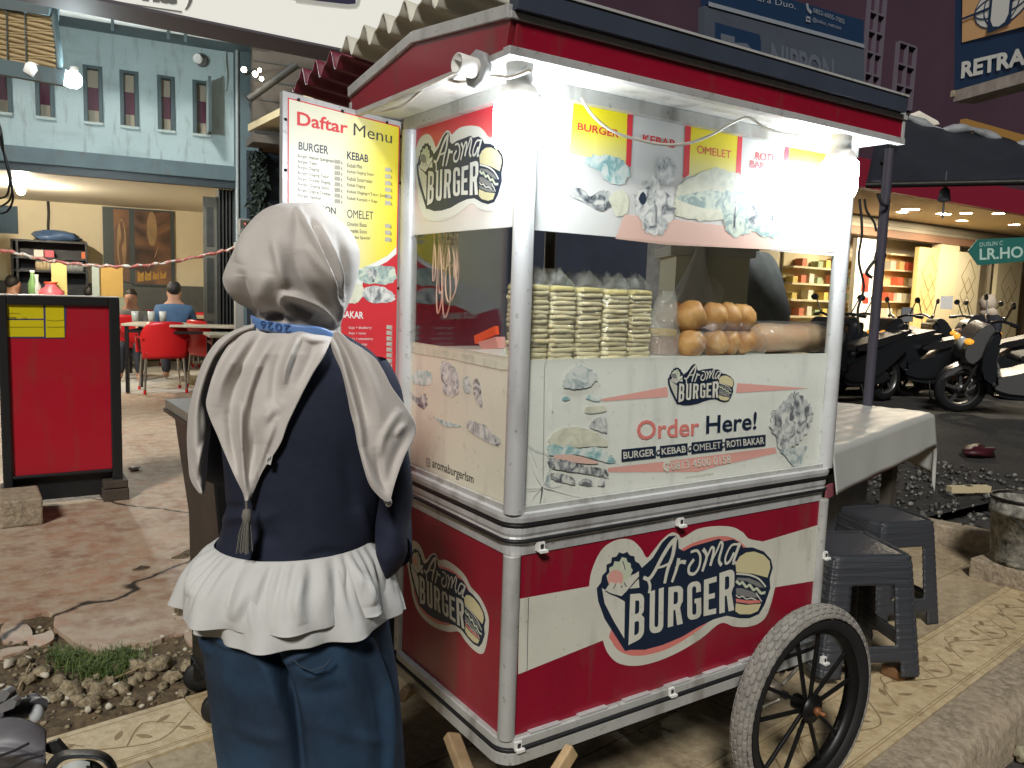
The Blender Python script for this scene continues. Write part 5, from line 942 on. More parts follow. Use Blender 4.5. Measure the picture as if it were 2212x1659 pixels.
wallbit('door_pillar', 2022, 2062, 528, 790, SHOPW, DY-.1, .22); wallbit('door_pillar', 1842, 1893, 515, 790, mat('white_tile_wall', (.72, .70, .62), .4), DY-.05); wallbit('red_decal', 1862, 1877, 590, 630, mat('red_decal', (.6, .04, .02), .5), DY-.06, .008); wallbit('red_decal', 1864, 1876, 642, 655, mat('red_decal', (.6, .04, .02), .5), DY-.06, .008); wallbit('wall_panel', 2150, 2185, 540, 800, SHOPW); wallbit('wall_panel', 2240, 2300, 540, 800, SHOPW)
WARM = mat('warm_door', (.72, .52, .22), .5); LIN = mat('door_line', (.30, .22, .10), .5); PALED = mat('pale_door', (.66, .60, .42), .5)
for x0, x1, y0, y1, m_, lb in ((1978, 2030, 535, 730, WARM, 'warm'), (2064, 2112, 545, 730, PALED, 'pale'), (2148, 2200, 560, 760, PALED, 'far')):
    d, X0, X1, Z0, Z1 = wallbit('shop_door', x0, x1, y0, y1, m_, DY-.04); a = Art((0, DY-.04, 0), (1, 0, 0), (0, 0, 1), (0, -1, 0), .004, .001); cx = (X0+X1)/2; w_ = (X1-X0)*.32; h = Z1-Z0
    for k in range(3): cz = Z0+h*(.30+.21*k); p_ = [(cx, cz-h*.2), (cx+w_, cz), (cx, cz+h*.2), (cx-w_, cz), (cx, cz-h*.2)]; a.stroke(p_, .03, LIN, 0)
    a.build('diamond_trim', d)
# bright shelves in the shop window
wb, X0, X1, Z0, Z1 = wallbit('display_case', 1898, 1972, 553, 720, mat('display_back', (.70, .50, .24), .6), DY+.5)
for i in range(5):
    for j in range(4):
        m_ = mat('goods_%d' % ((i*3+j*2) % 5), ((.62, .55, .40), (.60, .10, .05), (.40, .36, .28), (.66, .60, .5), (.55, .30, .12))[(i*3+j*2) % 5], .6)
        if (i+j*2) % 4 < 3: w_ = (X1-X0)/4; h = (Z1-Z0)/5; MB().box((X0+j*w_+.06, DY+.30, Z0+i*h+.03), (X0+(j+1)*w_-.08, DY+.48, Z0+i*h+h*.62)).build('goods_box', m_, wb)
for i in range(6): MB().box((X0, DY+.28, Z0+i*(Z1-Z0)/5), (X1, DY+.5, Z0+i*(Z1-Z0)/5+.03)).build('display_shelf', SHOPW, wb)
MB().box((X0-.3, DY+.02, Z0), (X1+.2, DY+.025, Z1)).build('window_glass', CLEAR, shop)
# shelves seen through the cart's glass
wb, X0, X1, Z0, Z1 = wallbit('wall_shelves', 1688, 1838, 548, 720, SHOPW, DY+.6)
for i in range(5):
    MB().box((X0, DY+.35, Z0+i*(Z1-Z0)/5), (X1, DY+.6, Z0+i*(Z1-Z0)/5+.04)).build('wall_shelf', SHOPW, wb)
    for j in range(9):
        if (i*5+j*3) % 7 < 5: w_ = (X1-X0)/9; h = (Z1-Z0)/5; MB().box((X0+j*w_+.05, DY+.38, Z0+i*h+.045), (X0+(j+1)*w_-.06, DY+.56, Z0+i*h+h*(.5+.1*(j % 3)))).build('packet', mat('packet_%d' % (j % 4), ((.60, .45, .12), (.55, .18, .10), (.62, .58, .46), (.30, .36, .22))[j % 4], .6), wb)
# downlights
lamps = []
for i, (x, y) in enumerate(((2087, 460), (2157, 460.5), (2150, 440), (2200, 441), (2212, 452), (1960, 452), (1890, 470), (1820, 490), (1760, 505))):
    p = on_z(x, y, zc+.1)
    if p.y > DY or p.y < SY: p.y = (SY+DY)/2+.4*(i % 2)
    t = thing('downlight', p, ('round lit downlight in the cream arcade ceiling' if i < 9 else ''), 'downlight', 'downlights in the arcade ceiling')
    MB().lathe([(.13, -.008), (.13, .0), (.10, .0), (.10, -.008), (.13, -.008)], Matrix.Translation(p), 18).build('trim_ring', WPLAS, t); MB().lathe([(0, -.006), (.10, -.006)], Matrix.Translation(p), 18).build('lens', mat('downlight_lens', (1, .85, .6), .4, emit=700, ecol=(1, .86, .64)), t)
# signs on the upper wall
def upsign(name, label, corners, m_, th=.12, v=SY):
    P = [sy(x, y, v-th) for x, y in corners]; t = thing(name, (P[0][0], v, P[0][1]), label, 'sign'); b = MB(); b.prism([(x, v-th, z) for x, z in P], (0, th-.01, 0)); return t, b.build('panel', m_, t), Art((0, v-th, 0), (1, 0, 0), (0, 0, 1), (0, -1, 0), .006, .002)
t, pn, a = upsign('banner_sign', 'navy banner with a phone number high on the maroon shop house', ((1528, 10), (1866, 101), (1866, 44), (1528, -52)), NAVYB); q = lambda *p_: Q(a, lambda x, y: (x, y), *p_)
a.quad('ara Duo.', *q((1636,2),(1718,20),(1718,6),(1636,-13)), m=PALEL); a.quad('0852-6005-7005', *q((1756,27),(1823,52),(1823,42),(1756,17)), m=PALEL); a.quad('@toko_retraco', *q((1754,48),(1816,67),(1816,56),(1754,37)), m=PALEL)
a.stroke(q((1742,10),(1744,20),(1750,27)), .05, PALEL); a.stroke(q((1740,37),(1748,39),(1748,47),(1740,45),(1740,37)), .03, PALEL, 0); a.stroke(q((1530,9),(1864,100)), .05, PALEL, 0); a.build('printed_lines', pn)
t, pn, a = upsign('paint_shop_sign', 'large unlit grey board with a navy square logo behind the cart roof', ((1522, 160), (1866, 260), (1866, 104), (1522, 12)), GREYB); q = lambda *p_: Q(a, lambda x, y: (x, y), *p_)
a.poly(q((1544,48),(1640,75),(1643,88),(1643,170),(1544,140)), NAVYB); a.poly(q((1556,72),(1586,80),(1586,92),(1612,94),(1628,112),(1632,165),(1556,140)), mat('faint_logo', (.12, .14, .17), .5)); a.quad('NIPPON', *q((1664,152),(1800,190),(1800,128),(1664,92)), m=mat('faint_letters', (.115, .135, .17), .5), bold=.03); a.build('printed_logo', pn)
b = MB(); gb = mat('window_bar', (.13, .11, .14), .6)
for x0, x1, ys in ((1868, 1902, (-20, 30, 72, 118, 165, 215)), (1928, 1966, (95, 142, 188, 235))):
    X0, X1 = sy(x0, ys[2])[0], sy(x1, ys[2])[0]; Zt, Zb = sy((x0+x1)/2, ys[0])[1], sy((x0+x1)/2, ys[-1])[1]; w = MB()
    for X in (X0, (X0+X1)/2, X1): w.box((X-.015, SY-.06, Zb), (X+.015, SY-.001, Zt))
    for y in ys: z = sy((x0+x1)/2, y)[1]; w.box((X0+.016, SY-.055, z-.015), (X1-.016, SY-.002, z+.015))
    w.build('barred_window', gb, shop)
MB().box((10.5, SY-.5, 8.6), (13.0, SY-.001, 8.7)).build('ledge', MAROON, shop)
p = sy(2160, 308); MB().box((sy(2050, 308)[0], SY-.25, p[1]-.12), (40, SY-.151, p[1]+.14)).build('ochre_band', mat('ochre_beam', (.36, .19, .05), .6), shop)
# projecting blue sign at the upper right
RD = 7.4; P = [at(2064, -60, RD), at(2260, -82, RD-.9), at(2260, 154, RD-.9), at(2061, 196, RD)]
P[2].z = P[3].z; rx = P[1]-P[0]; t = thing('projecting_sign', P[3], 'blue projecting sign with a globe emblem and white capitals at the upper right', 'sign'); U_ = Vector((rx.x, rx.y, 0)).normalized(); N_ = Vector((U_.y, -U_.x, 0))
if N_.dot(FW) > 0: N_ = -N_
b = MB(); b.prism(P, -N_*.22); pn = b.build('sign_box', NAVYB, t); a = Art(P[3], U_, (0, 0, 1), N_, .005, .002); q = lambda *p_: Q(a, lambda x, y: (x, y), *p_)
a.poly(q((2079,167-75),(2260,120-75),(2260,-90),(2081,-70)), mat('peach_panel', (.62, .36, .17), .5)); WL = mat('white_letter', (.66, .66, .62), .5)
a.quad('RETRA', *q((2077,170),(2218,139),(2219,101),(2079,134)), m=WL, bold=.04)
g0 = q((2166, 8))[0]; gx = abs(q((2212, 8))[0][0]-g0[0]); gy = abs(q((2166, 56))[0][1]-g0[1])
ell = lambda kx, ky, n=24: [(g0[0]+gx*1.35*kx*math.cos(t_*2*math.pi/n), g0[1]+gy*ky*math.sin(t_*2*math.pi/n)) for t_ in range(n+1)]
a.poly(ell(1, 1.0)[:-1], NAVYB); a.poly(ell(.95, .95)[:-1], WL); a.stroke(ell(.62, .95), .012, NAVYB, 0); a.stroke(ell(.97, .5), .012, NAVYB, 0); a.stroke([(g0[0]-gx*1.9, g0[1]), (g0[0]+gx*1.9, g0[1])], .02, NAVYB, 0)
a.poly([(g0[0]-gx*.55, g0[1]+gy*1.05), (g0[0]+gx*.55, g0[1]+gy*1.05), (g0[0]+gx*.55, g0[1]-gy*1.05), (g0[0]-gx*.55, g0[1]-gy*1.12)], NAVYB); a.poly([(g0[0]-gx*.42, g0[1]+gy*1.0), (g0[0]+gx*.42, g0[1]+gy*1.0), (g0[0]+gx*.42, g0[1]-gy*.6), (g0[0]+gx*.28, g0[1]-gy*.9), (g0[0], g0[1]-gy*1.0), (g0[0]-gx*.28, g0[1]-gy*.9), (g0[0]-gx*.42, g0[1]-gy*.6)], WL); a.build('sign_print', pn)
MB().box((P[3].x-.02, P[3].y-.02, P[3].z-.055), (P[3].x+.02, P[3].y+.02, P[3].z)).build('bracket', CONC, t); b = MB(); b.prism([p_+Vector((0, 0, -.10)) for p_ in (P[3], P[2], P[2]-N_*.22, P[3]-N_*.22)], (0, 0, .099)); b.build('lower_rim', mat('worn_rim', (.40, .34, .30), .8, var=.5, vs=8), t)
# green street arrow
d_ = 13.2; t = thing('street_name_sign', at(2150, 545, d_), 'green arrow shaped street name sign pointing left', 'sign'); A_ = [at(x, y, d_) for x, y in ((2091, 542), (2112, 517), (2240, 511), (2240, 562), (2113, 573))]; c_ = (A_[1]+A_[4])/2; U_ = Vector((A_[2].x-A_[1].x, A_[2].y-A_[1].y, 0)).normalized(); N_ = Vector((U_.y, -U_.x, 0)); N_ = N_ if N_.dot(FW) < 0 else -N_
a = Art(c_, U_, (0, 0, 1), N_, .003, .001); q = lambda *p_: Q(a, lambda x, y: (x, y), *p_); pts = q((2091,542),(2112,517),(2240,511),(2240,562),(2113,573)); b = MB(); b.prism([c_+U_*u+Vector((0, 0, w)) for u, w in pts], -N_*.02); pn = b.build('arrow_plate', mat('green_plate', (.02, .13, .11), .4), t)
GLT = mat('pale_green_letter', (.42, .58, .52), .5); a.quad('LR.HOR', *q((2116,562),(2232,555),(2232,530),(2116,537)), m=GLT, bold=.02); a.quad('DUSUN C', *q((2116,533),(2166,529),(2166,520),(2116,524)), m=GLT); a.build('street_lettering', pn)
e = at(2139, 560, d_+.05); MB().tube([(e.x, e.y, -.17), (e.x, e.y, e.z+.12)], .035, 10).build('post', mat('tan_post', (.36, .27, .15), .6), t)
# dark tarpaulin awning with its thin post
TARP = mat('black_tarp', (.016, .02, .03), .55, var=.4, vs=2, bump=.3, bs=6); t = thing('tarp_awning', at(1960, 330, 5.6), 'black tarpaulin awning stretched from the cart towards the right edge', 'awning')
T0, T1, T2, T3 = at(1870, 400, 5.4), at(2260, 392, 5.0), at(2260, 322, 6.2), at(1905, 248, 6.4)
def tp_(u, v): p = T0.lerp(T1, u).lerp(T3.lerp(T2, u), v); return p+Vector((0, 0, -.10*math.sin(u*math.pi)*math.sin(v*math.pi)+.03*mnoise.noise((u*6, v*5, 0))))
b = MB(); b.grid(tp_, 24, 16); b.build('tarp', TARP, t, solid=.01); b = MB(); Pp = [T3.lerp(T2, u)+Vector((0, 0, .03*math.sin(u*14))) for u in [i/16 for i in range(17)]]; b.tube(Pp, [.035+.015*math.sin(i*1.9) for i in range(17)], 7); b.build('rolled_edge', mat('worn_tarp', (.30, .32, .33), .6, var=.6, vs=7), t)
MB().tube([T0, T1], .02, 8).build('front_rail', IRON, t); MB().tube([at(1905, 352, 5.6), at(1962, 246, 5.7)], .012, 6).build('brace', IRON, t)
e = at(1874, 868, 5.2); f = at(1890, 400, 5.2); MB().tube([(e.x, e.y, -.06), (e.x+.01, e.y, f.z+.2)], .03, 12).build('post', mat('purple_grey_post', (.055, .05, .07), .5), t)
b = MB(); b.tube(smooth_line([at(x, y, 5.15) for x, y in ((1857,430),(1862,500),(1855,560),(1866,620),(1853,670),(1857,720))], 5), .008, 6).tube(smooth_line([at(x, y, 5.1) for x, y in ((1868,430),(1872,455),(1888,480),(1893,500))], 5), .007, 6).tube(smooth_line([at(x, y, 5.0) for x, y in ((1896,418),(1905,440),(1918,442),(1920,430))], 4), .010, 6).tube(smooth_line([at(x, y, 5.1) for x, y in ((1892,560),(1880,575),(1872,590),(1884,600))], 4), .012, 6).build('dangling_cord', RUB, t)
b = MB(); b.bar(at(1890, 553, 5.15), at(1912, 556, 5.1), .02, .05); b.build('cord_clamp', IRON, t)
e = at(2045, 370, 5.3); b = MB(); b.tube([e, e-Vector((0, 0, .10))], .004, 6).lathe([(0, -.20), (.04, -.19), (.03, -.12), (.01, -.10)], Matrix.Translation(e), 12).tube([e-Vector((0, 0, .2)), e-Vector((0, 0, .30))], .006, 6); tag(b.build('hanging_scale', mat('dull_metal', (.10, .11, .13), .5)), 'small dark hanging weight below the black tarpaulin', 'hook')
WPL = mat('white_panel', (.62, .58, .50), .6); b = MB(); b.prism([at(x, y, 7.2) for x, y in ((1944, 262), (1990, 246), (2030, 268), (1966, 278))], (0, .02, .03)); tag(b.build('ceiling_panel', WPL), 'pale triangular panel lit beneath the dark awning right of the cart roof', 'panel')
# corrugated awning behind the cart, seen from below
CA = mat('corrugated_cream', (.62, .60, .50), .5, var=.1, vs=3); CB = mat('corrugated_maroon', (.16, .014, .035), .45, var=.2, vs=3)
t = thing('corrugated_awning', (.9, 1.4, 2.3), 'corrugated awning, cream above and maroon below, over the back of the cart', 'awning')
def corr(y0, y1, z, m_, drop):
    n = int((y1-y0)/.165*18)
    def f(u, v): y = y0+(y1-y0)*u; ph = (y/.165) % 1; w = .032*math.sin(2*math.pi*ph)+.014*math.sin(4*math.pi*ph); return Vector((.30+v*.55, y, z+w-drop*v*.4))
    b = MB(); b.grid(f, n, 6); b.build('roof_sheet', m_, t, solid=.006)
corr(.82, 1.74, 2.315, CA, .16); corr(1.72, 2.30, 2.295, CB, .16); b = MB(); b.bar((.72, .84, 2.21), (.72, 2.3, 2.19), .04, .05); b.build('purlin', IRON, t)
MB().tube([(.72, 2.25, -.05), (.72, 2.25, 2.18)], .025, 8).build('post', IRON, t); MB().tube([(.72, .88, -.05), (.72, .88, 2.2)], .02, 8).build('post', IRON, t)
# brown neighbour wall left of the awning
BW = mat('brown_sheet_wall', (.13, .11, .09), .7, var=.35, vs=2, bump=.2, bs=8); nb = thing('neighbour_building', cw(AR+1.4, -.2, 0), 'dim brown boarded building between the cafe and the corrugated awning', 'building')
xa = chit(546, 200, -.6)[0]; zt_ = chit(560, 92, -.6)[1]; zlo = chit(545, 296, -.6)[1]
b = MB(); cbox(b, xa, xa+3.2, -.6, -.45, zlo, zt_+2); b.build('boarded_wall', BW, nb)
for i in range(14): z = zlo+(zt_+2-zlo)*i/14; b = MB(); cbox(b, xa, xa+3.2, -.612, -.601, z, z+.012); b.build('board_joint', DGREY, nb)
b = MB(); cbox(b, xa-.05, xa+3.2, -.9, -.45, zlo-.1, zlo-.01); b.build('ledge', BW, nb); b = MB(); cbox(b, xa, xa+3.2, -.2, -.1, 0, zlo-.1); b.build('dark_front', mat('dark_front', (.018, .024, .034), .6), nb)
e0 = chit(536, 215, -1.0); e1 = chit(640, 140, -1.0); MB().tube([cw(e0[0], -1.0, e0[1]), cw(e1[0], -1.0, e1[1])], .045, 8).build('sloping_pipe', mat('sloping_pipe', (.05, .05, .048), .6), nb)
a_, z_ = chit(551, 160, -1.2); t = thing('wall_floodlight', cw(a_, -1.2, z_), 'small lit lamp cluster on the dark wall above the menu board', 'lamp')
for dx, dz, r in ((0, 0, .03), (.07, -.04, .024), (-.12, .03, .03), (.05, .05, .02)): MB().blob(cw(a_+dx, -1.2, z_+dz), r, r, r, 10).build('lamp_globe', mat('flood_globe', (1, .9, .7), .4, emit=40, ecol=(1, .88, .65)), t)
b = MB(); b.tube([cw(a_, -1.2, z_+.05), cw(a_, -.62, z_+.12)], .02, 6); b.build('arm', IRON, t)
IVY = mat('ivy_leaf', (.018, .03, .02), .6, var=.5, vs=30); b = MB(); qr = random.Random(5)
for k in range(420):
    x, y = 557+qr.gauss(0, 9), qr.uniform(330, 520); a_, z_ = chit(x, y, -.35); an = qr.uniform(0, 6.28); r = qr.uniform(.03, .06); c_ = cw(a_, -.35+qr.uniform(-.1, .1), z_); d = C1*math.cos(an)+Vector((0, 0, math.sin(an))); n_ = d.cross(C2); b.add([c_-d*r, c_+n_*r*.5-C2*.02, c_+d*r, c_-n_*r*.5-C2*.02], [(0, 1, 2, 3)])
ivy = thing('climbing_plant', cw(chit(557, 520, -.35)[0], -.35, 0), 'dark climbing plant on the unlit wall above the white headscarf', 'plant'); b.build('foliage', IVY, ivy)
a_, z_ = chit(557, 420, -.35); b = MB(); b.tube(smooth_line([cw(a_+.1*math.sin(k*1.3), -.28, k*.45) for k in range(9)], 4), .015, 6); b.build('stem', IRON, ivy)
# rubbish-strewn low wall, table, stools, bucket
b = MB(); Pw = [(3.10, 1.42), (3.72, 1.46), (3.86, .98), (3.98, -.1)]
for (x0, y0), (x1, y1) in zip(Pw, Pw[1:]): b.bar((x0, y0, .03), (x1, y1, .03), .13, .19)
tag(b.build('low_wall', CONC, bevel=.008), 'low concrete edging wall behind the plastic stools', 'wall')
CLOTH = mat('silver_cloth', (.50, .51, .48), .36, var=.12, vs=5, bump=.08, bs=25); NCL = mat('under_cloth', (.36, .10, .13), .6, var=.4, vs=20)
tb = thing('street_table', (3.1, 1.3, -.03), 'street table right of the cart, hidden under a grey plastic sheet', 'table')
A0, A1, A2, A3 = on_z(1750, 985, .75), on_z(2010, 892, .75), on_z(1880, 872, .75), on_z(1700, 872, .75); A0 = A1+(A0-A1).normalized()*1.75; ux = (A1-A0).normalized(); vy = Vector((-ux.y, ux.x, 0)); WT, DT = 1.75, .72
def tpnt(u, v, z): return A0+ux*u+vy*v+Vector((0, 0, z-.75))
b = MB(); b.prism([tpnt(0, 0, .70), tpnt(WT, 0, .70), tpnt(WT, DT, .70), tpnt(0, DT, .70)], (0, 0, .04)); b.build('table_top', WOOD, tb)
for u, v in ((WT-.45, .07), (.1, .07), (WT-.1, DT-.07), (.1, DT-.07)): b = MB(); b.prism([tpnt(u, v, -.05), tpnt(u+.10, v, -.05), tpnt(u+.10, v+.06, -.05), tpnt(u, v+.06, -.05)], (0, 0, .75)); b.build('leg', mat('old_plank', (.07, .06, .045), .8, var=.4, vs=8), tb)
cl = MB(); drop = .20
def cloth(u, v):
    U_ = u*(WT+.34)-.05; V_ = v*(DT+.40)-.20; z = .755; du = max(0, U_-WT); dv = max(0, -V_, V_-DT); Uc = min(U_, WT+.025*(1 if du else 0)); Vc = max(-.02, min(V_, DT+.02))
    fold = .006*math.sin(U_*5+V_*3)+.004*math.sin(U_*13); z -= du+dv*1.0
    if dv and V_ < 0: Vc = -.02-.03*dv/.2+fold*dv*3
    if du: Uc = WT+.02+.05*du/.3+.02*math.sin(V_*18)*du*3
    if not du and not dv: z += .006*mnoise.noise((U_*6, V_*6, 0))+.003*math.sin(V_*60+U_*6)*.4
    if du and V_ < .25: z -= .10*max(0, 1-abs(V_)/.25)*du/.3
    return tpnt(Uc, Vc, z)
cl.grid(cloth, 90, 60); tag(cl.build('table_cloth', CLOTH, None, solid=.003), 'grey plastic sheet draped over the street table with hanging corners', 'table cloth')
b = MB(); b.prism([tpnt(-.1, -.03, .54), tpnt(1.15, -.03, .53), tpnt(1.15, -.03, .565), tpnt(-.1, -.03, .60)], (0, .01, 0)); b.use; tag(b.build('printed_cloth', NCL), 'red edged printed cloth hanging below the grey plastic sheet', 'cloth')
b = MB(); b.prism([tpnt(.2, .12, -.05), tpnt(1.02, .12, -.05), tpnt(1.02, .6, -.05), tpnt(.2, .6, -.05)], (0, 0, .60)); tag(b.build('storage_box', DARKP, bevel=.01), 'dark navy storage box standing under the street table', 'box')
STL = mat('charcoal_wicker_plastic', (.035, .038, .045), .45, bump=.5, bs=14, stretch=(.6, .6, 9), spec=.6); STT = mat('charcoal_stool_top', (.045, .047, .055), .4, bump=.25, bs=70)
def stool(c, yaw, label, prev=None):
    if prev: o = clone(prev); o.location = c; o.rotation_euler = (0, 0, yaw); o['label'] = label; return o
    t = thing('plastic_stool', (0, 0, 0), label, 'stool', 'charcoal plastic stools'); H, a0, a1 = .46, .135, .175
    b = MB(); b.grid(lambda u, v: Vector(((2*u-1)*a0*.98, (2*v-1)*a0*.98, H-.004-.006*max(abs(2*u-1), abs(2*v-1))**6)), 12, 12); b.build('seat', STT, t, solid=.006)
    b = MB()
    for k in range(4):
        Mx = Matrix.Rotation(k*math.pi/2, 4, 'Z'); n, mrow = 24, 46; vs = []; cell = lambda u, z: None
        def wall(u, z): s_ = a1+(a0-a1)*(z/H); s_ *= 1-.06*max(0, (z-H+.04)/.04)**2; ed = abs(u); cut = 1-.10*max(0, (ed-.86)/.14)**2; return Mx @ Vector((u*s_, -s_*cut-.0018*math.sin(z*420), z))
        for j in range(mrow+1):
            for i in range(n+1): vs.append(wall(-1+2*i/n, H*j/mrow))
        fs = []
        for j in range(mrow):
            for i in range(n):
                u = -1+2*(i+.5)/n; z = H*(j+.5)/mrow; rr = lambda uu, zz, hu, hz, r: max(abs(uu)-hu+r, 0)**2+max(abs(zz)-hz+r*.13, 0)**2*50 < r*r
                if rr(u, z-.235, .52, .115, .18) or (z < .058 and abs(u) < .62): continue
                fs.append((j*(n+1)+i, j*(n+1)+i+1, (j+1)*(n+1)+i+1, (j+1)*(n+1)+i))
        b.add(vs, fs, True)
    b.build('legs_frame', STL, t, solid=.007); t.location = c; t.rotation_euler = (0, 0, yaw); return t
s1 = stool((1.86, .40, .03), -.45, 'charcoal plastic stool nearest the cart wheel, resting on a brown block'); s1.scale = (1.18, 1.18, .98); stool((2.485, .634, 0), -.3, 'charcoal plastic stool behind the nearer one, beside the low wall', s1).scale = (1.05, 1.05, 1.0)
b = MB(); p = on_z(1942, 1462); b.box((p.x-.045, p.y-.03, .002), (p.x+.035, p.y+.05, .042)); tag(b.build('brown_block', mat('brick_brown', (.22, .11, .05), .7, var=.3, vs=20), bevel=.006), 'small brown block under a foot of the nearer stool', 'block')
BK = mat('mortar_stained_bucket', (.40, .38, .32), .75, var=.95, vs=24, col2=(.025, .024, .022), bump=.3, bs=60); t = thing('bucket', (3.53, .50, .10), 'mortar stained bucket at the right edge of the photo', 'bucket'); BM = Matrix.Translation((3.53, .50, .10))
MB().lathe([(0, 0), (.135, 0), (.14, .02), (.155, .26), (.165, .262), (.165, .285), (.158, .287), (.160, .335), (.152, .336), (.138, .03), (0, .025)], BM, 32).build('pail', BK, t); MB().lathe([(.150, .333), (.166, .333), (.166, .345), (.150, .345), (.150, .333)], BM, 32).build('rim', IRON, t)
b = MB(); b.tube(smooth_line([BM @ Vector((-.165, 0, .27)), BM @ Vector((-.12, -.13, .16)), BM @ Vector((0, -.18, .11)), BM @ Vector((.12, -.13, .16)), BM @ Vector((.165, 0, .27))], 5), .004, 6); b.build('handle', IRON, t)
tag(MB().box((3.38, .30, -.06), (3.72, .68, .098)).build('concrete_block', CONC, bevel=.01), 'concrete block under the stained bucket', 'block')
DEB = print_mat('debris_print', (.16, .16, .14), (.06, .055, .05), (.02, .018, .016), 14, .4, .6, .6); b = MB(); qr = random.Random(9)
for k in range(1200):
    x, y = qr.uniform(3.6, 6.6), qr.uniform(.5, 3.4); 
    if x < 4.1 and y < 1.6: continue
    r = qr.uniform(.008, .032); b.use(DEB if qr.random() < .9 else mat('pale_debris', (.20, .19, .17), .6)).blob((x, y, -.045+r*.3+.05*max(0, mnoise.noise((x*1.2, y*1.2, 2)))), r, r*qr.uniform(.4, 1), r*.6, 6, .5, k)
tag(b.build('rubble', None), 'dark rubble and litter behind the street table', 'rubble', kind='stuff')
b = MB(); p = on_z(2112, 975); b.blob((p.x, p.y, .0), .20, .14, .07, 12, .4, 4); tag(b.build('red_bag', mat('red_plastic_bag', (.04, .004, .008), .5)), 'small red plastic bag on the dark ground beyond the table', 'bag')
for px, py, lb in ((2075, 1058, 'pale plank scrap lying on the rubble left of the bucket'), (2110, 1057, 'second pale plank scrap just left of the bucket rim')): p = on_z(px, py); tag(MB().box((p.x-.10, p.y-.03, -.02), (p.x+.10, p.y+.03, .03), rot('Z', -25, p)).build('plank_scrap', mat('pale_wood', (.5, .42, .26), .7)), lb, 'wood scrap')
# ------------------------------------------------------------------ what stands in the glass case
FILM = glass_mat('clear_film', (.96, .97, .96), .07, .10, .07, 30); BREAD = mat('white_bread', (.80, .71, .48), .75, var=.25, vs=26, bump=.15, bs=90, col2=(.74, .60, .33)); CRUST = mat('yellow_crust', (.70, .56, .22), .7, var=.2, vs=20)
c2 = crop(2000, 850, 1.7015); SHZ = 1.2505
def bread_stack(x0, x1, yt, yb, label, seed):
    X0 = on_y(*c2(x0, 700), yb).x; X1 = on_y(*c2(x1, 700), yb).x; H = on_y(*c2((x0+x1)/2, yt), yb).z-SHZ; cx, hw, hd = (X0+X1)/2, (X1-X0)/2-.001, .05; qr = random.Random(seed)
    t = thing('bread_stack', (cx, yb+hd, SHZ), label, 'bread', 'bagged stacks of sliced white bread'); n = max(6, round(H/.0104)); b = MB(); h = H/n
    for k in range(n):
        dx, dy, tl = qr.uniform(-.0022, .0022), qr.uniform(-.003, .003), qr.uniform(-.0015, .0015); z0 = SHZ+k*h; vs = []; N = 40
        b.use(CRUST if k == n-1 else BREAD)
        prof = ((.94, .0), (.975, .12), (.995, .3), (1.0, .5), (.995, .7), (.975, .88), (.94, 1.0)) if k < n-1 else ((.96, .02), (1., .3), (.98, .8), (.90, 1.15), (.4, 1.25), (0.01, 1.27))
        for sc_, f in prof:
            for i in range(N):
                a = 2*math.pi*i/N; c_, s_ = math.cos(a), math.sin(a); e = .28; wob = 1+.018*math.sin(a*5+k*1.7+seed)+.022*math.sin(a*13+k*2.3+seed)
                vs.append((cx+dx+math.copysign(abs(c_)**e, c_)*hw*sc_*wob, yb+hd+dy+math.copysign(abs(s_)**e, s_)*hd*sc_*wob, z0+h*f+tl*c_+.0012*math.sin(a*3+k*2.1)))
        b.add(vs, [(j*N+i, j*N+(i+1) % N, (j+1)*N+(i+1) % N, (j+1)*N+i) for j in range(len(prof)-1) for i in range(N)], True)
    b.build('slices', None, t); b = MB()
    def film(u, v):
        a = 2*math.pi*u; c_, s_ = math.cos(a), math.sin(a); z = SHZ+.001+v*(H+.035); k = 1.04 if v < .84 else 1.04-(v-.84)/.16*.9; e = .3; w_ = 1+.02*mnoise.noise((c_*3, s_*3+seed, v*9)); return Vector((cx+(.012*math.sin(seed*2.1))*(max(0, v-.8)*5)+math.copysign(abs(c_)**e, c_)*hw*k*w_, yb+hd+math.copysign(abs(s_)**e, s_)*hd*(1.05 if v < .84 else 1.05-(v-.84)*1.5)*w_, z+.006*math.sin(a*4+seed)*(v > .85)))
    b.grid(film, 36, 30, wrap=True); b.add([(cx-hw*.1, yb+hd, SHZ+H+.005), (cx+hw*.55, yb+hd-.02, SHZ+H+.012), (cx+hw*.35+.012*math.sin(seed), yb+hd, SHZ+H+.048), (cx+hw*.05, yb+hd+.01, SHZ+H+.03)], [(0, 1, 2, 3)]); b.build('plastic_bag', FILM, t)
for i, (x0, x1, yt, yb, lb) in enumerate(((150, 285, 470, .032, 'leftmost bagged stack of white bread beside the corner post'), (288, 466, 478, .030, 'second bagged stack of white bread from the corner post'), (470, 642, 488, .034, 'middle bagged stack of white bread in the glass case'), (648, 818, 500, .030, 'fourth bagged stack of white bread from the corner post'), (822, 972, 505, .036, 'bagged stack of white bread next to the cake slice'))): bread_stack(x0, x1, yt, yb, lb, i+1)
BUN = mat('brown_bun', (.33, .125, .028), .5, var=.45, vs=20, col2=(.54, .32, .12), bump=.1, bs=60)
def px2(x, y, yy): return on_y(*c2(x, y), yy)
t = thing('bun_bag', (px2(1390, 920, .10).x, .11, SHZ), 'knotted clear bag of browned buns in two rows in the case', 'buns'); zl = SHZ
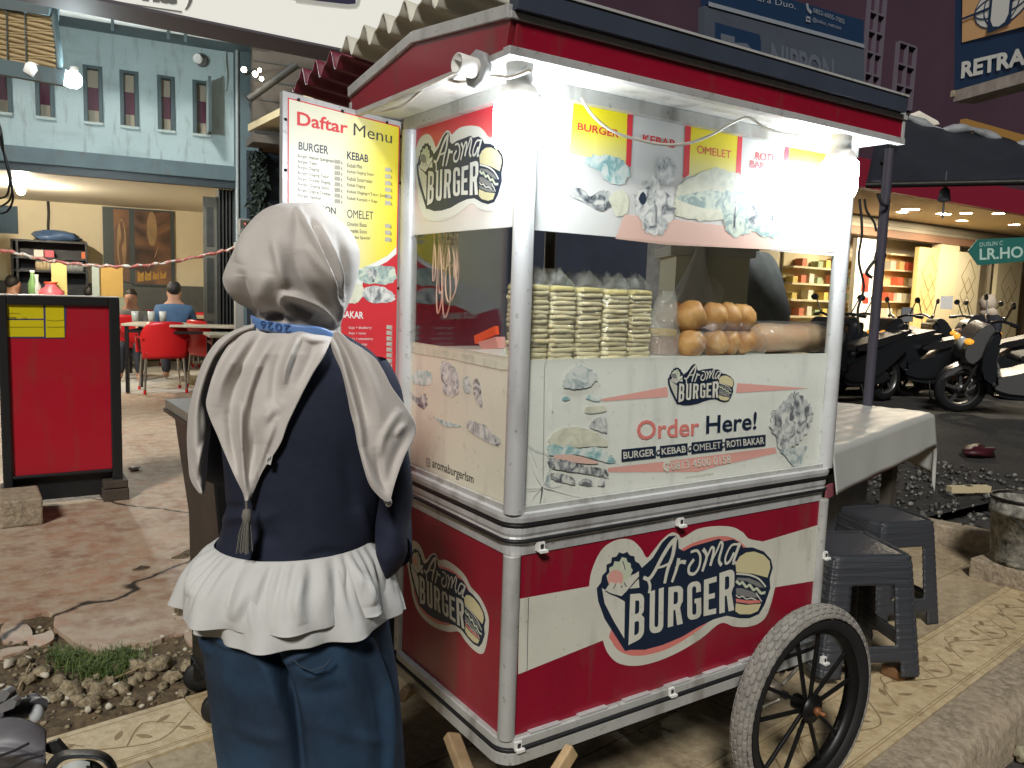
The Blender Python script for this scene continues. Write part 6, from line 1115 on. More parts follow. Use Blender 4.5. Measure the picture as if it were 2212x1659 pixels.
for r, (y0, xs) in enumerate(((830, (1232, 1378, 1462, 1560)), (645, (1240, 1375, 1470, 1562)))):
    for k, x in enumerate(xs):
        p = px2(x, y0, .075+.02*(k > 0)); w_ = (.041, .033, .030, .034)[k]; M_ = Matrix.Rotation(R((k*37+r*50) % 40-20), 4, 'Y')
        for dy in (0, .075): MB().blob((p.x+.006*(dy > 0), .082+.010*(k > 0)+dy, SHZ+.036+r*.066), w_, .040, .036 if r == 0 else .040, 22, .10, k*3+r*11+dy*90, M_).build('bun', BUN, t)
b = MB(); cx = px2(1390, 700, .11).x; hw = (px2(1640, 700, .11).x-px2(1140, 700, .11).x)/2
def bagf(u, v):
    a = 2*math.pi*u; z = SHZ+.001+v*.205; k = [1.0, 1.06, 1.03, .96, .80, .38, .12, .16, .20, .16, .02]; f = v*10; i = min(int(f), 9); kk = k[i]+(k[i+1]-k[i])*(f-i); w_ = 1+.05*mnoise.noise((math.cos(a)*2.5, math.sin(a)*2.5, v*6)); e = .55
    c_, s_ = math.cos(a), math.sin(a); return Vector((cx+math.copysign(abs(c_)**e, c_)*hw*kk*w_, .125+math.copysign(abs(s_)**e, s_)*.10*kk*w_, z))
b.grid(bagf, 48, 60, wrap=True); b.build('plastic_bag', glass_mat('crisp_film', (.97, .97, .96), .05, .08, .025, 34), t)
p = px2(1045, 830, .10); t = thing('cake_slice', (p.x, .11, SHZ), 'brown cake slice with yellow top in a clear bag between bread and buns', 'cake'); b = MB(); b.use(mat('brown_cake', (.30, .11, .035), .7, var=.3, vs=20)).box((p.x-.030, .08, SHZ+.004), (p.x+.032, .14, SHZ+.050)); b.use(mat('yellow_sponge', (.62, .40, .04), .7, var=.25, vs=20)).box((p.x-.029, .082, SHZ+.0501), (p.x+.030, .138, SHZ+.070)); b.build('slice', None, t, bevel=.006)
b = MB(); b.grid(lambda u, v: Vector((p.x+(.052-.03*v*v)*math.cos(6.283*u)*(1+.1*mnoise.noise((u*8, v*4, 1)))+.012*v, .11+.045*math.sin(6.283*u)*(1-.6*v), SHZ+.001+v*.165)), 30, 24, wrap=True); b.build('plastic_bag', glass_mat('milky_film', (.95, .96, .94), .06, .12, .25, 26), t)
b = MB(); b.box((p.x-.05, .04, SHZ), (p.x+.06, .15, SHZ+.003)); tag(b.build('paper_sheet', WPLAS), 'white paper sheet under the cake slice', 'paper')
b = MB(); pa, pb = px2(1600, 830, .15), px2(2150, 820, .13)
def loaf(u, v): a = 6.283*v; x = pa.x+(pb.x-pa.x)*u; r = .042*(1-(2*u-1)**8)**.5; return Vector((x, .14+r*1.3*math.cos(a), SHZ+.043+r*math.sin(a)*(1+.05*math.sin(u*11))))
b.grid(lambda u, v: loaf(u, v), 40, 20, False); t = thing('long_loaf', ((pa.x+pb.x)/2, .14, SHZ), 'long brown loaf in a film bag at the right of the case', 'bread'); b.build('loaf', mat('long_bread', (.42, .19, .08), .55, var=.4, vs=9, col2=(.50, .34, .20)), t); b = MB(); b.grid(lambda u, v: Vector((pa.x+(pb.x-pa.x)*(u*1.04-.02), .14+.060*math.cos(6.283*v), SHZ+.046+.046*math.sin(6.283*v)*(1+.08*mnoise.noise((u*9, v*5, 0))))), 40, 18); b.build('plastic_bag', FILM, t)
b = MB(); p = px2(1275, 420, .42)
def hb(u, v): k = (.012+.085*v**1.1)*(1+.12*math.sin(6.283*u*5+v*3)*v); return Vector((p.x+k*math.cos(6.283*u)*1.1-.02*v, .42+k*.7*math.sin(6.283*u), p.z+.095-.215*v))
b.grid(hb, 40, 24, wrap=True); b.tube([(p.x, .42, p.z+.16), (p.x, .42, p.z+.09)], .006, 6); tag(b.build('hanging_bag', glass_mat('white_film', (.9, .9, .9), .08, .15, .55, 22)), 'white plastic bag hanging inside the case above the cake', 'bag')
# back-of-cart items seen through the glass
CR = mat('cream_cabinet', (.82, .80, .62), .45); q0_ = at(1524, 600, 2.75); q1_ = at(1617, 600, 2.75); t = thing('cream_cabinet', ((q0_.x+q1_.x)/2, q0_.y+.1, 0), 'cream cabinet with a white cornice standing behind the cart', 'cabinet'); dv = Vector((q1_.x-q0_.x, q1_.y-q0_.y, 0)); q0_ = q0_-dv*.7; n_ = Vector((-dv.y, dv.x, 0)).normalized()*.3
b = MB(); zt_ = at(1570, 556, 2.75).z; F = lambda p, z: Vector((p.x, p.y, z)); b.prism([F(q0_, -.05), F(q1_, -.05), F(q1_, zt_), F(q0_, zt_)], n_); b.build('carcass', CR, t)
b = MB(); e = dv.normalized()*.02; b.prism([F(q0_-e, zt_+.001), F(q1_+e, zt_+.001), F(q1_+e, zt_+.035), F(q0_-e, zt_+.035)], n_*1.05); b.build('cornice', WPLAS, t)
JK = mat('slate_stand_in', (.34, .37, .39), .85, var=.3, vs=9, bump=.2, bs=120); DJ = 3.0; t = thing('jacket_stand_in', at(1650, 560, DJ), 'unidentified dark slate shape, built as a jacket hanging on a post just behind the right end of the cart', 'jacket')  # jacket and post stand in for a dark shape that stayed unidentified
def jk(u, v): a_ = 6.283*u; y = 542+v*240; xl = 1612-8*v; xr = 1626+78*min(1, v*1.9)**.28-10*max(0, v-.55); cx, hw = (xl+xr)/2, (xr-xl)/2; p = at(cx, y, DJ); return p+RT*(hw/FPX*DJ*math.cos(a_)*(1+.03*math.sin(v*11+a_*3)))-FW*((.03+.05*min(1, v*2))*math.sin(a_)*(1+.14*math.sin(a_*5+v*6)))
MB().grid(jk, 48, 40, wrap=True).build('stand_in_body', JK, t)
e = at(1640, 600, DJ); MB().tube([(e.x, e.y+.03, -.05), (e.x, e.y+.03, 1.95)], .018, 8).build('post', IRON, t)
# red handled tongs and the tray by the side pane
pA, pB = on_x(*c6(622, 395), .07), on_x(*c6(758, 332), .07); b = MB(); b.use(mat('orange_red_plastic', (.75, .10, .03), .35)).bar(pA, pB, .010, .020); b.use(mat('clear_red', (.62, .30, .26), .3)).prism([on_x(*c6(x, y), .06) for x, y in ((632, 410), (750, 375), (765, 450), (660, 460))], (.025, 0, 0)); tag(b.build('scoop_box', None), 'small clear box with an orange red handle behind the side glass', 'box')
b = MB(); b.prism([on_x(*c6(x, y), .05) for x, y in ((515, 462), (805, 452), (822, 510), (700, 486))], (.09, 0, 0)); tag(b.build('plastic_tray', WPLAS), 'white plastic tray edge inside the side glass', 'tray')
# ------------------------------------------------------------------ the woman at the cart, seen from behind
E1 = Vector((math.cos(YAW), -math.sin(YAW), 0)); E2 = Vector((math.sin(YAW), math.cos(YAW), 0)); D0 = 1.46
def bp(x, y, d=D0): r = ray(x, y); return CAM+r*(d/r.dot(E2))            # survey point at forward distance d
SCARF = mat('beige_scarf', (.55, .51, .47), .85, var=.05, vs=60, sheen=.25, bump=.12, bs=420); VEST = mat('navy_vest', (.011, .015, .034), .85, var=.2, vs=30, bump=.12, bs=500); VOILE = translucent(mat('white_voile', (.72, .72, .70), .75, var=.04, vs=9, bump=.10, bs=160, sheen=.2, stretch=(1, 1, .25)), .22); DENIM = mat('dark_denim', (.007, .017, .036), .8, var=.6, vs=6, col2=(.022, .060, .115), bump=.15, bs=600)
foot = bp(655, 900, D0+.02); woman = figure('woman in a beige headscarf and navy vest standing with her back turned', (foot.x, foot.y, 0), -YAW+.1-.0, 'hold', VEST, DENIM, None, False, .90, 0., False)
import numpy as np
def fold_fn(F):
    G = []
    for pts, amp, w in F:
        P = smooth_line([(x, y, 0) for x, y in pts], 5); n = len(P)-1; G.append((np.array([(p.x, p.y) for p in P]), np.array([1.6*amp*math.sin(math.pi*(.12+.76*i/max(1, n-1))) for i in range(n+1)]), w))
    def f(x, y):
        q_ = np.stack([np.atleast_1d(x), np.atleast_1d(y)], -1).astype(float); tot = np.zeros(len(q_))
        for P, A_, w in G:
            lo, hi = P.min(0)-3*w, P.max(0)+3*w; idx = np.where(((q_ > lo) & (q_ < hi)).all(-1))[0]
            if len(idx) == 0: continue
            a, d = P[:-1], P[1:]-P[:-1]; r = q_[idx][:, None]-a[None]; t = np.clip((r*d).sum(-1)/((d*d).sum(-1)+1e-9), 0, 1); d2 = ((r-t[..., None]*d)**2).sum(-1); k = d2.argmin(1); tt = t[np.arange(len(k)), k]; tot[idx] += (A_[k]*(1-tt)+A_[k+1]*tt)*np.exp(-d2[np.arange(len(k)), k]/(w*w))
        return tot
    return f
def K1(*pts): return [(384+.3307*x, 411.4+.3307*y) for x, y in pts]
def K2(*pts): return [(356.6+.3307*x, 877.8+.3307*y) for x, y in pts]
def rows(R_, y):
    for i in range(len(R_)-1):
        if R_[i][0] <= y <= R_[i+1][0]: f = (y-R_[i][0])/(R_[i+1][0]-R_[i][0]); return [R_[i][k]+(R_[i+1][k]-R_[i][k])*f for k in range(len(R_[i]))]
    return R_[0] if y < R_[0][0] else R_[-1]
def loft(name, R_, nu, nv, m, fold=None, mod=None, ex=1., skip=None, solid=0., off=0.):
    b = MB(); pts = smooth_line([(r[0], r[1], r[2]) for r in R_], 8); bs = smooth_line([(r[3], r[4] if len(r) > 4 else 0, 0) for r in R_], 8); n = len(pts)-1; vs = []; ow = []; wt = []
    for j in range(nv+1):
        g = j/nv*n; i = min(int(g), n-1); f = g-i; y, xl, xr = [pts[i][k]+(pts[i+1][k]-pts[i][k])*f for k in range(3)]; bb, cc = [bs[i][k]+(bs[i+1][k]-bs[i][k])*f for k in range(2)]
        PL, PR = bp(xl, y+R_[0][5] if len(R_[0]) > 5 else y), bp(xr, y); c = (PL+PR)/2; h = (PR-PL)/2; h.z *= 1
        for k in range(nu):
            a = 2*math.pi*k/nu; ca, sa = math.cos(a), math.sin(a); q_ = math.copysign(abs(ca)**ex, ca), math.copysign(abs(sa)**ex, sa)
            p = c+h*q_[0]-E2*(bb*q_[1]-cc); outw = (E1*ca/max(h.length, .01)-E2*sa/max(bb, .01)); outw.normalize(); r = off
            if mod: r += mod(a, j/nv)
            vs.append(p+outw*r); ow.append(outw); wt.append(max(0, min(1, (sa+.35)*2)))
    if fold:
        px_ = [to_px(p) for p in vs]; F = fold(np.array([p[0] for p in px_]), np.array([p[1] for p in px_])); vs = [p+o*(w*g) for p, o, w, g in zip(vs, ow, wt, F)]
    fs = [(j*nu+k, j*nu+(k+1) % nu, (j+1)*nu+(k+1) % nu, (j+1)*nu+k) for j in range(nv) for k in range(nu) if not (skip and skip(k/nu, j/nv))]
    b.add(vs, fs, True); return b.build(name, m, woman, solid=solid)
hoodF = fold_fn([(p_, 1.7*a_, w_) for p_, a_, w_ in [(K1((790,120),(830,200),(880,300),(930,430),(985,570),(1020,720),(1040,860)), .0075, 8), (K1((870,200),(930,330),(990,470),(1030,600),(1045,720)), -.006, 9), (K1((935,250),(1000,400),(1045,540),(1062,680),(1045,820)), .006, 8), (K1((850,380),(890,460),(950,560),(995,660)), .005, 7), (K1((1050,300),(1090,430),(1100,560),(1080,690)), -.004, 10),
    (K1((640,330),(665,430),(680,540),(700,640)), .0065, 13), (K1((760,400),(790,520),(850,620),(930,700),(1000,790)), -.005, 14), (K1((700,690),(770,700),(860,740),(940,790),(1010,880)), .009, 9), (K1((690,690),(683,730),(705,775),(760,820)), .006, 7), (K1((720,745),(800,780),(880,830)), -.009, 10), (K1((405,560),(410,660),(450,740),(530,815)), -.006, 12), (K1((520,190),(440,340),(400,480)), .004, 14), (K1((590,540),(560,680),(600,790)), .004, 18), (K1((540,830),(620,815),(690,840)), -.010, 9), (K1((800,130),(780,240),(770,380)), -.003, 14)]])
HR = [(438.5,641,670,.012,.0), (444,604,694,.045,.0), (456,576,708,.072,.0), (474,560,729,.090,.0), (494,549,752,.100,.0), (530,526,771,.112,.0), (560,506,774.5,.118,.0), (590,493,771,.122,.0), (610,491,766,.120,.0), (636,500,757,.112,.005), (656,516,748,.100,.01), (673,539,741,.088,.012), (690,551,733,.078,.012), (706,551,730,.076,.012), (722,546,731,.080,.012)]
hood = loft('headscarf_hood', HR, 300, 200, SCARF, hoodF, skip=lambda u, v: .68 < u < .82 and .28 < v < .80)
TR_ = [(712,572,712,.070,.012), (735,520,758,.092,.012), (765,486,802,.108,.012), (800,474,826,.116,.012), (850,466,840,.122,.01), (900,470,842,.126,.01), (944,479,838,.126,.01), (1017,487,832,.124,.01), (1063,490,826,.122,.01), (1100,489,820,.120,.01), (1140,481,813,.122,.01), (1172,470,805,.128,.008), (1190,466,806,.132,.005)]
vestF = fold_fn([(K2((400,740),(470,720),(540,690)), .006, 12), (K2((400,650),(450,665),(520,660)), -.004, 10), (K2((560,740),(660,720),(740,690)), .004, 16), (K2((560,800),(640,850),(760,860)), -.003, 16), (K2((1270,640),(1290,760),(1360,900)), .006, 14), (K2((1180,300),(1210,520),(1250,700)), -.003, 18), (K2((900,1000),(1050,960),(1200,980)), -.003, 12)])
vest = loft('vest', TR_, 160, 110, VEST, vestF)
MB().tube([bp(512,775,D0+.02), bp(486,825,D0+.01), bp(466,885,D0+.01), bp(456,950,D0+.02), bp(452,1000,D0+.05), bp(480,1020,D0+.22)], [.046, .048, .042, .038, .036, .030], 18).build('left_sleeve', VEST, vest, subd=1)
def sleeve(u, v):
    P = smooth_line([(797,775,0), (826,850,0), (846,950,0), (851,1050,0), (851,1130,0), (846,1190,0), (838,1240,0)], 6); g = v*(len(P)-1); i = min(int(g), len(P)-2); c = P[i].lerp(P[i+1], g-i); wv = (38, 38, 36, 35, 36, 32, 16); g2 = v*6; k = min(int(g2), 5); w = wv[k]+(wv[k+1]-wv[k])*(g2-k); a = 6.283*u
    p = bp(c.x, c.y, D0-.01); return p+E1*(w/1760*D0*math.cos(a))-E2*(.055*math.sin(a)*(w/36))+E1*.004*math.sin(v*16+a*2)
b = MB(); b.grid(sleeve, 40, 50, wrap=True); b.build('right_sleeve', mat('navy_sleeve', (.016, .020, .044), .8, var=.2, vs=30, bump=.1, bs=400), vest)
MB().tube([bp(845,1190,D0+.0), bp(850,1120,D0+.12), bp(838,1080,D0+.24)], [.04, .036, .03], 14).build('right_cuff', VEST, vest)
# scarf cloth over the back and shoulders: sheets that follow the body
def tdepth(x, y):
    r = rows(TR_, y); xc, hw = (r[1]+r[2])/2, (r[2]-r[1])/2; s_ = max(0, 1-((x-xc)/hw)**2); return D0+r[4]-r[3]*math.sqrt(s_)
def resample(pts, n):
    P = smooth_line([(x, y, 0) for x, y in pts], 6); L_ = [0]
    for a, b_ in zip(P, P[1:]): L_.append(L_[-1]+(b_-a).length)
    out = []; i = 0
    for k in range(n+1):
        s_ = L_[-1]*k/n
        while i < len(P)-2 and L_[i+1] < s_: i += 1
        f = (s_-L_[i])/max(1e-9, L_[i+1]-L_[i]); out.append(P[i].lerp(P[i+1], max(0, min(1, f))))
    return out
def drape(name, left, right, nu, nv, depth, fold, parent, m=SCARF):
    Lf, Rt = resample(left, nv), resample(right, nv); b = MB()
    def f(u, v): j = round(v*nv); c = Lf[j].lerp(Rt[j], u); return bp(c.x, c.y, depth(c.x, c.y, u, v)-(float(fold(c.x, c.y)[0]) if fold else 0))
    b.grid(f, nu, nv); return b.build(name, m, parent, solid=.0022)
capeF = fold_fn([(K1((790,960),(740,1060),(700,1180),(690,1270)), .012, 8), (K1((720,980),(650,1150),(630,1350),(640,1500)), -.008, 14), (K1((620,970),(530,1120),(450,1350),(425,1500),(430,1659)), .011, 11), (K1((540,960),(440,1120),(360,1350),(340,1500)), -.009, 12), (K1((470,950),(370,1090),(280,1260),(250,1420)), .009, 13), (K1((400,960),(300,1100),(220,1260)), -.006, 9), (K1((660,1400),(560,1500),(540,1659)), .009, 14), (K2((490,0),(495,200),(510,400),(525,560)), .012, 7), (K2((420,60),(440,250),(490,450)), -.008, 11), (K2((640,50),(590,250),(545,480)), -.007, 13), (K2((720,100),(640,300),(570,500)), .005, 8), (K1((900,1000),(860,1110),(780,1300)), -.006, 14), (K1((980,1010),(900,1150),(800,1320)), .005, 10), (K1((800,940),(880,975),(980,975)), .007, 7)])
drape('scarf_back_point', [(546,704),(526,712),(496,742),(467,792),(449,851),(446,876),(455,906),(470,940),(482,970),(505,1023),(525,1062),(531,1085)], [(729,716),(716,735),(698,772),(675,808),(649,858),(622,914),(605,960),(568,1017),(545,1066),(535,1085)], 100, 130,
      lambda x, y, u, v: min(tdepth(x, y), D0-.03-.06*min(1, v*4))-.013-.006*math.sin(math.pi*u)-.022*v*v, capeF, hood)
leftF = fold_fn([([(500,722),(462,762),(434,830),(420,910),(418,1000)], .006, 10), ([(470,752),(447,800),(432,870),(436,960)], -.005, 8), (K2((250,250),(215,380),(200,480)), .007, 6), (K2((180,300),(200,420),(240,540)), -.006, 6)])
drape('scarf_left_fall', [(550,700),(520,709),(492,722),(466,742),(440,782),(420,841),(409,891),(405,947),(408,1000),(413,1037),(433,1067)], [(548,712),(524,720),(500,736),(474,775),(454,830),(448,870),(453,905),(454,931),(448,980),(446,1020),(440,1067)], 36, 90,
      lambda x, y, u, v: D0-.028-.052*math.sin(math.pi*min(1, .12+u*.8))*min(1, .5+v*2)-.01, leftF, hood)
rightF = fold_fn([(K1((1000,960),(1060,1080),(1120,1280),(1180,1500),(1210,1640)), .012, 8), (K1((1040,960),(1110,1080),(1180,1280),(1230,1500)), -.008, 10), (K1((1130,1000),(1230,1180),(1300,1380),(1330,1560)), .006, 16), (K2((1240,100),(1290,300),(1350,480),(1430,590)), .008, 9), (K2((1520,40),(1430,190),(1400,330)), .005, 8), (K2((1600,140),(1500,330),(1450,520)), -.005, 12), (K2((1380,300),(1400,450),(1440,580)), -.006, 10), (K2((1560,120),(1500,200)), .004, 6)])
drape('scarf_right_fall', [(722,716),(716,740),(722,765),(738,802),(750,850),(758,890),(767,925),(776,970),(796,1040),(818,1071),(835,1084)], [(731,714),(754,735),(781,752),(811,775),(830,805),(847,838),(880,884),(897,917),(893,947),(873,987),(853,1043),(842,1084)], 56, 100,
      lambda x, y, u, v: D0-.118*math.sqrt(max(.02, 1-((x-725)/190)**2))-.012-.03*v, rightF, hood)
MB().use(mat('scarf_pin', (.6, .6, .6), .25, .6)).blob(bp(839, 1086, D0-.11), .007, .005, .008, 8, .2, 2).blob(bp(833, 1080, D0-.11), .006, .005, .004, 8, .2, 3).build('scarf_clip', None, hood)
b = MB(); b.prism([bp(x, y, tdepth(580, 990)-.034) for x, y in ((577,980),(590,983),(585,1004),(573,1001))], -E2*.0015); b.build('label_tag', mat('tag_white', (.55, .53, .49), .6), hood)
a = Art(bp(581, 992, tdepth(580, 990)-.0365), E1, (0, 0, 1), -E2, .0004, .0002); a.stroke([a.plane(578, 998), a.plane(580, 989), a.plane(582, 994), a.plane(585, 986)], .0012, mat('tag_ink', (.12, .12, .12), .6), 3); a.build('tag_mark', woman)
TASS = mat('grey_tassel', (.17, .16, .14), .8, bump=.3, bs=400); b = MB(); dt = D0-.150; b.tube([bp(532,1082,dt), bp(533,1108,dt)], .0022, 6); b.lathe([(.002, .012), (.006, .010), (.0085, 0), (.007, -.008), (.006, -.012)], Matrix.Translation(bp(533, 1114, dt)), 14)
qr = random.Random(2)
for k in range(46): r = qr.uniform(0, .0068); an = qr.uniform(0, 6.283); o = Vector((r*math.cos(an), r*math.sin(an), 0)); b.tube([bp(533,1122,dt)+o*.8, bp(529,1152,dt)+o*1.5, bp(527,1192+qr.uniform(-6, 3),dt)+o*2.0], .0009, 5)
b.build('tassel', TASS, hood)
# lanyard round the neck
LAN = mat('blue_ribbon', (.115, .22, .47), .4, sheen=.2); P = resample([(543,697),(560,701),(600,708),(650,712),(690,716),(714,724),(733,738)], 40)
def lan(u, v): c = P[round(u*40)]; w = 12-3*u+5*max(0, .12-u)*8; d = D0+.012-.088*math.sqrt(max(.02, 1-((c.x-640)/112)**2))-.0075; return bp(c.x+2*(v-.5), c.y+(v-.5)*2*w, d-.001*math.sin(v*3.14))
ln = MB().grid(lan, 40, 4).build('lanyard', LAN, woman, solid=.0016)
for i, (ch, x, y) in enumerate((('2', 621, 709.5), ('0', 602, 706.5), ('2', 584, 704), ('6', 569, 701.5))):
    d = D0+.012-.088*math.sqrt(max(.02, 1-((x-640)/112)**2)); c = bp(x, y, d-.0115); nx = E1+E2*(.9*(x-640)/112*.75); nx.normalize(); nn = Vector((nx.y, -nx.x, 0)); nn = nn if nn.dot(E2) < 0 else -nn; a = Art(c, nx, Vector((-.06, 0, 1)).normalized(), nn, .0003, .0001); w, h = .0062, .0070; a.quad(ch, (w, h*1.0), (-w, h*.9), (-w, -h*1.0), (w, -h*.9), mat('ribbon_ink', (.03, .07, .20), .5)); a.build('ribbon_digit', ln)
# blouse flounce in two layers
def flare(n, amp, ph): return lambda a, v: amp*v**1.2*(math.sin(a*n*.55+ph+1.5*math.sin(a*2))+.45*math.sin(a*n+ph*2+v))+.0045*math.sin(math.pi*min(1, v*1.25))*(1-v)*1.5*math.sin(a*38+2*math.sin(a*7+ph))
blouse = loft('blouse_hem', [(1166,470,806,.134,.005), (1196,446,826,.152,.003), (1240,430,842,.168,.0), (1290,442,856,.174,.0), (1318,444,858,.176,.0)], 220, 46, VOILE, None, flare(15, .011, .4), solid=.0015)
def tilt(o, k):
    for v in o.data.vertices:
        x = (v.co-foot).dot(E1); v.co.z += k*(x+.05)
loft('upper_flounce', [(1163,472,806,.136,.005), (1190,440,828,.156,.003), (1225,415,842,.170,.0), (1262,402,850,.178,.0), (1284,398,853,.180,.0)], 220, 46, VOILE, fold_fn([([(455,1185),(425,1240),(410,1290)], .01, 10), ([(560,1225),(530,1290),(500,1340)], .008, 14), ([(650,1240),(640,1300),(655,1350)], .008, 12), ([(760,1225),(790,1270),(800,1310)], .010, 14)]), flare(16, .012, 2.1), solid=.0015).matrix_parent_inverse = woman.matrix_basis.inverted()
b = MB(); rr = TR_[-1]; PL, PR = bp(466, 1178), bp(807, 1196); c = (PL+PR)/2; h = (PR-PL)/2; b.tube([c+h*1.01*math.cos(a_)-E2*(.134*math.sin(a_)-.005)+Vector((0, 0, -.004+.0025*math.sin(a_*40))) for a_ in [6.283*k/160 for k in range(160)]], .006, 8, closed=True); b.build('hem_band', VEST, vest)
jeanF = fold_fn([(K2((250,1480),(265,1560),(300,1640)), .006, 9), (K2((330,1500),(420,1560),(560,1580)), .004, 8), ([(690,1395),(640,1420),(600,1440)], .005, 9), ([(560,1420),(590,1470),(600,1530)], .005, 12), ([(700,1560),(760,1590),(830,1600)], .004, 14), ([(500,1560),(560,1590),(620,1600)], .004, 14), ([(560,1380),(598,1445),(617,1491),(638,1565),(655,1700)], -.030, 13), ([(735,1400),(760,1480),(790,1580),(800,1700)], .006, 22), ([(800,1390),(826,1470),(838,1560),(842,1700)], .012, 12), ([(815,1380),(842,1480),(856,1580)], -.006, 9), ([(490,1400),(500,1480),(515,1580)], .006, 24), ([(640,1440),(672,1460),(705,1442)], .004, 9), ([(625,1480),(690,1500),(760,1480)], -.004, 18)])
jeans = loft('jeans', [(1240,470,806,.135,.01), (1290,452,820,.15,.01), (1345,444,834,.16,.01), (1407,447,844,.158,.01), (1483,455,857,.152,.01), (1561,464,864,.148,.01), (1657,477,871,.144,.01), (1800,492,880,.14,.01), (2000,508,893,.135,.01), (2270,522,905,.13,.01)], 200, 160, DENIM, jeanF)
b = MB(); b.tube([bp(x, y, D0-.01-.145*math.sqrt(max(.02, 1-((x-640)/198)**2))-.006) for x, y in ((632,1424),(650,1440),(674,1450),(700,1441),(716,1424))], .0016, 5); b.build('pocket_seam', mat('denim_seam', (.03, .05, .075), .8), jeans)
# ------------------------------------------------------------------ black counter behind the woman, parked scooters
GLB = mat('gloss_black', (.010, .011, .013), .35, var=.4, vs=4, spec=.3); ct = thing('black_counter', (0, 1.3, 0), 'black counter on castors behind the woman, its pale top overhanging', 'counter')
top = [(-.405, .97), (-.405, 1.50), (.62, 1.60), (.62, .97)]; b = MB(); b.prism([(x, y, .975) for x, y in top], (0, 0, .028)); b.build('counter_top', mat('counter_laminate', (.22, .20, .17), .4, var=.2, vs=6), ct)
b = MB(); b.prism([(x, y, .962) for x, y in [(-.41, .965), (-.41, 1.505), (.625, 1.605), (.625, .965)]], (0, 0, .012)); b.build('edge_band', GLB, ct)
b = MB(); lo, hi = [(-.34, 1.06), (-.34, 1.44), (.58, 1.5), (.58, 1.06)], [(-.385, .99), (-.385, 1.47), (.60, 1.56), (.60, .99)]; mid = [(-.345, 1.04), (-.345, 1.45), (.59, 1.53), (.59, 1.04)]
vs = [(x, y, z) for ring, z in ((lo, .11), (mid, .62), (hi, .961)) for x, y in ring]; b.add(vs, [(0,1,2,3), (11,10,9,8)]+[(r*4+k, r*4+(k+1) % 4, (r+1)*4+(k+1) % 4, (r+1)*4+k) for r in range(2) for k in range(4)]); b.build('cabinet', GLB, ct, bevel=.006)
b = MB(); b.prism([(-.38, .985, .935), (-.26, .985, .935), (-.26, .985, .955), (-.38, .985, .955)], (0, -.006, 0)); b.build('white_strip', WPLAS, ct)
for x, y in ((-.33, 1.15), (-.33, 1.40), (.5, 1.1), (.5, 1.45)): b = MB(); b.use(RUB).lathe([(0, -.016), (.042, -.016), (.048, -.010), (.048, .010), (.042, .016), (0, .016)], along((x, y, .049), (.3, 1, 0)), 20); b.use(IRON).box((x-.02, y-.026, .05), (x+.02, y-.019, .11)).box((x-.02, y+.019, .05), (x+.02, y+.026, .11)); b.build('castor', None, ct)
BLP = mat('black_scooter_plastic', (.010, .012, .015), .3, coat=.3, spec=.6); SILV = mat('silver_paint', (.20, .20, .20), .28, .6, coat=.4, var=.15, vs=3); AMB = mat('amber_lens', (.7, .25, .02), .25, emit=.6, ecol=(1, .45, .05)); LENS = mat('clear_lens', (.55, .57, .58), .12, spec=.9)
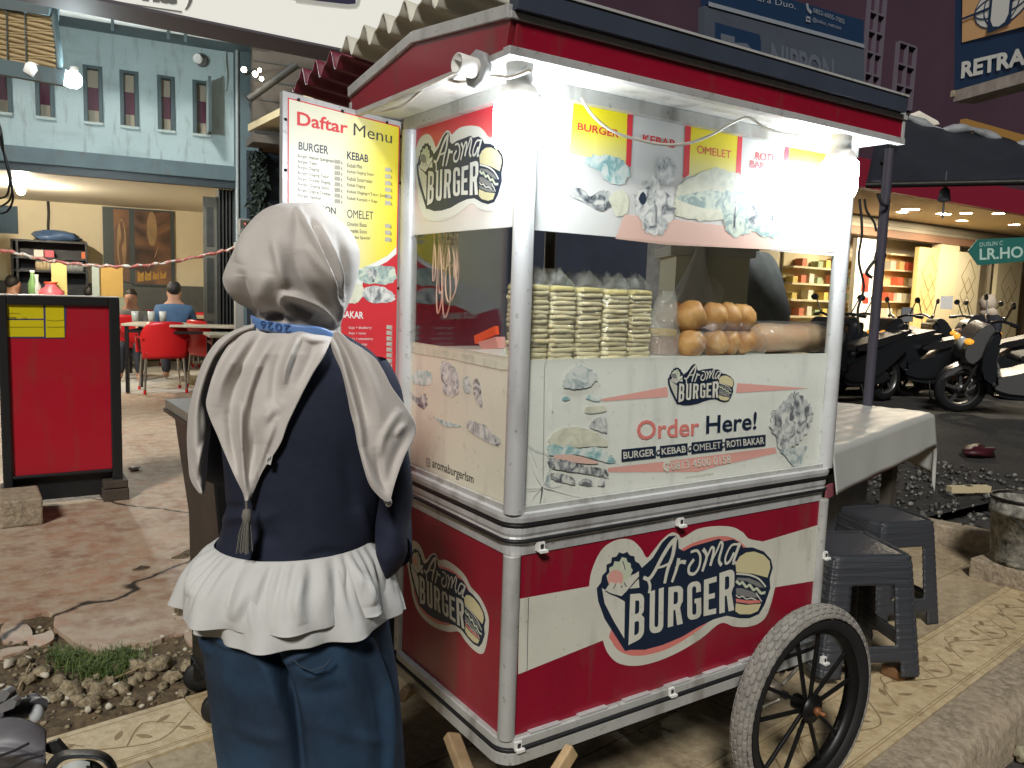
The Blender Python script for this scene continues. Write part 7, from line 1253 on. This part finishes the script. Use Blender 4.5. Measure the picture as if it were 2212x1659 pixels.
def scooter(label, loc, yaw, paint, k=1., steer=0.):
    """faces +x: front wheel at x = .62"""
    t = thing('scooter', (0, 0, 0), label, 'motorcycle', 'motorcycles parked in the yard')
    for x in (.62, -.60):
        b = MB(); T = along((x, 0, .28), (0, 1, 0)); b.lathe([(.19, -.045), (.235, -.048), (.268, -.035), (.28, 0), (.268, .035), (.235, .048), (.19, .045)], T, 36); w = b.build('wheel', RUB, t)
        b = MB(); b.lathe([(.19, -.045), (.175, -.03), (.175, .03), (.19, .045)], T, 36).lathe([(0, -.05), (.05, -.05), (.05, .05), (0, .05)], T, 16)
        for s_ in range(5): a_ = s_*1.2566; b.bar((x+.04*math.cos(a_), 0, .28+.04*math.sin(a_)), (x+.18*math.cos(a_+.2), 0, .28+.18*math.sin(a_+.2)), .03, .03, (0, 1, 0))
        b.build('rim', mat('grey_rim', (.12, .12, .12), .35, .7), w)
    def slabs(name, prof, wd, m, parent=t, r=.03): b = MB(); b.prism([(x, -wd/2, z) for x, z in prof], (0, wd, 0)); o = b.build(name, m, parent, bevel=r); o.modifiers[-1].segments = 2; md = o.modifiers.new('sub', 'SUBSURF'); md.levels = md.render_levels = 1; o.data.polygons.foreach_set('use_smooth', [True]*len(o.data.polygons)); return o
    slabs('front_fender', [(.86,.36),(.80,.50),(.64,.58),(.48,.52),(.42,.40),(.50,.46),(.64,.52),(.78,.44)], .13, paint, r=.02)
    slabs('front_cowl', [(.60,.56),(.70,.66),(.70,.80),(.58,1.00),(.46,1.06),(.40,.96),(.50,.70)], .34, paint, r=.06)
    slabs('leg_shield', [(.50,.40),(.54,.70),(.44,.98),(.36,.96),(.40,.66),(.30,.36)], .42, BLP, r=.04)
    slabs('side_body', [(.36,.30),(.40,.44),(.06,.50),(-.20,.62),(-.70,.80),(-.98,.86),(-.92,.74),(-.60,.50),(-.30,.32),(0,.24)], .30, paint, r=.05)
    slabs('seat', [(.14,.62),(.10,.70),(-.20,.76),(-.60,.84),(-.86,.90),(-.90,.86),(-.60,.76),(-.20,.64)], .26, mat('seat_vinyl', (.012, .012, .013), .5), r=.03)
    slabs('belly', [(.30,.20),(.32,.34),(-.10,.34),(-.50,.42),(-.60,.30),(-.30,.18)], .24, BLP, r=.03)
    for s_ in (-1, 1):
        MB().tube([(.62, s_*.085, .28), (.50, s_*.085, .62)], .022, 8).build('fork', IRON, t)
        b = MB(); b.tube(smooth_line([(.42, s_*.04, 1.04), (.38, s_*.20, 1.08), (.30, s_*.34, 1.06)], 4), .016, 8); b.tube([(.33, s_*.29, 1.065), (.29, s_*.37, 1.055)], .022, 10); hb_ = b.build('handlebar', BLP, t)
        b = MB(); b.tube([(.37, s_*.22, 1.09), (.36, s_*.30, 1.24)], .008, 6); b.blob((.36, s_*.335, 1.27), .014, .06, .04, 12); b.build('mirror', BLP, t)
        MB().blob((.665, s_*.15, .84), .05, .05, .035, 12).build('indicator', AMB, t)
    MB().blob((.665, 0, .78), .055, .12, .085, 14).build('headlight', LENS, t); MB().blob((-.97, 0, .80), .03, .09, .04, 12).build('tail_light', mat('red_lens', (.35, .01, .01), .2), t)
    MB().tube([(-.1, -.17, .26), (-.55, -.18, .30), (-.85, -.19, .40)], [.03, .05, .055], 10).build('exhaust', mat('dull_steel', (.16, .16, .16), .4, .7), t); MB().tube([(-.05, .1, .25), (-.02, .22, 0.0)], .012, 6).build('side_stand', IRON, t)
    t.location = loc; t.rotation_euler = (0, 0, yaw); t.scale = (k, k, k); return t
g = lambda px, py: on_z(px, py, -.04)
ang = math.atan2(-E1.y, -E1.x)
sc1 = scooter('silver fronted scooter nearest the right edge, its front wheel turned left', (0, 0, 0), 0, SILV, 1.22); p = g(2066, 890); f_ = Vector((math.cos(ang-.12), math.sin(ang-.12), 0)); sc1.location = p-f_*.62*1.22+Vector((0, 0, 0)); sc1.rotation_euler = (R(-8), 0, ang-.12)
sc2 = scooter('black scooter with a long pale seat just right of the thin post', (0, 0, 0), 0, BLP); 
def put(o, px, py, yaw, label): p = on_z(px, py, -.04); o.location = p; o.rotation_euler = (0, 0, yaw); o['label'] = label
sc2.scale = (1.2,)*3; put(sc2, 1985, 858, ang+.12, 'black scooter between the thin post and the silver fronted scooter')
for px, py, yaw, lb in ((1880, 856, ang+.30, 'black scooter behind the thin post, its nose to the cart'), (1930, 842, ang+math.pi-.1, 'black scooter in the second row, tail towards the cart'), (2040, 838, ang+math.pi*.62, 'black scooter standing nose on behind the silver fronted one'), (1835, 868, ang+.5, 'black scooter half hidden by the right post of the cart'), (2150, 842, ang+.2, 'black scooter behind the rider in the pale headscarf')): o = clone(sc2); o.scale = (1.2,)*3; put(o, px, py, yaw, lb)
wp = at(2136, 660, 11.6); wt = figure('person in a pale headscarf and dark clothes sitting on the silver fronted scooter', (wp.x, wp.y, .34), math.atan2(-f_.x, f_.y)+.5, 'sit', mat('dark_tunic', (.02, .022, .03), .8), DARKT, None, False, 1.0)
b = MB(); b.blob((0, .03, 1.13), .105, .115, .125, 20, .08, 3).blob((0, -.0, 1.0), .13, .11, .09, 16, .1, 5); hs_ = b.build('headscarf', mat('cream_headscarf', (.62, .52, .40), .8)); hs_.parent = wt
b = MB(); e = at(1962, 700, 13.2); sgn = thing('door_notice', e, 'small grey notice board on a stand before the warm shop door', 'notice'); P = [at(x, y, 13.2) for x, y in ((1949, 664), (1974, 664), (1972, 695), (1947, 695))]; b.prism(P, FW*.03); b.build('board', mat('notice_grey', (.16, .17, .18), .5), sgn); MB().tube([at(1960, 695, 13.25), at(1959, 760, 13.25)], .03, 8).build('post', mat('tan_post', (.36, .27, .15), .6), sgn)
b = MB(); P = [at(x, y, 15.5) for x, y in ((2032, 640), (2059, 639), (2058, 668), (2031, 667))]; b.prism(P, FW*.02); nt_ = tag(b.build('paper_notice', WPLAS), 'white paper notice on the shop pillar', 'notice'); 
# motorcycle tail in the near left corner
mt = thing('motorcycle', at(-60, 1700, 1.5)-Vector((0, 0, .7)), 'tail of a dark motorcycle poking into the lower left corner', 'motorcycle'); GP = mat('lilac_grey_plastic', (.16, .155, .17), .45, var=.3, vs=14); DGP = mat('worn_black_plastic', (.018, .020, .020), .45, var=.4, vs=30, bump=.15, bs=120)
A = lambda x, y, d: at(x, y, d)
b = MB(); b.tube(smooth_line([A(-60,1580,1.42), A(-10,1556,1.43), A(30,1538,1.44), A(58,1527,1.46)], 4), [.019]*13, 12); b.build('grab_rail', DGP, mt)
b = MB(); b.use(DGP).tube([A(46,1528,1.47), A(68,1522,1.47)], [.012, .014], 10); b.use(GP).blob(A(70,1520,1.47), .018, .018, .018, 12).tube([A(70,1520,1.47), A(80,1530,1.46)], [.016, .020], 12); b.use(LENS).blob(A(79,1541,1.455), .013, .013, .017, 14); b.build('turn_signal', None, mt)
b = MB()
def cowl(u, v): x = -60+u*158-26*max(0, v-.6)*u; y = 1583+v*150-40*math.sin(u*2.3)*(1-v)-6*u; rid = .012*math.exp(-((v-.38-.1*u)/.05)**2)-.010*math.exp(-((v-.62)/.04)**2); return A(x, y+34*u*u*(1-v), 1.37-.035*math.sin(math.pi*min(1, v*1.4))+.03*u-rid)
b.grid(cowl, 40, 60); b.build('tail_cowl', GP, mt, solid=.006)
for pts in (((-20,1640),(30,1622),(62,1606)), ((10,1668),(60,1640),(92,1632))): MB().tube([A(x, y, 1.318) for x, y in pts], .0022, 6).build('cowl_seam', DGP, mt)
b = MB(); b.lathe([(0, .004), (.009, .003), (.010, 0)], along(A(27, 1503, 1.43), -FW), 12); b.build('bolt', GP, mt)
b = MB(); b.prism([A(x, y, 1.38) for x, y in ((76,1617),(120,1600),(148,1632),(128,1634),(90,1622))], FW*.012); b.build('mudguard_flap', DGP, mt, bevel=.002)
b = MB()
def shell(u, v): t_ = math.pi*u; cx, cy = 176, 1722; rx, ry = 80-14*v, 100-16*v; k = abs(math.cos(t_))**.62*math.copysign(1, math.cos(t_)); return A(cx-rx*k, cy-ry*math.sin(t_)**.62, 1.31+.05*(1-v)**2)
b.grid(shell, 40, 8); b.build('light_shell', DGP, mt, solid=.006)
b = MB(); Pm = smooth_line([(118,1730,0),(122,1672,0),(146,1652,0),(178,1647,0),(206,1654,0),(226,1680,0),(232,1730,0)], 5); b.prism([A(p_.x, p_.y, 1.335) for p_ in Pm], FW*.01); b.build('inner_shell', IRON, mt)
b = MB(); b.grid(lambda u, v: A(122+u*72, 1664+v*60-22*math.sin(u*2.2)*(1-v), 1.328-.012*math.sin(math.pi*u)), 14, 8); b.build('tail_lens', mat('pale_lens', (.55, .58, .56), .1, spec=.9), mt)
b = MB(); b.prism([A(x, y, 1.312) for x, y in ((186,1655),(196,1657),(206,1700),(192,1700))], FW*.003); b.build('lens_shade', DGP, mt)
b = MB(); b.prism([A(x, y, 1.41) for x, y in ((-20,1502),(8,1490),(22,1498),(12,1512),(-20,1526))], FW*.02); b.prism([A(x, y, 1.40) for x, y in ((-10,1528),(24,1508),(36,1516),(30,1530),(-10,1545))], FW*.015); b.build('bracket_plate', mat('bare_alloy', (.32, .32, .33), .35, .5, var=.3, vs=30), mt, bevel=.003)
for x0, y0, x1, y1, r in ((-60,1490,14,1515,.014), (-60,1640,0,1602,.02)): MB().tube([A(x0,y0,1.5), A((x0+x1)/2,(y0+y1)/2-3,1.5), A(x1,y1,1.5)], [r, r, r*.6], 10).build('frame_tube', DGP, mt)
